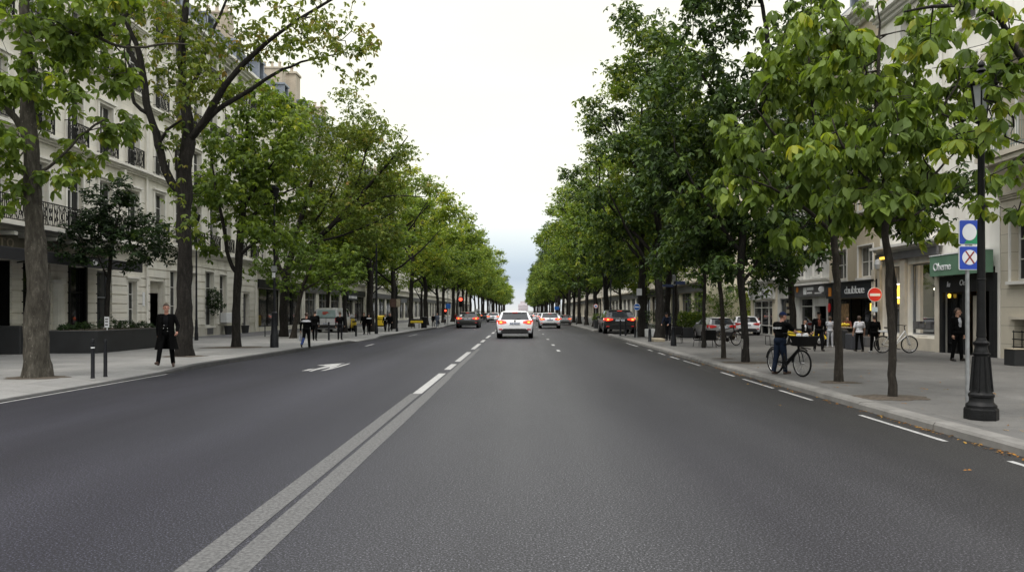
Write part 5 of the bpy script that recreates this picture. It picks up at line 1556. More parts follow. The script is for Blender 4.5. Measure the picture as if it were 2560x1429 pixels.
def right_D():
    S = RIGHT; u0, u1 = 39.65, 47.6
    b = thing('rendered_building', 'grey rendered house above the shop with the grey sign board', 'building')
    ops = [(40.0, 41.6, PZ, 2.0), (41.9, 43.9, .15, 2.5), (45.2, 47.2, PZ, 2.5)]
    wins = [(41.2, 3.7, 1.9), (43.6, 3.7, 1.9), (46.2, 3.7, 1.9), (41.2, 7, 1.9), (43.6, 7, 1.9), (46.2, 7, 1.9), (41.2, 10.2, 1.9), (43.6, 10.2, 1.9), (46.2, 10.2, 1.9)]
    for u, z, h in wins: ops.append((u - .5, u + .5, z, z + h))
    wall_mesh(S, u0, u1, -.2, 16.4, ops, .3).build('wall', M['greyren'], b)
    for u, z, h in wins: window(b, S, u, z, 1.0, h, 'tall', .3)
    fa = MB(); sbox(fa, S, 39.8, 44.4, .004, .18, 2.55, 3.2); fo = fa.build('sign_board', M['shopgrey'], b)
    q = MB(); sbox(q, S, 42.3, 42.75, .182, .2, 2.66, 3.06); sbox(q, S, 41.3, 42.2, .182, .2, 2.9, 3.06); sbox(q, S, 41.5, 42.2, .182, .2, 2.7, 2.8); sbox(q, S, 40.2, 41.1, .182, .2, 2.68, 2.75)
    q.build('lettering', M['sign_w'], fo)
    q = MB(); q.lathe([(0, 0), (.17, 0), (.17, .03), (0, .03)], 16, tr(*S.p(43.7, .2, 2.98)) @ rotm('Y', 90), caps=False); q.build('emblem', M['orange'], fo)
    q = MB(); q.lathe([(0, -.04), (.16, -.04), (.16, .04), (0, .04)], 18, tr(*S.p(39.9, .3, 2.9)) @ rotm('X', 90), caps=False); q.build('round_sign', M['sign_w'], fo)
    ed = MB(); sbox(ed, S, 39.7, 44.5, .004, .3, 3.202, 3.32); ed.build('sign_edge', M['trim_w'], fo)
    shop_pane(b, S, 41.92, 43.88, .15, 2.48, -.15, 'frame_w', (), hb=(2.0,)); shop_pane(b, S, 45.22, 47.18, PZ, 2.48, -.15, 'frame_g', (46.4,), hb=())
    rm = MB(); sbox(rm, S, 40.0, 41.6, -.9, -.8, PZ, 2.0); rm.build('doorway', M['dark'], b)
    sv = MB()
    for k in range(5): sbox(sv, S, 45.3, 46.3, -.12, -.08, .4 + k * .4, .62 + k * .4)
    sv.build('shelves', M['wood'], b)
    t = MB(); cornice(t, S, u0, u1, 15.8, .6, .7); cornice(t, S, u0, u1, 3.4, .15, .2); t.bands('cornice', M['trim_w'], b)
    mansard(b, S, u0, u1, 16.45, 2.4, dormers=(43.6,))


def right_E():
    S = RIGHT; u0, u1 = 47.65, 53.2
    b = thing('plaster_building', 'cream corner house with the small grey shop and white script sign', 'building')
    ops = [(48.6, 52.6, PZ, 2.45)]
    wins = [(49, 4.4, 1.4), (51.5, 4.4, 1.4), (49, 7.4, 1.7), (51.5, 7.4, 1.7), (49, 10.5, 1.7), (51.5, 10.5, 1.7)]
    for u, z, h in wins: ops.append((u - .45, u + .45, z, z + h))
    wall_mesh(S, u0, u1, -.2, 15.5, ops, .25).build('wall', M['plaster_c'], b)
    for u, z, h in wins: window(b, S, u, z, .9, h, 'plain', .25)
    fa = MB(); sbox(fa, S, 48.0, 53.15, .004, .12, 2.5, 3.5); fo = fa.build('shop_fascia', M['greyren'], b)
    q = MB(); sbox(q, S, 48.5, 50.6, .122, .16, 2.6, 3.3); so_ = q.build('sign_board', M['sign_w'], fo)
    lettering(so_, 'Ginnnn', S.p(49.6, .165, 2.92), .48, M['shopdark'], -R(90), shear=.3)
    q = MB(); q.lathe([(0, -.04), (.36, -.04), (.36, .04), (0, .04)], 20, tr(*S.p(52.7, .2, 3.05)) @ rotm('Y', 90), caps=False); ro = q.build('round_sign', M['sign_w'], fo)
    q = MB(); q.lathe([(0, 0), (.15, 0), (.15, .02), (0, .02)], 12, tr(*S.p(52.7, .243, 3.05)) @ rotm('Y', -90), caps=False); q.build('emblem', M['navy_sign'], ro)
    shop_pane(b, S, 48.62, 52.58, PZ, 2.43, -.1, 'frame_w', (49.5, 51.0), hb=(1.95, .75))
    t = MB(); cornice(t, S, u0, u1, 3.55, .3, .3); cornice(t, S, u0, u1, 15, .5, .6); t.bands('cornice', M['trim_w'], b)
    mansard(b, S, u0, u1, 15.55, 2.4)


right_A(); right_B(); right_C(); right_D(); right_E()
# tower block closing the avenue, distance haze painted into its pale colour
tb = MB(); tb.box(-6, 1500, 0, 14, 1520, 15); tb.box(-2, 1502, 15.02, 9, 1518, 21)
for k in range(4): tb.box(-6.4, 1499.4, 2.5 + k * 2.9, 14.4, 1499.98, 3.6 + k * 2.9)
tag(tb.build('tower_block', mat('hazy_pink_concrete', (0.55, 0.50, 0.54), .9, var=.1, vscale=.2)), 'pinkish tower block closing the far end of the avenue', 'building')
# ---------------------------------------------------------------- street furniture
# big cast-iron lamp post on the right
b = gp(2453, 1047); k_ = b.y / FL
def py2z(y): return (1047 - y) * k_
lp = thing('lamp_post', 'ornate black cast iron lamp post with lantern and heavy stepped base', 'lamp post', b)
m = MB(); m.lathe([(.232, 0), (.235, .02), (.232, .15), (.222, .176)], 8, rotm('Z', 22.5)); m.build('plinth', M['iron'], lp)
m = MB()
m.lathe([(0.208, .176), (0.208, .215), (0.191, .235), (0.174, .25), (0.162, .27), (0.162, .33), (0.174, .345), (0.174, .375), (0.157, .39), (0.146, .41), (0.143, .44), (0.128, .62), (0.109, .85), (0.100, .955), (0.117, .97), (0.121, .99), (0.100, 1.005), (0.095, 1.05), (0.089, 1.06),
         (0.089, 1.10), (0.111, 1.125), (0.115, 1.15), (0.076, 1.18), (0.064, 1.22), (0.060, 1.23), (0.064, 1.25)], 20)
for q in range(8):
    a = q * math.pi / 4
    m.tube([(.148 * math.cos(a), .148 * math.sin(a), .42), (.107 * math.cos(a), .107 * math.sin(a), .94)], .016, 5)
m.build('base', M['iron'], lp, smooth=35)
m = MB(); m.lathe([(.068, 1.24), (.062, 1.4), (.05, 3.0), (.046, 4.2), (.06, 4.22), (.06, 4.27), (.045, 4.29), (.045, 4.45)], 14)
m.torus(.053, .014, 14, 6, tr(0, 0, 2.1)); m.torus(.052, .014, 14, 6, tr(0, 0, 3.2)); m.build('pole', M['iron'], lp, smooth=35)
m = MB()
for q in range(6):
    a = q * math.pi / 3
    m.tube([(.075 * math.cos(a), .075 * math.sin(a), 4.5), (.145 * math.cos(a), .145 * math.sin(a), 5.02)], .012, 4)
m.lathe([(.06, 4.44), (.1, 4.47), (.1, 4.5), (.07, 4.51)], 12)
m.lathe([(.185, 5.02), (.19, 5.06), (.15, 5.10), (.10, 5.15), (.05, 5.19), (.035, 5.2), (.07, 5.23), (.05, 5.26), (.025, 5.28), (.045, 5.31), (.04, 5.35), (.0, 5.4)], 18)
lh = m.build('lantern', M['iron'], lp, smooth=35)
m = MB(); m.lathe([(.07, 4.51), (.135, 5.0)], 6, caps=False); m.build('glass', mat('lantern_glass', (.34, .36, .37), .12, var=.1), lh)

# sign post with two square signs
b = gp(2419, 1005)
d = b.y
sp = thing('sign_post', 'grey pole carrying two square blue signs beside the lamp post', 'traffic sign', b)
k = d / FL
m = MB(); m.tube([(0, 0, 0), (-.01, 0, (1005 - 548) * k)], .034, 10); m.build('pole', M['grey_post'], sp)


def rrect(w, h, r, n=5):
    pts = []
    for cx, cy, a0 in ((w / 2 - r, h / 2 - r, 0), (-w / 2 + r, h / 2 - r, 90), (-w / 2 + r, -h / 2 + r, 180), (w / 2 - r, -h / 2 + r, 270)):
        for i in range(n + 1):
            a = R(a0 + 90 * i / n); pts.append((cx + r * math.cos(a), cy + r * math.sin(a)))
    return pts


def circ(r, n=28): return [(r * math.cos(2 * math.pi * i / n), r * math.sin(2 * math.pi * i / n)) for i in range(n)]


FACE = Matrix.Rotation(R(90), 4, 'X')             # plate faces the viewer (-Y), z stays up


def plate(mb, poly, x, z, y, th, mi=0, rz=0): return mb.prism(poly, th, Matrix.Rotation(rz, 4, 'Z') @ tr(x, y, z) @ FACE, mi)


w_ = 53 * k
zc = (1005 - 645) * k
m = MB(); plate(m, rrect(w_, 60 * k, .03), 0, zc, -.04, .015); s1 = m.build('lower_sign', M['sign_w'], sp)
m = MB(); plate(m, rrect(w_ - .025, 60 * k - .025, .025), 0, zc, -.0565, .003); m.build('panel', M['blue'], s1)
m = MB(); plate(m, circ(.133), 0, zc + .01, -.061, .003); m.build('disc', M['sign_w'], s1)
m = MB()
for sx in (-1, 1):
    m.add([(sx * -.085, -.0655, zc + .115), (sx * -.06, -.0655, zc + .125), (sx * .09, -.0655, zc - .09), (sx * .065, -.0655, zc - .105)] if sx > 0 else
          [(.065, -.0667, zc + .12), (.085, -.0667, zc + .10), (-.07, -.0667, zc - .10), (-.09, -.0667, zc - .08)], [(0, 1, 2, 3)])
m.build('cross', M['dark_red'], s1)
zc = (1005 - 581) * k
m = MB(); plate(m, rrect(w_, 62 * k, .03), 0, zc, -.04, .015); s2 = m.build('upper_sign', M['sign_w'], sp)
m = MB(); plate(m, rrect(w_ - .025, 62 * k - .025, .025), 0, zc, -.0565, .003); m.build('panel', M['blue'], s2)
m = MB(); h2 = (62 * k - .03) / 2; m.add([(-.1, -.0605, zc - h2), (w_ / 2 - .018, -.0605, zc - h2), (w_ / 2 - .018, -.0605, zc + .06), (.05, -.0605, zc + .01)], [(0, 1, 2, 3)]); m.build('green_corner', M['green2'], s2)
m = MB(); plate(m, [(x * .9, y * 1.05) for x, y in circ(.14)], -.005, zc, -.0625, .003); m.build('disc', M['sign_w'], s2)

# no-entry sign
b = gp(2186, 866); d = b.y; k = d / FL
sp = thing('no_entry_sign', 'round red no entry sign on a white pole before the bakery', 'traffic sign', b)
m = MB(); m.tube([(0, 0, 0), (0, 0, (866 - 722) * k)], .03, 8); m.build('pole', M['sign_w'], sp)
zc = (866 - 736) * k; r_ = 18 * k
m = MB(); plate(m, circ(r_), 0, zc, -.035, .02); dk = m.build('disc', M['sign_w'], sp)
m = MB(); plate(m, circ(r_ * .93), 0, zc, -.058, .004); m.build('red_field', M['sign_red'], dk)
m = MB(); plate(m, rrect(r_ * 1.45, r_ * .36, .01), 0, zc - .01, -.064, .003); m.build('bar', M['sign_w'], dk)
m = MB(); plate(m, rrect(14 * k, 12 * k, .02), 0, (866 - 773) * k, -.035, .012); pl = m.build('small_plate', mat('pale_blue_plate', (.42, .55, .66), .5, var=.05), sp)


def round_sign(label, px, py, pyc, rpx, face, mark, bar=True):
    b = gp(px, py); k = b.y / FL
    t = thing('round_sign', label, 'traffic sign', b)
    m = MB(); m.tube([(0, 0, 0), (0, 0, (py - pyc) * k)], .03, 8); m.build('pole', M['grey_post'], t)
    zc = (py - pyc) * k; r = rpx * k
    m = MB(); plate(m, circ(r), 0, zc, -.035, .02); dk = m.build('disc', M['sign_w'], t)
    if bar:
        m = MB(); plate(m, circ(r * .88), 0, zc, -.058, .004); m.build('blue_field', M[face], dk)
        m = MB(); plate(m, rrect(r * 1.5, r * .34, .01), 0, zc, -.064, .003); m.build('bar', M['sign_w'], dk)
    else:
        m = MB(); plate(m, circ(r * .97), 0, zc, -.057, .003); m.build('red_rim', M['sign_red'], dk)
        m = MB(); plate(m, circ(r * .82), 0, zc, -.062, .003); m.build('field', M['sign_w'], dk)
        m = MB(); plate(m, [(-.5 * r, -.3 * r), (.5 * r, -.3 * r), (.6 * r, .1 * r), (.1 * r, .15 * r), (-.1 * r, .4 * r), (-.5 * r, .2 * r)], 0, zc, -.067, .003); m.build('symbol', M[face], dk)


round_sign('blue round sign with a white bar beside the black car', 1592, 843, 767, 8.5, 'blue2', None)
round_sign('smaller round sign with red rim and blue symbol above the black planter', 1489.5, 818, 765, 5.5, 'blue2', None, bar=False)


def bollard(label, px, py, h_px, r, cat='bollard', group=None, stripe=True, taper=1.0):
    b = gp(px, py); k = b.y / FL; h = h_px * k
    t = thing('bollard', label, cat, b, group=group)
    m = MB(); m.lathe([(r * 1.15 * taper, 0), (r * 1.1 * taper, .03), (r * taper, .04), (r, h * .72), (r, h * .86), (r * .8, h * .868), (r * .8, h * .885), (r, h * .893), (r, h * .96), (r * .75, h * .99), (0, h)], 12, caps=False)
    m.build('post', M['post_dark'], t, smooth=40)
    if stripe:
        m = MB(); m.lathe([(r + .003, h * .76), (r + .003, h * .79)], 12, caps=False); m.build('band', M['sign_w'], t)
    return t


bollard('slim dark bollard nearer the road of the two beside the stout trunk', 232, 945, 99, .043, group='bollards')
bollard('slim dark bollard to the right of its twin beside the stout trunk', 263.5, 941, 94, .043, group='bollards', stripe=False)
bollard('thin dark bollard before the dark shopfront beyond the left lamp pole', 662.5, 841, 33, .03, group='bollards', stripe=False)
bollard('black bollard with a square head left of the walker in front of the van', 822, 850, 46, .055, group='bollards', stripe=False)
bollard('short black bollard near the yellow moped on the left pavement', 890, 840, 28, .07, group='bollards', stripe=False)
bollard('black bollard at the left tail light of the black car', 1551, 839, 40, .06, group='bollards', stripe=False)
bollard('black bollard at the middle of the black car', 1564, 839, 42, .06, group='bollards', stripe=False)
bollard('black bollard at the foot of the blue round sign', 1587.5, 843, 44, .055, group='bollards', stripe=False)
bollard('lone tapered black bollard left of the boxed tree', 1624.5, 854, 33, .075, group='bollards', stripe=False, taper=1.2)
bollard('thin grey post by the far parked cars on the right', 1441, 812, 18, .05, group='bollards', stripe=False)


def street_lamp(label, px, py, ytop, rbase, hb_px, head=True, boxes=(), name='street_lamp', mat_='post_dark', rt_=.045):
    b = gp(px, py); k = b.y / FL; H_ = (py - ytop) * k; hb = hb_px * k
    t = thing(name, label, 'lamp post', b)
    m = MB(); m.lathe([(rbase * 1.25, 0), (rbase * 1.2, hb * .35), (rbase, hb * .4), (rbase * .8, hb * .97), (rbase * .9, hb), (rbase * .5, hb * 1.04)], 12, caps=False); m.build('base', M[mat_], t, smooth=40)
    m = MB(); m.lathe([(rt_ * 1.3, hb), (rt_, H_ * .6), (rt_ * .9, H_)], 10); m.build('pole', M[mat_], t, smooth=40)
    if head:
        m = MB(); m.lathe([(.05, 0), (.14, .1), (.2, .45), (.22, .5), (.1, .62), (0, .66)], 12, tr(0, 0, H_), caps=False); m.build('lantern', M['iron'], t)
    for (yc, w, h, mm, dx) in boxes:
        m = MB(); m.bbox(-w / 2 + dx, -.14, (py - yc) * k - h / 2, w / 2 + dx, -.05, (py - yc) * k + h / 2, .01)
        m.build('plate', M[mm], t)
    return t


M['brown_box'] = mat('brown_box', (.07, .035, .025), .6, var=.2)
M['blue_dull'] = mat('street_name_blue', (.03, .05, .13), .5, var=.1)
street_lamp('slim black lamp pole against the cream house left of the green tree', 491, 850, 560, .085, 50)
street_lamp('grey lamp pole with small plates and a fat black base before the thick tree', 686, 868, 500, .15, 86, boxes=((672, .22, .26, 'grey_post', .02), (688, .12, .22, 'sign_w', 0)), mat_='post_dark')
street_lamp('dark tall post beside the pair walking left of the yellow box', 941, 834, 560, .10, 40, rt_=.07)
street_lamp('black post carrying brown and orange boxes near the couple', 992.5, 828, 700, .09, 10, head=False, boxes=((757, .5, .62, 'brown_box', -.3), (757, .3, .62, 'wood', .12), (752, .45, .3, 'frame_g', .55)))
street_lamp('black lamp pole carrying blue street signs before the clipped hedge', 1684, 864, 560, .11, 46, boxes=((707, .55, .16, 'blue_dull', .25), (714, .5, .12, 'blue_dull', -.28), (700, .14, .5, 'grey_post', 0)))
street_lamp('far black lamp pole behind the black car', 1527, 828, 640, .1, 60)
t = street_lamp('light grey post with a blue parking plate and red signal', 1119.5, 812, 721, .06, 8, head=False, name='sign_post', mat_='grey_post', boxes=((765, .55, .55, 'blue2', .05),))
b_ = t.location; k = b_.y / FL
m = MB(); m.bbox(-.42, -.2, (812 - 786) * k, -.08, .05, (812 - 770) * k, .03); sg = m.build('signal_box', M['black'], t)
m = MB(); m.lathe([(0, .04), (.11, 0)], 12, tr(-.25, -.21, (812 - 776) * k) @ rotm('X', 90), caps=False)
M['red_lit'] = mat('lit_red', (.6, .03, .02), .4, var=0, emit=(1, .06, .03), estr=2.2)
m.build('red_lamp', M['red_lit'], sg)


def traffic_light(label, px, py, yl):
    b = gp(px, py, PZ); k = b.y / FL
    t = thing('traffic_light', label, 'traffic light', b)
    m = MB(); m.tube([(0, 0, 0), (0, 0, (py - yl) * k - .6)], .06, 8); m.build('pole', M['post_dark'], t)
    z = (py - yl) * k
    m = MB(); m.bbox(-.2, -.16, z - .85, .2, .1, z + .3, .04); h = m.build('housing', M['black'], t)
    m = MB(); m.lathe([(0, .05), (.19, 0)], 14, tr(0, -.162, z) @ rotm('X', 90), caps=False); m.build('red_lamp', M['red_lit'], h)
    for dz in (-.36, -.62):
        m = MB(); m.lathe([(0, .04), (.12, 0)], 12, tr(0, -.162, z + dz) @ rotm('X', 90), caps=False); m.build('dark_lamp', M['dark'], h)


traffic_light('traffic light showing red above the black hatchback on the left', 1152, 812, 748)
street_lamp('far grey post with a small blue plate over the right lanes', 1397, 803, 764, .05, 6, head=False, name='sign_post', mat_='grey_post', boxes=((770, .7, .5, 'blue2', -.3), (765, .25, .5, 'sign_w', .2)))

# planter with shrubs, left
def leafy(name, label, cat, ells, n, size, leaf, loc=(0, 0, 0), nl=4, full=False, tint=(.4, .2), seed=1, parent=None, kind=None, rz=0):
    rg = np.random.default_rng(seed)
    P = []
    for e in ells:
        k = int(n * e[3] * e[4] * e[5] / sum(q[3] * q[4] * q[5] for q in ells)) + 3
        dd = norm(rg.normal(0, 1, (k, 3))); r = rg.uniform(.25, 1, k) ** .4
        P.append(np.array(e[:3]) + dd * r[:, None] * np.array(e[3:6]) * (1 + .12 * np.sin(dd[:, :1] * 7 + dd[:, 1:2] * 5)))
    P = np.concatenate(P); P = P[P[:, 2] > .01]
    V, T, C = leaf_clusters(rg, P, size, nl, full, (-20, 50), .8, rg.normal(tint[0], tint[1], len(P)))
    o = link_mesh(name, np_mesh(name, V, T, M[leaf], C), parent, loc)
    if parent is None: o.rotation_euler = (0, 0, rz); tag(o, label, cat, kind=kind)
    return o


pl = thing('planter', 'long low black planter box on the left pavement', 'planter', (0, 0, PZ))
m = MB()
XA, XB, YA, YB = -18.05, -16.15, 28.2, 33.0
m.box(XA, YA, 0, XB, YA + .06, .84); m.box(XA, YB - .06, 0, XB, YB, .84); m.box(XA, YA + .061, 0, XA + .06, YB - .061, .84); m.box(XB - .06, YA + .061, 0, XB, YB - .061, .84)
m.build('box', M['planter'], pl)
m = MB(); m.box(XA - .02, YA - .02, .842, XB + .02, YB + .02, .87); m.build('rim', M['shopgrey'], pl)
m = MB(); m.box(XA + .08, YA + .08, .871, XB - .08, YB - .08, .885); m.build('soil', M['soil'], pl)
for i, (x, y, r, z, lab) in enumerate(((-17.2, 29.1, .42, .2, 'rounded shrub at the near end of the long planter'), (-16.8, 30.2, .5, .32, 'bushy shrub under the small tree in the long planter'),
                                       (-16.7, 31.3, .45, .22, 'low shrub in the middle of the long planter'), (-16.6, 32.3, .45, .16, 'spreading shrub at the far end of the long planter'), (-17.6, 28.6, .3, .14, 'tiny shrub at the near left corner of the long planter'))):
    leafy('shrub', lab, 'shrub', [(0, 0, .05, r, r * 1.2, z * 1.4)], 300, .085, 'leaf_deep', (x, y, PZ + .885), seed=30 + i, tint=(.45, .2))
m = MB(); m.box(-.09, -.012, 0, .09, .012, .42); m.box(-.02, .013, -.1, .02, .04, .3); o = m.build('notice_board', M['sign_w'], None, loc=(-16.13, 28.35, PZ + .68))
o.location = (-16.22, 28.95, PZ + .97); tag(o, 'small white notice standing on the rim of the long planter', 'notice')
m2 = MB()
for z in (.08, .2, .3): m2.box(-.06, -.0145, z, .05, -.0125, z + .05)
m2.build('print', M['shopgrey'], o)

# dark planter wall of the restaurant, cafe table and chairs at the left edge
m = MB(); m.bbox(-20.2, 27.6, PZ, -18.7, 28.7, PZ + 1.05, .02); tag(m.build('planter_screen', M['planter']), 'dark screen box standing under the awning left of the stout trunk', 'planter')
cb = gp(-2, 878)
t = thing('cafe_table', 'round metal cafe table at the left edge', 'table', cb)
m = MB(); m.lathe([(.34, .72), (.35, .735), (.34, .75)], 20); m.build('table_top', M['chrome'], t)
m = MB(); m.tube([(0, 0, .03), (0, 0, .72)], .025, 8); m.build('stem', M['black'], t)
for q in range(3):
    a = q * 2.1 + .3
    m = MB(); m.tube([(0, 0, .1), (.15 * math.cos(a), .15 * math.sin(a), .06), (.28 * math.cos(a), .28 * math.sin(a), .01)], .018, 6); m.build('leg', M['black'], t)


def metal_chair(label, loc, rz, mm='chrome'):
    t = thing('cafe_chair', label, 'chair', loc, rz, 'metal cafe chairs')
    m = MB(); m.bbox(-.21, -.2, .44, .21, .2, .465, .01); m.build('seat', M[mm], t)
    m = MB()
    m.tube([(-.2, -.2, .46), (-.19, -.25, .86), (.19, -.25, .86), (.2, -.2, .46)], .014, 6)
    for z in (.58, .68, .78): m.tube([(-.195, -.225, z), (.195, -.225, z)], .012, 5)
    m.build('backrest', M[mm], t)
    for sx in (-1, 1):
        for a, c in (((sx * .2, .19, .45), (sx * .19, -.18, 0)), ((sx * .2, -.19, .45), (sx * .19, .2, 0))):
            m = MB(); m.tube([a, c], .013, 6); m.build('leg', M[mm], t)


metal_chair('metal cafe chair beside the round table at the left edge', cb + Vector((.62, .1, 0)), R(95))

# window box and plant at the left house
leafy('wall_plant', 'dark bushy plant hanging at the window behind the slim lamp pole', 'plant', [(0, 0, 1.1, .5, .5, .75), (.1, 1.0, .7, .25, .35, .35), (.1, -.1, .3, .25, .25, .4)], 420, .14, 'leaf_deep', (-20.15, 48.4, 1.4), seed=44, tint=(.3, .2))
m = MB(); m.bbox(-20.38, 50.1, .95, -19.95, 51.3, 1.6, .01); o = tag(m.build('flower_box', M['sign_w']), 'white box under the window of the rusticated house', 'window box')
m = MB(); m.lathe([(.2, 0), (.26, .55), (.28, .6), (.24, .6)], 12); o = tag(m.build('plant_pot', M['planter'], loc=(-20.0, 50.5, PZ)), 'black pot below the white window box', 'pot')
m = MB(); m.lathe([(.22, 0), (.28, .5), (.3, .56), (.25, .56)], 12); o = tag(m.build('plant_pot', M['planter'], loc=(-20.0, 53.6, PZ)), 'black pot on the ground right of the white window box', 'pot')

# yellow boxes on the left
b = gp(950, 816)
t = thing('post_box', 'bright yellow upright box between the trunk and the couple', 'post box', b)
k = b.y / FL
m = MB(); m.bbox(-.45, -.3, .08, .45, .3, 28 * k, .08); m.build('body', M['yellow'], t)
m = MB(); m.box(-.25, -.315, 18 * k, .25, -.302, 19.5 * k); m.build('slot', M['dark'], t)
m = MB(); m.box(-.35, -.25, 0, .35, .25, .078); m.build('foot', M['black'], t)
b = gp(1043, 820); k = b.y / FL
t = thing('barrier_table', 'yellow topped trestle with thin black legs beside the trunk', 'trestle', b)
m = MB(); m.bbox(-.6, -.3, 13 * k, .6, .3, 19 * k, .05); m.build('top', M['yellow'], t)
m = MB(); m.bbox(-.56, -.28, 19.1 * k, .56, .28, 23.5 * k, .05); m.build('cover', M['planter'], t)
for sx in (-.5, -.2, .2, .5):
    m = MB(); m.tube([(sx, -.2, 0), (sx, -.2, 12 * k)], .03, 6); m.build('leg', M['black'], t)
b = gp(1060, 820)
m = MB(); m.lathe([(.26, 0), (.3, .9), (.33, .92), (.33, 1.0), (.2, 1.08)], 12); o = tag(m.build('litter_bin', M['black'], loc=b), 'black litter bin between the far trunks on the left', 'bin')

# ---- right pavement
b = gp(1496, 820); k = b.y / FL
t = thing('planter', 'black box planter with a low shrub beyond the black car', 'planter', b)
m = MB(); m.bbox(-11 * k, -.5, 0, 11 * k, .5, 20 * k, .03); m.build('box', M['planter'], t)
leafy('shrub', 'low shrub in the black box planter beyond the black car', 'shrub', [(0, 0, .25, .7, .5, .45)], 160, .14, 'leaf', b + Vector((0, 0, 20 * k)), seed=51)
b = gp(1725, 843); k = b.y / FL
t = thing('planter', 'long black planter trough under the clipped hedge', 'planter', b)
m = MB(); m.bbox(-28 * k, -.45, 0, 40 * k, .45, 25 * k, .03); m.build('box', M['planter'], t)
leafy('hedge', 'clipped dense green hedge in the black trough on the right', 'hedge', [(x * k, 0, .45, 9 * k, .5, 22 * k) for x in (-22, -10, 2, 14, 26, 36)], 1500, .12, 'leaf', b + Vector((0, 0, 25 * k)), seed=52, tint=(.45, .2))
b = gp(1640, 826); leafy('bush', 'dark low bush behind the boxed tree', 'bush', [(-.4, 0, .8, 1.0, .7, .9), (.6, 0, .9, .9, .7, .8)], 360, .16, 'leaf_deep', b, seed=53, tint=(.6, .2))
b = gp(1800, 822); leafy('bush', 'large loose green bush behind the silver parked car', 'bush', [(-1.2, 0, 1.7, 1.8, 1.2, 1.7), (1.4, 0, 1.9, 1.9, 1.2, 1.9), (.2, .3, 3.0, 1.6, 1.0, 1.2)], 1200, .2, 'leaf', b, seed=54, tint=(.42, .2))
b = gp(1872, 822); leafy('bush', 'yellow green bush beside the corner shop', 'bush', [(0, 0, 1.7, .7, .6, 1.8)], 350, .2, 'leaf_lush', b, seed=55, tint=(.75, .15))
b = gp(1648, 854); k = b.y / FL
m = MB(); m.bbox(-14 * k, -.6, 0, 14 * k, -.3, 8 * k, .02); m.bbox(-14 * k, .3, 0, 14 * k, .6, 8 * k, .02); m.bbox(-14 * k, -.299, 0, -10 * k, .299, 8 * k, .02); m.bbox(10 * k, -.299, 0, 14 * k, .299, 8 * k, .02)
tag(m.build('wooden_tree_box', M['wood'], loc=b + Vector((0, .5, 0))), 'low pale wooden box round the foot of the thick trunk', 'tree box')
b = gp(1627, 842); k = b.y / FL
m = MB(); m.bbox(-16 * k, -.4, 0, 13 * k, .4, 20 * k, .03); m.box(-15 * k, -.41, 4 * k, 12 * k, -.402, 5 * k); tag(m.build('utility_box', M['white'], loc=b), 'white low cabinet between the two thick trunks on the right', 'cabinet')
b = gp(1612, 832); k = b.y / FL
t = thing('litter_bin', 'dark tall litter bin behind the trunk with the white notice', 'bin', b)
m = MB(); m.bbox(-7 * k, -.3, 0, 7 * k, .3, 24 * k, .05); m.build('body', M['planter'], t)
m = MB(); m.bbox(-7.6 * k, -.33, 24.1 * k, 7.6 * k, .33, 26 * k, .05); m.build('lid', M['black'], t)
m = MB(); m.bbox(-.16, -.02, 0, .16, .02, .42, .006); o = tag(m.build('paper_notice', M['sign_w'], loc=at(1598, 738, 45.3)), 'white paper notice pinned to the thick trunk by the blue round sign', 'notice')
b = gp(1597, 826); k = b.y / FL
t = thing('parcel_locker', 'yellow and orange box behind the pole of the blue round sign', 'box', b)
m = MB(); m.bbox(-.3, -.3, .1, .35, .3, 22 * k, .04); m.build('body', M['orange'], t)
m = MB(); m.bbox(-.28, -.28, 22.2 * k, .33, .28, 34 * k, .06); m.build('upper_panel', M['yellow'], t)

# wicker chairs by the thin trees
def wicker_chair(label, px, py, rz, wpx=30):
    b = gp(px, py); k = b.y / FL; w = wpx * k / 2
    t = thing('wicker_armchair', label, 'chair', b, rz, 'black terrace chairs')
    s = w / .3
    m = MB(); m.bbox(-.28 * s, -.27 * s, .38 * s, .28 * s, .27 * s, .45 * s, .02); m.build('seat', M['black'], t)
    m = MB(); m.bbox(-.3 * s, -.33 * s, .40 * s, .3 * s, -.275 * s, .95 * s, .02)
    for q in range(5): m.box(-.27 * s, -.337 * s, (.48 + q * .09) * s, .27 * s, -.3305 * s, (.52 + q * .09) * s)
    m.build('backrest', M['rubber'], t)
    for sx in (-1, 1):
        m = MB(); m.tube([(sx * .3 * s, -.29 * s, .68 * s), (sx * .31 * s, .1 * s, .68 * s), (sx * .31 * s, .25 * s, .6 * s), (sx * .3 * s, .25 * s, .42 * s)], .025 * s, 6); m.build('armrest', M['rubber'], t)
        for sy in (-1, 1):
            m = MB(); m.tube([(sx * .26 * s, sy * .25 * s, .38 * s), (sx * .3 * s, sy * .3 * s, 0)], .018 * s, 6); m.build('leg', M['black'], t)


wicker_chair('square backed black armchair facing away between the thin trunks', 1773, 867, R(4), 27)
wicker_chair('black armchair partly hidden on the left of the square backed one', 1750, 866, R(40), 24)
b = gp(1690, 858)
wicker_chair('rounded black chair behind the lamp pole with blue street signs', 1692, 857, R(160), 26)

# bins and stall in front of the bakery, black box at the right edge
def box_bin(label, px, py, wpx, hpx, mm, group):
    b = gp(px, py); k = b.y / FL
    t = thing('box_planter', label, 'planter', b, 0, group)
    m = MB(); m.bbox(-wpx * k / 2, -.3, 0, wpx * k / 2, .3, hpx * k, .03); m.build('box', M[mm], t)
    m = MB(); m.bbox(-wpx * k / 2 + .05, -.25, hpx * k + .002, wpx * k / 2 - .05, .25, hpx * k + .03, .01); m.build('soil', M['soil'], t)
    return b, k


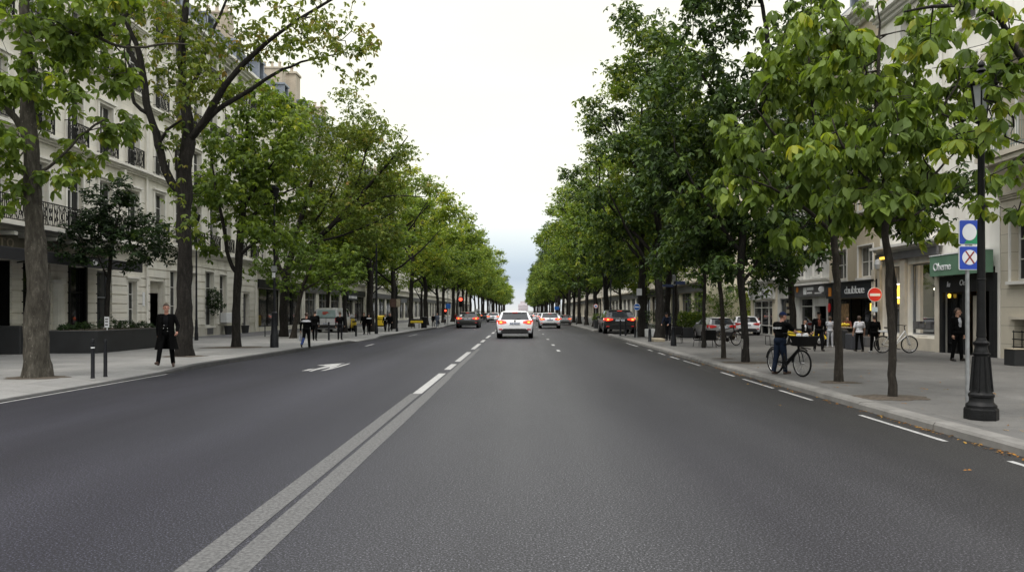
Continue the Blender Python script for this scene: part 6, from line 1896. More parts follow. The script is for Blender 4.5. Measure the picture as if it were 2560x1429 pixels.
M['slategrey'] = mat('slate_box', (.045, .048, .058), .6, var=.15, vscale=3)
box_bin('slate grey box left of the woman in the white shirt', 2133, 873, 26, 40, 'slategrey', 'boxes before the bakery')
box_bin('narrow black box behind the trunk left of the slate grey box', 2108, 870, 12, 46, 'planter', 'boxes before the bakery')
box_bin('dark grey box between the woman in white and the dark suited walker', 2168, 866, 22, 26, 'shopgrey', 'boxes before the bakery')
b, k = box_bin('tall black box to the right of the woman in light clothes', 2086, 862, 14, 55, 'planter', 'boxes before the bakery')
b = gp(2112, 866); k = b.y / FL
t = thing('market_stall', 'small stall table heaped with yellow goods behind the boxes', 'stall', b + Vector((0, .9, 0)))
m = MB(); m.bbox(-.6, -.35, .82, .6, .35, .87, .01); m.build('table_top', M['wood'], t)
for sx in (-.52, .52):
    m = MB(); m.box(sx - .03, -.3, 0, sx + .03, .3, .818); m.build('trestle', M['black'], t)
rg = random.Random(9)
m = MB()
for q in range(38):
    m.lathe([(0, -.04), (.05, -.02), (.06, .02), (.03, .06), (0, .07)], 7, tr(rg.uniform(-.5, .5), rg.uniform(-.28, .28), .92 + rg.uniform(0, .09)), caps=False)
m.build('yellow_goods', M['yellow'], t)
b = gp(2549, 913); k = b.y / FL
t = thing('planter_tub', 'black tub planter at the right edge under the basement rail', 'planter', b)
m = MB(); m.bbox(-26 * k, -.25, 0, 45 * k, .25, 40 * k, .015); m.build('box', M['planter'], t)
m = MB(); m.bbox(-27 * k, -.26, 40.2 * k, 46 * k, .26, 42 * k, .008); m.build('rim', M['wood'], t)

# fallen leaves in the gutter and on the right pavement: nobody could count them
rg = np.random.default_rng(77)
n = 300
yy = 8 + 22 * rg.uniform(0, 1, n) ** 2.2
sel = rg.uniform(0, 1, n)
xx = np.where(sel < .55, 5.98 - np.abs(rg.normal(0, .07, n)), np.where(sel < .965, 6.4 + rg.uniform(0, 3.2, n), rg.uniform(4.6, 5.8, n)))
zz = np.where(xx < 6.03, .012, PZ + .012)
P = np.stack([xx, yy, zz], 1)
V, T, C = leaf_clusters(rg, P, .06, 2, True, (-8, 4), .12, rg.uniform(.2, .9, n))
V[:, 2] = np.maximum(V[:, 2], np.where(V[:, 0] < 6.33, np.where(V[:, 0] < 6.0, .006, V[:, 2]), PZ + .006))
M['litter'] = leaf_mat('fallen_leaf', [(0, (.12, .06, .015)), (.5, (.30, .13, .02)), (.8, (.42, .24, .03)), (1, (.2, .12, .05))], .1, .7)
tag(link_mesh('fallen_leaves', np_mesh('fallen_leaves', V, T, M['litter'], C)), kind='stuff')
# ---------------------------------------------------------------- vehicles
def paint(name, col, coat=.6, rough=.35, metal=.0): return mat(name, col, rough, metal, var=.04, vscale=2, coat=coat)


M['p_white'] = paint('white_car_paint', (.62, .63, .66))
M['p_black'] = paint('black_car_paint', (.006, .006, .007), .25, .3)
M['p_silver'] = paint('silver_car_paint', (.46, .47, .49), .7, .3, .35)
M['p_grey'] = paint('grey_car_paint', (.20, .205, .21), .7, .3, .35)
M['p_dgrey'] = paint('dark_grey_car_paint', (.055, .06, .068), .7, .3, .2)
M['p_dred'] = paint('dark_red_car_paint', (.16, .03, .03), .7, .3)
M['carglass'] = mat('car_glass', (.02, .024, .028), .04, var=0)
M['plastic'] = mat('black_plastic', (.014, .014, .015), .55, var=.15)
M['tail_lit'] = mat('lit_tail_lamp', (.5, .015, .012), .25, var=0, emit=(1, .05, .02), estr=.6, coat=.6)
M['tail_dim'] = mat('tail_lamp', (.42, .012, .012), .25, var=.1, coat=.6)
M['amber'] = mat('amber_lamp', (.7, .35, .05), .3, var=0, emit=(1, .5, .08), estr=.9)
M['plate'] = mat('number_plate', (.6, .62, .64), .5, var=.05)
M['plate_ink'] = mat('plate_ink', (.05, .09, .25), .5, var=.05)

# body stations from the tail (y=0) forward: y, half width, underside z, top z, belt z (where glass may start), roof half-width factor
HATCH = [(0.00, .80, .38, .52), (.015, .86, .32, .66), (.05, .885, .29, .80), (.12, .90, .27, .95), (.19, .90, .26, 1.03), (.42, .90, .25, 1.36), (.60, .90, .25, 1.44), (1.2, .90, .24, 1.49), (1.9, .90, .24, 1.475),
         (2.45, .90, .24, 1.40), (3.2, .895, .24, 1.02), (3.6, .88, .25, .93), (4.0, .84, .27, .80), (4.2, .74, .33, .62)]
SUV = [(y, w, zb + .05, zt * 1.1) for y, w, zb, zt in HATCH]
SALOON = [(0, .78, .40, .55), (.02, .85, .33, .72), (.08, .88, .29, .95), (.5, .9, .26, 1.0), (.75, .9, .25, 1.04), (1.25, .9, .24, 1.36), (1.7, .9, .24, 1.43), (2.3, .9, .24, 1.43), (2.8, .9, .24, 1.34), (3.5, .895, .24, .98), (4.0, .88, .25, .90), (4.4, .84, .27, .78), (4.6, .74, .33, .6)]
VAN = [(0, .90, .42, .60), (.012, .95, .34, 1.0), (.05, .96, .30, 1.25), (.12, .96, .28, 1.80), (.2, .96, .28, 1.93), (.45, .96, .28, 1.98), (1.5, .96, .28, 2.0), (3.0, .96, .28, 1.98), (3.6, .96, .28, 1.9), (4.3, .95, .28, 1.25), (4.7, .93, .29, 1.08), (5.0, .88, .32, .9), (5.1, .8, .38, .7)]


def body_grid(st, belt, roofk, crown=.035):
    """rows of points round each station (right bottom -> over the top -> left bottom)"""
    rows = []
    for y, w, zb, zt in st:
        side = []
        for f in (0, .12, .3, .5, .72, .92):
            z = zb + (min(zt, belt) - zb) * f
            q = (z - zb) / max(.01, belt - zb)
            wz = w * (.93 + .07 * math.sin(min(1, q) * math.pi * .75) - .03 * max(0, q - .7))
            side.append((wz, z))
        if zt > belt + .02:
            for f in (0, .5, .85):
                z = belt + (zt - belt) * f
                side.append((w * (.965 - (1 - roofk) * f ** 1.15 * min(1, (zt - belt) / .45)), z))
            we = w * (.965 - (1 - roofk) * min(1, (zt - belt) / .45))
        else:
            for f in (.94, .97, .99): side.append((w * .955, zb + (zt - zb) * f))
            we = w * .94
        top = [(we * s, zt - .012 - crown * s ** 4) for s in (.96, .8, .5, .2, 0)]
        half = side + top
        ring = [(x, z) for x, z in half] + [(-x, z) for x, z in half[-2::-1]]
        rows.append([(x, y, z) for x, z in ring])
    return rows


_cars = {}


def car(kind, label, loc, rz, sc, pm, lit=True, group=None, plate_txt=True, name=None):
    key = (kind, pm, lit)
    t = thing(name or {'hatch': 'hatchback_car', 'suv': 'estate_car', 'saloon': 'saloon_car', 'van': 'delivery_van'}[kind], label, {'van': 'van'}.get(kind, 'car'), loc, rz, group, sc)
    if key in _cars:
        for ch in _cars[key].children: copy_tree(ch, t)
        return t
    _cars[key] = t
    st, belt, rk = {'hatch': (HATCH, .95, .76), 'suv': (SUV, 1.02, .78), 'saloon': (SALOON, .96, .74), 'van': (VAN, 1.2, .9)}[kind]
    rows = body_grid(st, belt, rk); n = len(rows[0])
    m = MB(); m.add([p for r in rows for p in r], [(i * n + j, (i + 1) * n + j, (i + 1) * n + j + 1, i * n + j + 1) for i in range(len(rows) - 1) for j in range(n - 1)])
    m.add(rows[0], [tuple(range(n))]); m.add(rows[-1], [tuple(range(n - 1, -1, -1))])
    m.add([rows[i][0] for i in range(len(rows))] + [rows[i][-1] for i in range(len(rows))], [(i, i + 1, len(rows) + i + 1, len(rows) + i) for i in range(len(rows) - 1)])
    bo = m.build('body', M[pm], t, smooth=32)

    def P(u, s):                                   # point on the top skin: u = station index (float), s = -1..1 across
        i = min(int(u), len(st) - 2); f = u - i
        a = np.array(rows[i]); b_ = np.array(rows[i + 1])
        r = a * (1 - f) + b_ * f
        c = n // 2
        xs = r[c - 5:c + 6, 0]; k = c - 5
        x = s * xs[0]
        zz = np.interp(-x, -xs, r[c - 5:c + 6, 2]); yy = r[c][1]
        return np.array((x, yy, zz))

    def patch(u0, u1, s0, s1, off, nu=6, ns=6, taper=0.0, corner=0.0):
        m = MB(); vs = []
        e = 1e-2
        for a in range(nu + 1):
            for b_ in range(ns + 1):
                u = u0 + (u1 - u0) * a / nu
                sh = 1 - taper * (a / nu)
                s = (s0 + (s1 - s0) * b_ / ns) * sh
                p = P(u, s); nu_ = P(u + e, s) - P(u - e if u > e else u, s); ns_ = P(u, s + e) - P(u, s - e)
                nn = np.cross(ns_, nu_); nn = nn / max(1e-9, np.linalg.norm(nn))
                if nn[1] > .2 and u < 5: nn = -nn
                if nn[2] < -.1: nn = -nn
                vs.append(p + nn * off)
        return m.add(vs, [(a * (ns + 1) + b_, a * (ns + 1) + b_ + 1, (a + 1) * (ns + 1) + b_ + 1, (a + 1) * (ns + 1) + b_) for a in range(nu) for b_ in range(ns)])

    isv = kind == 'van'
    ru = {'hatch': (3.85, 5.35), 'suv': (3.85, 5.35), 'saloon': (4.1, 5.2), 'van': (2.15, 3.5)}[kind]
    wu = {'hatch': (9.15, 9.95), 'suv': (9.15, 9.95), 'saloon': (8.1, 8.95), 'van': (8.1, 8.95)}[kind]
    if not isv: patch(ru[0], ru[1], -.83, .83, .008, taper=-.02).build('rear_window', M['carglass'], t)
    else: patch(1.6, 3.1, -.85, .85, .008).build('rear_window', mat('painted_glass', (.34, .45, .46), .15, var=.06), t)
    patch(wu[0], wu[1], -.85, .85, .008).build('windscreen', M['carglass'], t)
    # side glass
    i0, i1 = {'hatch': (5, 9), 'suv': (5, 9), 'saloon': (5, 8), 'van': (7, 8)}[kind]
    for sx in (0, 1):
        m = MB(); vs = []
        for i in range(i0, i1 + 1):
            for j in (6, 7, 8):
                x, y, z = rows[i][j]
                if j == 6: z += .03
                if j == 8: z = z - .01
                vs.append(((x + .008) * (1 if sx == 0 else -1), y, z))
        k = i1 - i0
        m.add(vs, [(a * 3 + b_, a * 3 + b_ + 1, a * 3 + b_ + 4, a * 3 + b_ + 3) for a in range(k) for b_ in range(2)])
        m.build('side_window', M['carglass'], t)
    # tail lamps wrap round the rear corners
    tm = M['tail_lit'] if lit else M['tail_dim']
    zl = {'hatch': (.78, .97), 'suv': (.86, 1.05), 'saloon': (.74, .93), 'van': (.82, 1.2)}[kind]
    for sx in (-1, 1):
        m = MB()
        w0 = st[2][1]
        if isv: pts = [(.72, .03), (.915, .03), (.952, .10), (.955, .2)]; zz = zl
        else: pts = [(.40, .085), (.62, .075), (.80, .09), (.885, .19), (.90, .42)]; zz = zl
        vs = []
        for q, (x, y) in enumerate(pts):
            t0 = zz[0] + (.07 if (q == 0 and not isv) else (.04 if q == len(pts) - 1 else 0)); t1 = zz[1] - (.05 if q == 0 and not isv else 0)
            vs += [(sx * (x + .012), y - .05, t0), (sx * (x + .012), y - .02 + .0, t1)]
        m.add(vs, [(2 * q, 2 * q + 2, 2 * q + 3, 2 * q + 1) for q in range(len(pts) - 1)])
        back = [(x, y + .09, z) for x, y, z in vs]
        m.add(vs + back, [(0, 1, 1 + len(vs), len(vs)), (len(vs) - 2, len(vs) - 1, 2 * len(vs) - 1, 2 * len(vs) - 2)] + [(2 * q, 2 * q + 2, len(vs) + 2 * q + 2, len(vs) + 2 * q) for q in range(len(pts) - 1)] + [(2 * q + 1, 2 * q + 3, len(vs) + 2 * q + 3, len(vs) + 2 * q + 1) for q in range(len(pts) - 1)])
        lo = m.build('tail_lamp', tm, t)
        if lit:
            m = MB(); m.box(sx * .69 - .06, (.018 if isv else .012), zz[0] + .05, sx * .69 + .06, (.03 if isv else .026), zz[1] - .05) if not isv else m.box(sx * .86 - .05, -.045, 1.05, sx * .86 + .05, -.03, 1.15)
            m.build('indicator', M['amber'], lo)
        if kind in ('hatch', 'suv'):
            m = MB(); m.bbox(sx * .70 - .09, -.022, .46, sx * .70 + .09, .03, .53, .01); m.build('reflector', M['tail_dim'], t)
        mi = MB(); yw = st[i1][0] - (.1 if not isv else -.3)
        mi.bbox(sx * .93 - .02, yw - .06, belt + .0, sx * .93 + sx * .16 + .02, yw + .06, belt + .15, .03) if sx > 0 else mi.bbox(-1.11, yw - .06, belt, -.91, yw + .06, belt + .15, .03)
        mi.build('wing_mirror', M['plastic'] if pm == 'p_black' else M[pm], t)
        for yy in ((.72, 3.25) if not isv else (1.0, 4.2)):
            r = .325 if kind != 'suv' else .36
            T = tr(sx * .80, yy, r) @ rotm('Y', 90)
            w = MB(); w.lathe([(.2, -.10), (r * .93, -.11), (r, -.085), (r, .085), (r * .93, .11), (.2, .10)], 22, T); wh = w.build('wheel', M['rubber'], t, smooth=35)
            w = MB(); w.lathe([(.05, .112), (.21, .102), (.215, .08)], 14, T); w.lathe([(.05, -.112), (.21, -.102), (.215, -.08)], 14, T); w.build('rim', M['chrome'], wh)
            ar = MB()
            ar.tube([(sx * (st[4][1] * .985 + .004), yy + (r + .05) * math.cos(a), r + (r + .05) * math.sin(a)) for a in [math.pi * q / 10 for q in range(11)]], .035, 5); ar.build('wheel_arch', M['plastic'], t)
    # bumper insert, plate, badge, wiper, spoiler, third lamp
    m = MB(); m.add([(-.62, -.018, .30), (.62, -.018, .30), (.70, -.02, .38), (.55, -.03, .53), (-.55, -.03, .53), (-.70, -.02, .38), (-.6, .2, .27), (.6, .2, .27)], [(0, 1, 2, 3, 4, 5), (0, 6, 7, 1)]) if not isv else m.bbox(-.9, -.06, .36, .9, .05, .62, .03)
    m.build('bumper', M['plastic'], t)
    zp = {'hatch': .80, 'suv': .9, 'saloon': .76, 'van': .72}[kind]
    yb = np.interp(zp, [s[3] for s in st[:5]], [s[0] for s in st[:5]]) if not isv else -.02
    m = MB(); m.bbox(-.26, yb - .035, zp - .06, .26, yb - .005, zp + .06, .004); po = m.build('number_plate', M['plate'], t)
    m = MB()
    for q in (-.2, -.13, -.03, .04, .11, .2): m.box(q - .022, yb - .038, zp - .035, q + .022, yb - .0362, zp + .035)
    m.build('characters', M['plate_ink'], po)
    m = MB(); m.lathe([(0, .02), (.045, .012), (.05, 0)], 12, tr(0, yb - .0 + (.03 if not isv else 0), zp + .14) @ rotm('X', 90), caps=False); m.build('badge', M['chrome'], t)
    if not isv:
        p0 = P(ru[1] + .25, 0)
        m = MB(); m.bbox(-.6, p0[1] - .14, p0[2] - .02, .6, p0[1] + .06, p0[2] + .02, .01); so_ = m.build('spoiler', M[pm], t)
        m = MB(); m.box(-.14, p0[1] - .148, p0[2] - .012, .14, p0[1] - .141, p0[2] + .008); m.build('brake_lamp', tm, so_)
        pw = P(ru[0] + .15, 0); m = MB(); m.tube([(0, pw[1] - .02, pw[2] + .02), (.3, pw[1] + .0, pw[2] + .05)], .012, 5); m.build('wiper', M['plastic'], t)
    else:
        m = MB(); m.box(-.012, .0, .62, .012, .012, 1.2); m.box(-.9, -.012, 1.195, .9, .02, 1.225); m.build('door_seam', M['plastic'], t)
    return t


def car_at(kind, label, px, py, wpx, pm, lit=True, rz=0.0, z=0.0, group=None, hs=1.0):
    p = gp(px, py, z); k = p.y / FL
    wreal = 1.8 if kind != 'van' else 1.92
    s = wpx * k / wreal
    return car(kind, label, (p.x, p.y, z), rz, (s, s * .95, s * hs), pm, lit, group)


car_at('hatch', 'white hatchback with lit tail lamps in the middle of the road', 1287, 846, 91, 'p_white', hs=.93)
car_at('hatch', 'black hatchback with lit tail lamps in the left lane under the traffic light', 1168, 820, 57, 'p_black', hs=.88)
car_at('hatch', 'silver hatchback just right of the white one', 1375, 821, 53, 'p_silver', hs=.92)
car_at('hatch', 'grey hatchback at the right of the silver one beside the tree trunks', 1412, 812, 34, 'p_grey', hs=.92)
car_at('hatch', 'pale hatchback waiting left of the white one farther off', 1233, 805, 33, 'p_silver', hs=.9)
GQ = 'cars queueing far down the avenue'
car_at('hatch', 'pale car half hidden behind the silver hatchback', 1355, 804, 27, 'p_white', group=GQ)
car_at('hatch', 'light car farther up in the right lanes behind the pale half hidden one', 1341, 798, 20, 'p_white', group=GQ)
car_at('hatch', 'small distant car in the right lanes close to the white hatchback roof', 1329, 793.5, 15, 'p_silver', group=GQ)
car_at('hatch', 'dark distant car with red lamps in the left lanes', 1211, 798, 20, 'p_dgrey', group=GQ)
car_at('hatch', 'tiny distant car in the left lanes behind the pale hatchback', 1249, 792, 13, 'p_dgrey', group=GQ)
car_at('suv', 'black estate car with lit red lamps standing in the right parking bay', 1551, 834, 80, 'p_black', hs=.84)
p = gp(1808, 850)
car('hatch', 'silver grey car parked on the right pavement behind the chairs', (p.x, p.y, PZ), R(3), (.88, .82, .86), 'p_grey', False)
p = gp(1868, 838)
car('hatch', 'white parked car half hidden by the corner shop', (p.x, p.y, PZ), R(-12), (.95, .95, .86), 'p_white', False)
p = gp(815, 831)
v = car('van', 'white delivery van with a red emblem on its pale rear window', (p.x, p.y, PZ), R(-2), (.92, .92, .93), 'p_white', False)
m = MB()
for poly in ([(-.28, 0), (-.26, .1), (.12, .1), (.30, .02), (.1, 0)], [(-.24, -.03), (.14, -.03), (-.02, -.12), (-.22, -.12)]):
    m.prism(poly, .01, tr(-.05, .055, 1.56) @ rotm('X', 86))
m.build('red_emblem', mat('red_emblem', (.62, .1, .06), .5, var=.1), v)


# two-wheelers --------------------------------------------------------------
def wheel_parts(parent, y, r, name='wheel', rim='chrome', tw=.022, spokes=18):
    T = tr(0, y, r) @ rotm('Y', 90)
    m = MB(); m.torus(r - tw, tw, 36, 8, T); w = m.build(name, M['rubber'], parent, smooth=50)
    m = MB(); m.torus(r - tw * 2.1, .011, 36, 6, T); m.build('rim', M[rim], w)
    m = MB()
    for q in range(spokes):
        a = 2 * math.pi * q / spokes; s = (.03 if q % 2 else -.03)
        m.tube([(s, y + .03 * math.cos(a + .6), r + .03 * math.sin(a + .6)), (0, y + (r - tw * 2) * math.cos(a), r + (r - tw * 2) * math.sin(a))], .0035, 4, caps=False)
    m.lathe([(.025, -.05), (.032, -.03), (.025, 0), (.032, .03), (.025, .05)], 10, T)
    m.build('spokes', M['chrome'], w)


def bicycle(name, label, loc, heading, fm, rim='chrome', basket=False, rack=False, wb=1.06, r=.335, drop=False, guards=True, lean=0.0, group=None, ebike=False):
    """stands along +Y when heading is 0"""
    t = thing(name, label, 'bicycle', loc, heading, group); t.rotation_euler = (0, lean, heading)
    yr, yf = -wb / 2, wb / 2
    wheel_parts(t, yr, r, 'rear_wheel', rim); wheel_parts(t, yf, r, 'front_wheel', rim)
    hd, hb = Vector((0, yf - .17, .86)), Vector((0, yf - .12, .66)); bb = Vector((0, -.08, .28)); st = Vector((0, -.26, .80))
    m = MB()
    if drop: m.tube([hd, bb], .026, 8); m.tube([hb, (0, .1, .42), bb], .02, 8)
    else: m.tube([hd, st + Vector((0, .02, -.06))], .02, 8); m.tube([hb, bb], .026 if not ebike else .045, 8)
    m.tube([st, bb], .02, 8); m.tube([hd, hb], .026, 8)
    for s in (-.055, .055):
        m.tube([bb + Vector((s * .6, 0, 0)), (s, yr, r)], .011, 6); m.tube([st + Vector((s * .3, .03, -.08)), (s, yr, r)], .010, 6)
    m.build('frame', M[fm], t, smooth=50)
    m = MB()
    for s in (-.05, .05): m.tube([hb + Vector((s * .6, .01, -.02)), (s, yf - .06, r + .22), (s, yf, r)], .014, 6)
    m.build('fork', M[fm], t)
    m = MB(); m.tube([hd, hd + Vector((0, -.03, .14)), hd + Vector((0, .0, .19))], .016, 6); m.tube([(-.29, yf - .35, 1.06), (-.2, yf - .22, 1.07), (0, yf - .18, 1.05), (.2, yf - .22, 1.07), (.29, yf - .35, 1.06)], .014, 6); m.build('handlebar', M['black'], t)
    m = MB(); m.tube([st, st + Vector((0, -.03, .13))], .015, 6); m.build('seat_post', M['chrome'], t)
    m = MB(); sp_ = st + Vector((0, -.03, .13))
    m.add([sp_ + Vector(q) for q in ((-.09, -.14, .02), (.09, -.14, .02), (.07, 0, .02), (.025, .15, .015), (-.025, .15, .015), (-.07, 0, .02), (-.08, -.13, .07), (.08, -.13, .07), (.05, 0, .065), (.018, .14, .055), (-.018, .14, .055), (-.05, 0, .065))],
          [(5, 4, 3, 2, 1, 0), (6, 7, 8, 9, 10, 11)] + [(i, (i + 1) % 6, 6 + (i + 1) % 6, 6 + i) for i in range(6)])
    m.build('saddle', M['black'], t)
    m = MB(); m.lathe([(.02, -.008), (.095, -.008), (.095, .008), (.02, .008)], 18, tr(.05, bb.y, bb.z) @ rotm('Y', 90)); m.tube([(.07, bb.y, bb.z), (.08, bb.y + .12, bb.z - .12)], .01, 5); m.tube([(-.07, bb.y, bb.z), (-.08, bb.y - .12, bb.z + .12)], .01, 5)
    m.tube([(.05, bb.y, bb.z + .093), (.05, yr, r + .03)], .006, 4); m.tube([(.05, bb.y, bb.z - .093), (.05, yr, r - .03)], .006, 4); m.build('crankset', M['black'], t)
    for s in (1, -1):
        m = MB(); m.bbox(s * .13 - .045, bb.y + s * .12 - .035, bb.z - s * .12 - .01, s * .13 + .045, bb.y + s * .12 + .035, bb.z - s * .12 + .01, .004); m.build('pedal', M['black'], t)
    if guards:
        for yy, a0, a1, nm in ((yr, 10, 175, 'rear_mudguard'), (yf, 40, 185, 'front_mudguard')):
            m = MB(); m.tube([(0, yy - (r + .03) * math.cos(R(a)), r + (r + .03) * math.sin(R(a))) for a in (np.linspace(a0, a1, 14) if yy < 0 else np.linspace(0, 120, 12))], .018, 6); m.build(nm, M['black'], t)
    if rack:
        m = MB()
        for s in (-.07, .07):
            m.tube([(s, yr - .3, .74), (s, yr + .18, .74)], .008, 5); m.tube([(s, yr - .1, .74), (s, yr, r)], .008, 5); m.tube([(s, yr - .3, .74), (s, yr - .32, .96)], .008, 5)
        for q in range(5): m.tube([(-.07, yr - .3 + q * .11, .74), (.07, yr - .3 + q * .11, .74)], .006, 4)
        m.tube([(-.07, yr - .32, .96), (.07, yr - .32, .96)], .008, 5); m.build('rear_rack', M['black'], t)
    if basket:
        m = MB(); b0, b1 = .76, 1.0
        lo = [(-.17, yf - .12), (.17, yf - .12), (.17, yf + .26), (-.17, yf + .26)]; hi = [(-.24, yf - .16), (.24, yf - .16), (.24, yf + .33), (-.24, yf + .33)]
        vs = [(x, y, b0) for x, y in lo] + [(x, y, b1) for x, y in hi] + [(x * .94, y, b1) for x, y in hi] + [(x * .92, y, b0 + .02) for x, y in lo]
        m.add(vs, [(0, 1, 2, 3)] + [(i, (i + 1) % 4, 4 + (i + 1) % 4, 4 + i) for i in range(4)] + [(8 + i, 8 + (i + 1) % 4, 12 + (i + 1) % 4, 12 + i) for i in range(4)] + [(12, 13, 14, 15)])
        m.tube([(x * 1.01, y, b1) for x, y in hi] + [(hi[0][0] * 1.01, hi[0][1], b1)], .012, 5)
        m.build('basket', M['black'], t)
        m = MB(); m.tube([(0, yf - .1, .74), (0, yf + .3, .70)], .012, 5); m.build('front_carrier', M['black'], t)
    return t


pf, pr = gp(2008, 942), gp(1936, 933)
mid = (pf + pr) / 2; dv = pf - pr
BIKE_H = math.atan2(-dv.x, dv.y)
bk = bicycle('bicycle', 'black bicycle with front basket and rear rack pushed by the man in the cap', (mid.x, mid.y, PZ), BIKE_H, 'black', basket=True, rack=True, wb=1.02, r=.335, ebike=True)
m = MB()
for q in range(5): m.lathe([(0, 0), (.06, .02), (.05, .1), (0, .12)], 8, tr(.02 + .07 * (q - 2), .51 + .06 * (q % 3), .96), caps=False)
o = m.build('parcels', M['sign_w'], None); o.matrix_world = Matrix.Translation(bk.location) @ Matrix.Rotation(BIKE_H, 4, 'Z'); tag(o, 'small white parcels lying in the basket of the pushed bicycle', 'parcels')
p = gp(2240, 882)
bicycle('bicycle', 'white bicycle with drop handlebar parked before the cafe windows', (p.x, p.y, PZ), R(-90), 'white', drop=True, wb=1.03, r=.335, guards=False, rack=False)
m = MB(); m.bbox(-.16, -.10, 0, .16, .1, .07, .02); o = tag(m.build('pannier_box', M['sign_w'], loc=(p.x - .47, p.y, PZ + .80)), 'white flat box on the back of the white bicycle', 'box')
m = MB(); m.box(-.02, -.04, -.13, .02, .04, 0); m.build('bracket', M['chrome'], o)
p = gp(1820, 864)
bicycle('bicycle', 'black bicycle parked behind the thin trunk next to the black chairs', (p.x, p.y, PZ), R(-62), 'black', wb=1.02, r=.34)
p = gp(2062, 868)
bicycle('bicycle', 'dark bicycle half hidden between the standing man and the light dressed woman', (p.x, p.y + .2, PZ), R(-20), 'black', wb=1.02, r=.33)


def scooter(label, loc, rz, mm, sc=1.0, name='motor_scooter', group=None):
    t = thing(name, label, 'scooter', loc, rz, group, (sc, sc, sc))
    for y in (-.6, .62):
        m = MB(); m.torus(.21, .065, 20, 8, tr(0, y, .27) @ rotm('Y', 90)); w = m.build('wheel', M['rubber'], t, smooth=50)
        m = MB(); m.lathe([(.02, -.05), (.15, -.03), (.15, .03), (.02, .05)], 12, tr(0, y, .27) @ rotm('Y', 90)); m.build('rim', M['chrome'], w)
    m = MB()
    secs = [(-.85, .10, .55, .70), (-.6, .17, .42, .74), (-.25, .17, .35, .72), (.0, .13, .30, .45), (.2, .15, .28, .36), (.35, .19, .32, .62), (.45, .18, .45, .95), (.5, .12, .75, 1.02)]
    vs = []
    for y, w, z0, z1 in secs: vs += [(-w, y, z0), (-w * .8, y, z1), (w * .8, y, z1), (w, y, z0)]
    m.add(vs, [(4 * i + j, 4 * i + (j + 1) % 4, 4 * i + 4 + (j + 1) % 4, 4 * i + 4 + j) for i in range(len(secs) - 1) for j in range(4)] + [(0, 1, 2, 3), (31, 30, 29, 28)])
    m.build('body', M[mm], t)
    m = MB(); m.bbox(-.15, -.8, .742, .15, -.1, .83, .03); m.build('saddle', M['black'], t)
    m = MB(); m.tube([(0, .62, .3), (0, .48, .98)], .03, 6); m.tube([(-.33, .36, 1.05), (0, .46, 1.06), (.33, .36, 1.05)], .02, 6); m.build('handlebar', M['black'], t)
    m = MB(); m.tube([(0, .35 + .6 * 0 + .27 + .27 * math.cos(a), .27 + .27 * math.sin(a)) for a in np.linspace(.3, 2.6, 9)], .07, 6); m.build('front_mudguard', M[mm], t)
    m = MB(); m.lathe([(.09, 0), (.07, .06), (0, .08)], 12, tr(0, .5, .92) @ rotm('X', -90), caps=False); m.build('headlight', M['sign_w'], t)
    m = MB(); m.add([(-.16, .5, 1.0), (.16, .5, 1.0), (.13, .4, 1.38), (-.13, .4, 1.38), (-.16, .512, 1.0), (.16, .512, 1.0), (.13, .412, 1.38), (-.13, .412, 1.38)], [(0, 1, 2, 3), (4, 5, 6, 7), (0, 1, 5, 4), (2, 3, 7, 6), (0, 3, 7, 4), (1, 2, 6, 5)]); m.build('windshield', M['sign_w'], t)
    return t


p = gp(2016, 864); scooter('yellow fronted motor scooter with the suited man sitting on it', (p.x, p.y, PZ), R(-120), 'yellow', .95)
p = gp(884, 828); scooter('yellow moped parked at the front of the white van', (p.x, p.y, PZ), R(20), 'yellow', 1.0)
p = gp(1196, 801, 0); scooter('dark motor scooter in the far left lanes', (p.x, p.y, 0), R(8), 'p_black', 1.5, group='far scooters')
p = gp(1187, 803, 0); scooter('dark motor scooter nearer the left kerb in the far lanes', (p.x, p.y, 0), R(-5), 'p_dgrey', 1.5, group='far scooters')
# ---------------------------------------------------------------- people
def cloth(name, col, rough=.9): return mat(name, col, rough, var=.25, vscale=7, bump=.5, bscale=18, spec=.08)


M['skin'] = mat('skin', (.42, .24, .17), .5, var=.08, vscale=9)
M['skin_p'] = mat('ruddy_skin', (.45, .22, .16), .5, var=.1, vscale=9)
M['c_black'] = cloth('black_cloth', (.0032, .0032, .0035)); M['c_char'] = cloth('charcoal_cloth', (.009, .009, .0105)); M['c_navy'] = cloth('navy_cloth', (.008, .011, .02))
M['c_jean'] = cloth('dark_jeans', (.012, .018, .034)); M['c_blue'] = cloth('blue_denim', (.03, .05, .16)); M['c_white'] = cloth('white_cloth', (.62, .62, .66)); M['c_grey'] = cloth('pale_grey_cloth', (.38, .39, .42))
M['c_tan'] = cloth('tan_cloth', (.30, .22, .12)); M['c_slate'] = cloth('slate_blue_cloth', (.10, .115, .15)); M['c_rust'] = cloth('rust_cloth', (.14, .045, .03)); M['c_red'] = cloth('dark_red_cloth', (.11, .014, .016))
M['shoe'] = mat('dark_leather', (.018, .015, .013), .4, var=.2); M['shoe_b'] = mat('brown_leather', (.05, .025, .016), .4, var=.2); M['shoe_w'] = mat('pale_shoe', (.5, .5, .5), .6, var=.1)
M['hair_d'] = mat('dark_hair', (.012, .009, .008), .6, var=.4, vscale=40, bump=.5, bscale=90); M['hair_b'] = mat('brown_hair', (.045, .024, .014), .6, var=.4, vscale=40, bump=.5, bscale=90)
M['hair_r'] = mat('auburn_hair', (.10, .035, .018), .6, var=.4, vscale=40, bump=.5, bscale=90)
M['cap_navy'] = cloth('navy_cap', (.012, .02, .06))
M['eye'] = mat('eye_dark', (.02, .015, .012), .2, var=0)


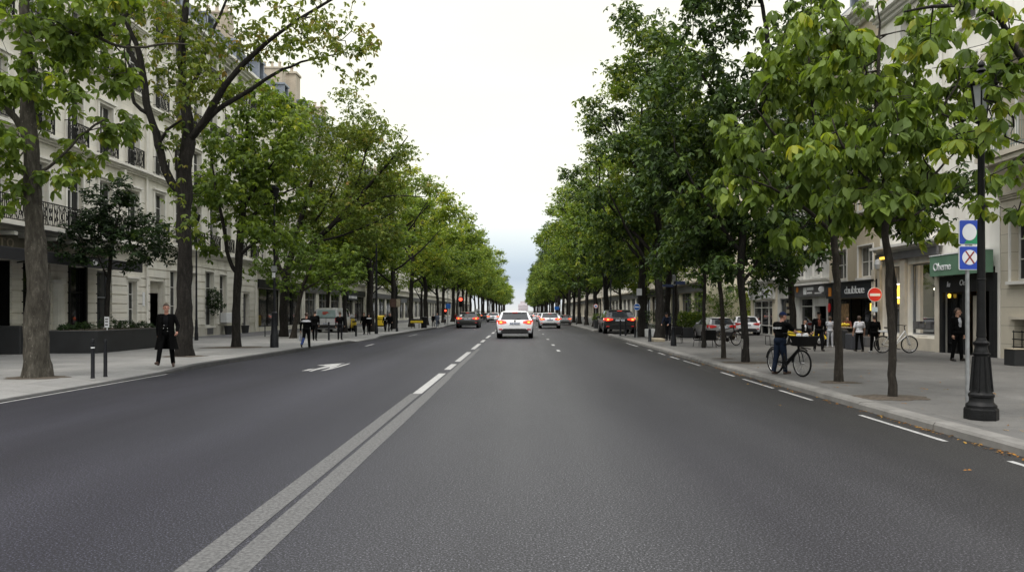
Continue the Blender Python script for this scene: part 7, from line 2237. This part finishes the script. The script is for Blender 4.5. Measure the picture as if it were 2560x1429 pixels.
def sphere_pts(n=10, m=8):
    vs, fs = [], []
    for i in range(m + 1):
        th = math.pi * i / m
        for j in range(n):
            ph = 2 * math.pi * j / n
            vs.append((math.sin(th) * math.cos(ph), math.sin(th) * math.sin(ph), math.cos(th)))
    for i in range(m):
        for j in range(n): fs.append((i * n + j, (i + 1) * n + j, (i + 1) * n + (j + 1) % n, i * n + (j + 1) % n))
    return vs, fs


SPH = sphere_pts(14, 10)


def person(label, px, py, hpx, face, top='c_black', legs='c_black', shoes='shoe', hair='hair_d', hairlen=0, pose=None, voxel=.014, sleeve=True, collar=None, bulk=1.0, female=False, cap=None, coat=None, yoke=None,
           lower=None, left_shin=None, skin='skin', group=None, glasses=False, shirt=None, loc=None, belly=0, hem=0.0, sc=None):
    po = dict(hl=0, hr=0, kl=0, kr=0, sl=0, sr=0, al=6, ar=6, el=12, er=12, lean=0, yaw=0, pitch=0, il=0, ir=0, drop=0)
    po.update(pose or {})
    b = gp(px, py) if loc is None else Vector(loc); s = hpx * b.y / FL / 1.75 if sc is None else sc
    t = thing('person', label, 'person', b, R(face), group, (s, s, s))
    prims = []
    mats = [skin, top, legs, shoes, shirt or top, yoke or top, left_shin or legs, collar or skin]
    SK, TP, LG, SH, ST, YK, LS, CL = range(8)
    cap_ = lambda a, c, ra, rc, mi: prims.append(('c', Vector(a), Vector(c), ra, rc, mi))
    ell = lambda c, r, mi, rot=None: prims.append(('e', Vector(c), Vector(r), rot or Matrix.Identity(3), mi, 0))
    pel = Vector((0, 0, .93))
    RL = Matrix.Rotation(R(-po['lean']), 3, 'X')
    U = lambda x, y, z: pel + RL @ Vector((x, y, z - .93))
    hw = .085 if not female else .092
    # legs
    for sx, h, k, mi in ((-1, po['hl'], po['kl'], LG), (1, po['hr'], po['kr'], LG)):
        hip = Vector((sx * hw, 0, .93)); spread = R((po['il'] if sx < 0 else po['ir']) + 2.0) * sx
        a = R(h); dirv = Vector((math.sin(spread), math.sin(a), -math.cos(a))).normalized()
        kn = hip + dirv * .425
        a2 = R(h - k); d2 = Vector((math.sin(spread) * .6, math.sin(a2), -math.cos(a2))).normalized()
        an = kn + d2 * .41
        cap_(hip, kn, .088 * bulk, .064 * bulk, LG); cap_(kn, an + d2 * -.01, .062 * bulk, .052 * bulk, LS if sx < 0 and left_shin else LG)
        fa = a2 * .55 + (R(0))
        fd = Vector((sx * .16, math.cos(fa), math.sin(fa) - (.0))).normalized()
        if po['drop']: fd = Vector((sx * .1, 1, -.25)).normalized()
        heel = an + Vector((0, -.03, -.045)); toe = heel + fd * .19
        cap_(an, heel, .045, .042, SH); cap_(heel, toe, .042, .034, SH); cap_(heel + fd * .09 + Vector((0, 0, .02)), toe, .04, .03, SH)
    # torso
    bw = bulk
    ell(U(0, 0, .95), (.165 * bw, .125 * bw, .14), LG)
    ell(U(0, .01 + belly * .3, 1.10), (.158 * bw, .118 * bw + belly, .17), TP)
    ell(U(0, 0, 1.27), (.185 * bw, .125 * bw, .19), TP)
    if female: ell(U(0, .08, 1.27), (.13, .07, .09), TP)
    cap_(U(-.15, -.005, 1.405), U(.15, -.005, 1.405), .068 * bw, .068 * bw, TP)
    if hem: ell(U(0, 0, 1.0 - hem), (.182 * bw, .138 * bw, .105), TP)
    cap_(U(0, -.01, 1.42), U(0, .012, 1.55), .058, .052, CL if collar else SK)
    if shirt: ell(U(0, .098 * bw, 1.30), (.055, .036, .16), ST)
    if yoke: ell(U(0, -.055, 1.335), (.176 * bw, .088 * bw, .05), YK)
    # arms
    hands = []
    for sx, sh, ab, el in ((-1, po['sl'], po['al'], po['el']), (1, po['sr'], po['ar'], po['er'])):
        S0 = U(sx * .175 * bw, -.005, 1.405)
        a, ab_ = R(sh), R(ab)
        d = Vector((sx * math.sin(ab_), math.sin(a) * math.cos(ab_), -math.cos(a) * math.cos(ab_))).normalized()
        E = S0 + d * .285
        a2 = R(sh + el); inn = R(ab - (po.get('inl', 8) if sx < 0 else po.get('inr', 8)) * (1 + el / 60))
        d2 = Vector((sx * math.sin(inn), math.sin(a2) * math.cos(inn), -math.cos(a2) * math.cos(inn))).normalized()
        Wp = E + d2 * .25
        cap_(S0, E, .060 * bw, .050 * bw, TP)
        if sleeve: cap_(E, Wp - d2 * .01, .050 * bw, .040, TP)
        else:
            prims.pop(); mid = S0.lerp(E, .72)
            cap_(S0, mid, .062 * bw, .058 * bw, TP); cap_(mid, E, .046, .042, SK); cap_(E, Wp, .043, .029, SK)
        hands.append((Wp, d2, sx))
        side = Vector((sx, 0, 0)); side = (side - d2 * side.dot(d2)).normalized(); fw = d2.cross(side) * (1 if sx < 0 else -1)
        # palm edge runs along fw; fingers curl towards the body
        cap_(Wp, Wp + d2 * .075 + fw * .012, .026, .030, SK); cap_(Wp + d2 * .03 - fw * .012, Wp + d2 * .08 - fw * .024, .022, .020, SK)
        for q, (off, ln) in enumerate(((.030, .068), (.012, .078), (-.008, .073), (-.027, .056))):
            f0 = Wp + d2 * .082 + fw * off; f1 = f0 + (d2 * .85 - side * .3).normalized() * ln * .55; f2 = f1 + (d2 * .45 - side * .8).normalized() * ln * .5
            cap_(f0, f1, .0100, .0095, SK); cap_(f1, f2, .0095, .008, SK)
        th0 = Wp + d2 * .03 + fw * .026; th1 = th0 + (d2 * .55 + fw * .8 - side * .2).normalized() * .038; th2 = th1 + (d2 * .9 + fw * .25 - side * .3).normalized() * .034
        cap_(th0, th1, .0125, .011, SK); cap_(th1, th2, .011, .009, SK)
    # head
    HC = U(0, .02, 1.635)
    HR = RL @ Matrix.Rotation(R(po['yaw']), 3, 'Z') @ Matrix.Rotation(R(po['pitch'] + po['lean'] * .7), 3, 'X')
    Hh = lambda x, y, z: HC + HR @ Vector((x, y, z))
    ell(Hh(0, -.005, .015), (.074, .094, .098), SK, HR); ell(Hh(0, .03, -.055), (.056, .062, .062), SK, HR); ell(Hh(0, .062, -.098), (.028, .025, .022), SK, HR)
    cap_(Hh(0, .088, .012), Hh(0, .112, -.026), .010, .016, SK); ell(Hh(0, .084, .028), (.05, .014, .012), SK, HR)
    ell(Hh(0, .083, -.066), (.024, .012, .008), SK, HR)
    for sx in (-1, 1): ell(Hh(sx * .078, -.008, -.005), (.011, .02, .032), SK, HR)
    # mesh -> voxel remesh -> one continuous surface
    mb = MB()
    for p in prims:
        if p[0] == 'c':
            _, a, c, ra, rc, mi = p
            if (c - a).length > 1e-5: mb.tube([a, c], [ra, rc], 12)
            for q, r in ((a, ra), (c, rc)): mb.add([q + Vector(v) * r for v in SPH[0]], SPH[1])
        else:
            _, c, r, rot, mi, _z = p
            mb.add([c + rot @ Vector((v[0] * r.x, v[1] * r.y, v[2] * r.z)) for v in SPH[0]], SPH[1])
    me0 = mb.mesh('body_raw', [])
    o = bpy.data.objects.new('body_raw', me0); COL.objects.link(o)
    md = o.modifiers.new('r', 'REMESH'); md.mode = 'VOXEL'; md.voxel_size = voxel; md.use_smooth_shade = True
    m2 = o.modifiers.new('s', 'SMOOTH'); m2.iterations = 2; m2.factor = .4
    dg = bpy.context.evaluated_depsgraph_get()
    me = bpy.data.meshes.new_from_object(o.evaluated_get(dg))
    bpy.data.objects.remove(o); bpy.data.meshes.remove(me0)
    me.name = 'body'
    nf = len(me.polygons); C = np.empty(nf * 3, dtype=np.float32); me.polygons.foreach_get('center', C); C = C.reshape(-1, 3)
    best = np.full(nf, 1e9); idx = np.zeros(nf, dtype=np.int32)
    for p in prims:
        if p[0] == 'c':
            a, c = np.array(p[1]), np.array(p[2]); ab = c - a; tt = np.clip(((C - a) @ ab) / max(1e-9, ab @ ab), 0, 1)
            dd = np.linalg.norm(C - a - tt[:, None] * ab, axis=1) - (p[3] + (p[4] - p[3]) * tt); mi = p[5]
        else:
            q = (C - np.array(p[1])) @ np.array(p[3]); r = np.array(p[2]); dd = (np.linalg.norm(q / r, axis=1) - 1) * r.min(); mi = p[4]
        if mi in (YK, ST) and mi != TP: dd = dd - .012
        up = dd < best; best[up] = dd[up]; idx[up] = mi
    me.materials.clear()
    for k in mats: me.materials.append(M[k])
    me.polygons.foreach_set('material_index', idx)
    me.polygons.foreach_set('use_smooth', np.ones(nf, dtype=bool))
    zmin = min(v.co.z for v in me.vertices)
    body = link_mesh('body', me, t, (0, 0, -zmin + po.get('lift', 0)))
    dz = Vector((0, 0, -zmin + po.get('lift', 0)))
    # hair / cap
    rg = random.Random(len(bpy.data.objects))
    vs, fs = sphere_pts(22, 16)
    keep = []
    def hairy(v):
        x, y, z = v
        line = .34 if y > .35 else (.34 - (.35 - y) * 1.0 if y > -.25 else -.24 - (.5 if hairlen else .18))
        return z > line or (hairlen and y < .25 and z > -1)
    out = []
    for v in vs:
        ex = 1 + (.05 * rg.uniform(-1, 1) if hair else 0)
        k = (.083, .105, .112)
        w = Vector((v[0] * k[0] * ex * (1.12 if hairlen else 1), (v[1] * k[1] - .006) * ex, v[2] * k[2] * ex + .018 - (.04 * hairlen if v[2] < 0 else 0)))
        out.append(HC + HR @ w + dz)
    fs2 = [f for f in fs if all(hairy(vs[i]) for i in f)]
    hm = MB(); hm.add(out, fs2); hm.build('hair', M[hair], t, smooth=80)
    if cap:
        cm = MB(); vv = [HC + HR @ Vector((v[0] * .086, v[1] * .106 - .004, max(v[2], .0) * .102 + .035)) + dz for v in vs]
        cm.add(vv, [f for f in fs if all(vs[i][2] > -.05 for i in f)])
        br = [HC + HR @ Vector((.07 * math.sin(a), .07 + .10 * math.cos(a), .036 + .012 * abs(math.cos(a)))) + dz for a in np.linspace(-1.45, 1.45, 9)]
        bi = [HC + HR @ Vector((.075 * math.sin(a), .06 + .03 * math.cos(a), .05)) + dz for a in np.linspace(-1.45, 1.45, 9)]
        cm.add(br + bi, [(i, i + 1, 10 + i, 9 + i) for i in range(8)])
        cm.build('cap', M[cap], t, smooth=50)
    if voxel <= .012:
        em = MB()
        for sx in (-1, 1):
            em.add([Hh(sx * .031, .086, .006) + dz + HR @ Vector((v[0] * .012, v[1] * .007, v[2] * .006)) for v in SPH[0]], SPH[1])
        em.build('eyes', M['eye'], t)
    if glasses:
        gm = MB()
        for sx in (-1, 1):
            gm.tube([Hh(sx * .034 + .026 * math.cos(a), .104, .004 + .02 * math.sin(a)) + dz for a in np.linspace(0, 6.28, 13)], .004, 5)
            gm.tube([Hh(sx * .06, .1, .008) + dz, Hh(sx * .08, .0, .008) + dz], .003, 4)
        gm.build('glasses', M['black'], t)
    if coat:
        # long open coat: from the shoulders to below the knee, slit at the front, flaring
        cm = MB(); rings = [(1.42, .155, .10), (1.36, .205, .142), (1.2, .205, .152), (1.05, .20, .150), (.95, .215, .165), (.8, .245, .19), (.65, .275, .215), (coat, .30, .24)]
        n = 30; gap = R(26); vv = []
        for lay in (0, 1):
            for q, (z, rx, ry) in enumerate(rings):
                for i in range(n + 1):
                    a = gap + (2 * math.pi - 2 * gap) * i / n
                    g = -.012 * lay; fold = (1 + .05 * math.sin(a * 7 + q * .2) * max(0, (1.0 - z)) * 2)
                    vv.append(pel + RL @ Vector(((rx + g) * fold * math.sin(a), (ry + g) * fold * math.cos(a), z - .93)) + dz)
        k = n + 1; L_ = len(rings)
        f = []
        for lay in (0, 1):
            o_ = lay * k * L_
            for q in range(L_ - 1):
                for i in range(n): f.append((o_ + q * k + i, o_ + q * k + i + 1, o_ + (q + 1) * k + i + 1, o_ + (q + 1) * k + i))
        for i in range(n): f.append(((L_ - 1) * k + i, (L_ - 1) * k + i + 1, k * L_ + (L_ - 1) * k + i + 1, k * L_ + (L_ - 1) * k + i))
        for q in range(L_ - 1):
            for e in (0, n): f.append((q * k + e, (q + 1) * k + e, k * L_ + (q + 1) * k + e, k * L_ + q * k + e))
        cm.add(vv, f); cm.build('coat', M[top], t, smooth=60)
        bm_ = MB()
        for x, z in ((.035, 1.16), (-.05, 1.08), (.05, 1.08), (-.05, 1.0)): bm_.add([U(x, .148, z) + dz + Vector((v[0] * .012, v[1] * .006, v[2] * .012)) for v in SPH[0]], SPH[1])
        bm_.build('buttons', M['chrome'], t)
    t['hand_pts'] = 0
    del t['hand_pts']
    return t, [(h[0] + h[1] * .1 + dz) for h in hands], s, dz


WALK = dict(hl=22, hr=-16, kl=8, kr=22, sl=-20, sr=18, el=16, er=22)
WALK2 = dict(hl=-16, hr=20, kl=24, kr=6, sl=18, sr=-18, el=22, er=14)
STAND = dict(hl=2, hr=-3, sl=2, sr=-2, el=14, er=14, il=2, ir=2)

person('man in a long open black coat walking past the forked tree and smiling', 416, 917, 159, 196, top='c_black', legs='c_black', shoes='shoe_b', hair='hair_b', voxel=.0085, coat=.50, shirt='c_char', collar=None, skin='skin_p', bulk=1.06,
       pose=dict(hl=-8, hr=24, kl=8, kr=4, sl=2, sr=-4, al=24, ar=7, el=46, er=12, yaw=18, inl=14, il=3, ir=4))
t_, hp, s_, dz_ = person('person in a black jacket with a white shoulder band walking away along the kerb', 766, 871, 91, 0, top='c_black', legs='c_black', hair='hair_b', yoke='c_white', left_shin='c_blue', collar='skin_p', voxel=.012, bulk=1.12,
                         pose=dict(hl=-14, hr=10, kl=34, kr=4, sl=4, sr=8, al=16, el=12, er=30))
# shopping bag hanging from the hand
hw_ = t_.matrix_basis if hasattr(t_, 'matrix_basis') else None
bl = t_.location + hp[0] * s_
m = MB(); w = .17 * s_; h = .42 * s_
m.add([(-w * .25, -w, -h), (w * .25, -w, -h), (w * .25, w, -h), (-w * .25, w, -h), (-w * .12, -w * .8, -.14 * s_), (w * .12, -w * .8, -.14 * s_), (w * .12, w * .8, -.14 * s_), (-w * .12, w * .8, -.14 * s_)], [(0, 1, 2, 3), (4, 5, 6, 7), (0, 1, 5, 4), (1, 2, 6, 5), (2, 3, 7, 6), (3, 0, 4, 7)])
o = m.build('bag', M['c_grey'], None, loc=bl); tag(o, 'grey shopping bag hanging from the hand of the person with the white shoulder band', 'bag')
m = MB(); m.tube([(0, -w * .6, -.14 * s_), (0, -w * .3, .01), (0, w * .3, .01), (0, w * .6, -.14 * s_)], .008 * s_, 5); m.build('handles', M['c_black'], o)
person('man all in black walking beside the white shoulder band jacket and nearer the van', 787, 851, 77, 8, voxel=.014, bulk=1.1, pose=WALK, hair='hair_d')
person('man in black walking away right of the van, nearest the slim bollard', 850, 849, 70, 5, legs='c_char', hair='hair_b', voxel=.014, bulk=1.05, pose=dict(hl=4, hr=-4, kl=2, kr=6, sl=-6, sr=8, al=12, ar=12, el=14, er=24), yoke=None)
person('man in black on the left of the pair beside the dark tall post', 910, 836, 57, 170, voxel=.016, pose=WALK)
person('person in a white edged black jacket right of the pair by the dark post', 922, 836, 55, 20, voxel=.016, yoke='c_white', pose=WALK2, female=True)
person('red haired woman in black walking on the left of the couple by the yellow box', 963, 829, 46, 175, hair='hair_r', hairlen=1, shirt='c_white', voxel=.016, female=True, pose=WALK)
person('man in a black coat on the right of the couple by the yellow box', 975.5, 829, 48, 185, hair='hair_b', voxel=.016, bulk=1.12, hem=.1, pose=WALK2)
person('dark clothed person among the far trunks left of the slate blue coat', 1083, 817, 34, 10, voxel=.02, pose=WALK)
person('person in a slate blue coat walking by the far trunks on the left', 1093, 818, 37, 190, top='c_slate', legs='c_slate', hair='hair_b', voxel=.02, bulk=1.12, hem=.12, pose=WALK2)
person('distant person in pale clothes near the blue parking plate post', 1113, 811, 23, 180, top='c_grey', legs='c_jean', voxel=.022, pose=STAND)
person('distant person in red waiting left of the black hatchback', 1139, 808, 26, 180, top='c_red', legs='c_char', voxel=.022, pose=STAND)

# right side
fwd = Vector((math.sin(-BIKE_H), math.cos(-BIKE_H), 0)) if False else Vector((-math.sin(BIKE_H), math.cos(BIKE_H), 0))
side_ = Vector((fwd.y, -fwd.x, 0))
pman = gp(1945, 933)
tm_, hp, s_, dz_ = person('man in a navy cap and black t-shirt with white back print pushing the black bicycle', 1950, 935, 156, -62, top='c_black', legs='c_jean', shoes='shoe_b', hair='hair_b', cap='cap_navy', sleeve=False, voxel=.0085, bulk=1.2, belly=.02, skin='skin_p',
                          pose=dict(hl=-5, hr=8, kl=8, kr=4, sl=14, sr=50, al=14, ar=8, el=18, er=20, lean=7, yaw=-14, inl=4, inr=8))
lt = text_mesh('ANSNRY', .085, .003); lt.materials.clear(); lt.materials.append(M['sign_w'])
o = link_mesh('back_print', lt, tm_, (0, -.118, 1.30 + dz_.z)); o.rotation_euler = (R(76), 0, 0)
person('suited man with a white shirt sitting on the yellow fronted scooter', 2007, 866, 0, -150, top='c_black', legs='c_tan', shirt='c_white', hair='hair_d', voxel=.013, sc=.80, loc=gp(2009, 864) + Vector((0, 0, 0)),
       pose=dict(hl=62, hr=58, kl=66, kr=62, il=12, ir=12, sl=20, sr=20, el=30, er=30, lean=6))
person('man in a black shirt and cap standing with his hand in his pocket', 2047, 877, 98, 172, top='c_black', legs='c_char', hair='hair_d', cap='c_black', voxel=.011, bulk=1.12, shirt='c_rust', pose=dict(hl=4, hr=-4, il=3, ir=5, sl=-4, sr=-2, al=14, ar=14, el=26, er=24, yaw=-30))
person('woman in pale grey top and white trousers behind the trunk near the bakery', 2075, 868, 78, -10, top='c_grey', legs='c_grey', shoes='shoe_w', hair='hair_b', hairlen=1, female=True, voxel=.013, hem=.04, pose=dict(hl=3, hr=-4, sl=10, sr=20, el=60, er=100, al=12, ar=10))
person('woman in a white t-shirt and black trousers walking towards the bakery', 2148, 878, 89, 2, top='c_white', legs='c_black', hair='hair_b', hairlen=1, sleeve=False, female=True, voxel=.011, bulk=1.08, hem=.03, pose=dict(hl=6, hr=-6, kl=4, kr=8, sl=-4, sr=4, al=16, ar=16, el=12, er=12))
person('man in a dark suit seen from behind right of the woman in the white t-shirt', 2186, 881, 94, -8, top='c_black', legs='c_black', shoes='shoe_w', hair='hair_d', voxel=.012, bulk=1.08, hem=.06, pose=dict(hl=8, hr=-10, kl=2, kr=18, sl=-8, sr=8, al=12, ar=12, el=14, er=14))
person('man in a black jacket and glasses standing before the dark bank door', 2393, 902, 132, 196, top='c_black', legs='c_black', hair='hair_b', glasses=True, shirt='c_grey', voxel=.009, bulk=1.06, hem=.06, pose=dict(hl=6, hr=-4, kl=2, kr=6, sl=4, sr=-4, al=6, ar=8, el=10, er=14, yaw=40))
person('worker in a rust coloured top behind the stall of yellow goods', 2118, 862, 72, 160, top='c_rust', legs='c_char', hair='hair_b', voxel=.014, pose=dict(sl=35, sr=40, el=30, er=30, lean=8))
person('stooping person in a navy jacket beside the boxed tree', 1671, 851, 74, 150, top='c_navy', legs='c_char', hair='hair_d', cap='c_char', voxel=.014, bulk=1.15, pose=dict(lean=28, sl=30, sr=30, el=30, er=30, hl=6, hr=-4))
person('distant person in pale trousers among the far trunks on the right', 1463, 812, 26, 170, top='c_char', legs='c_grey', voxel=.022, pose=WALK)
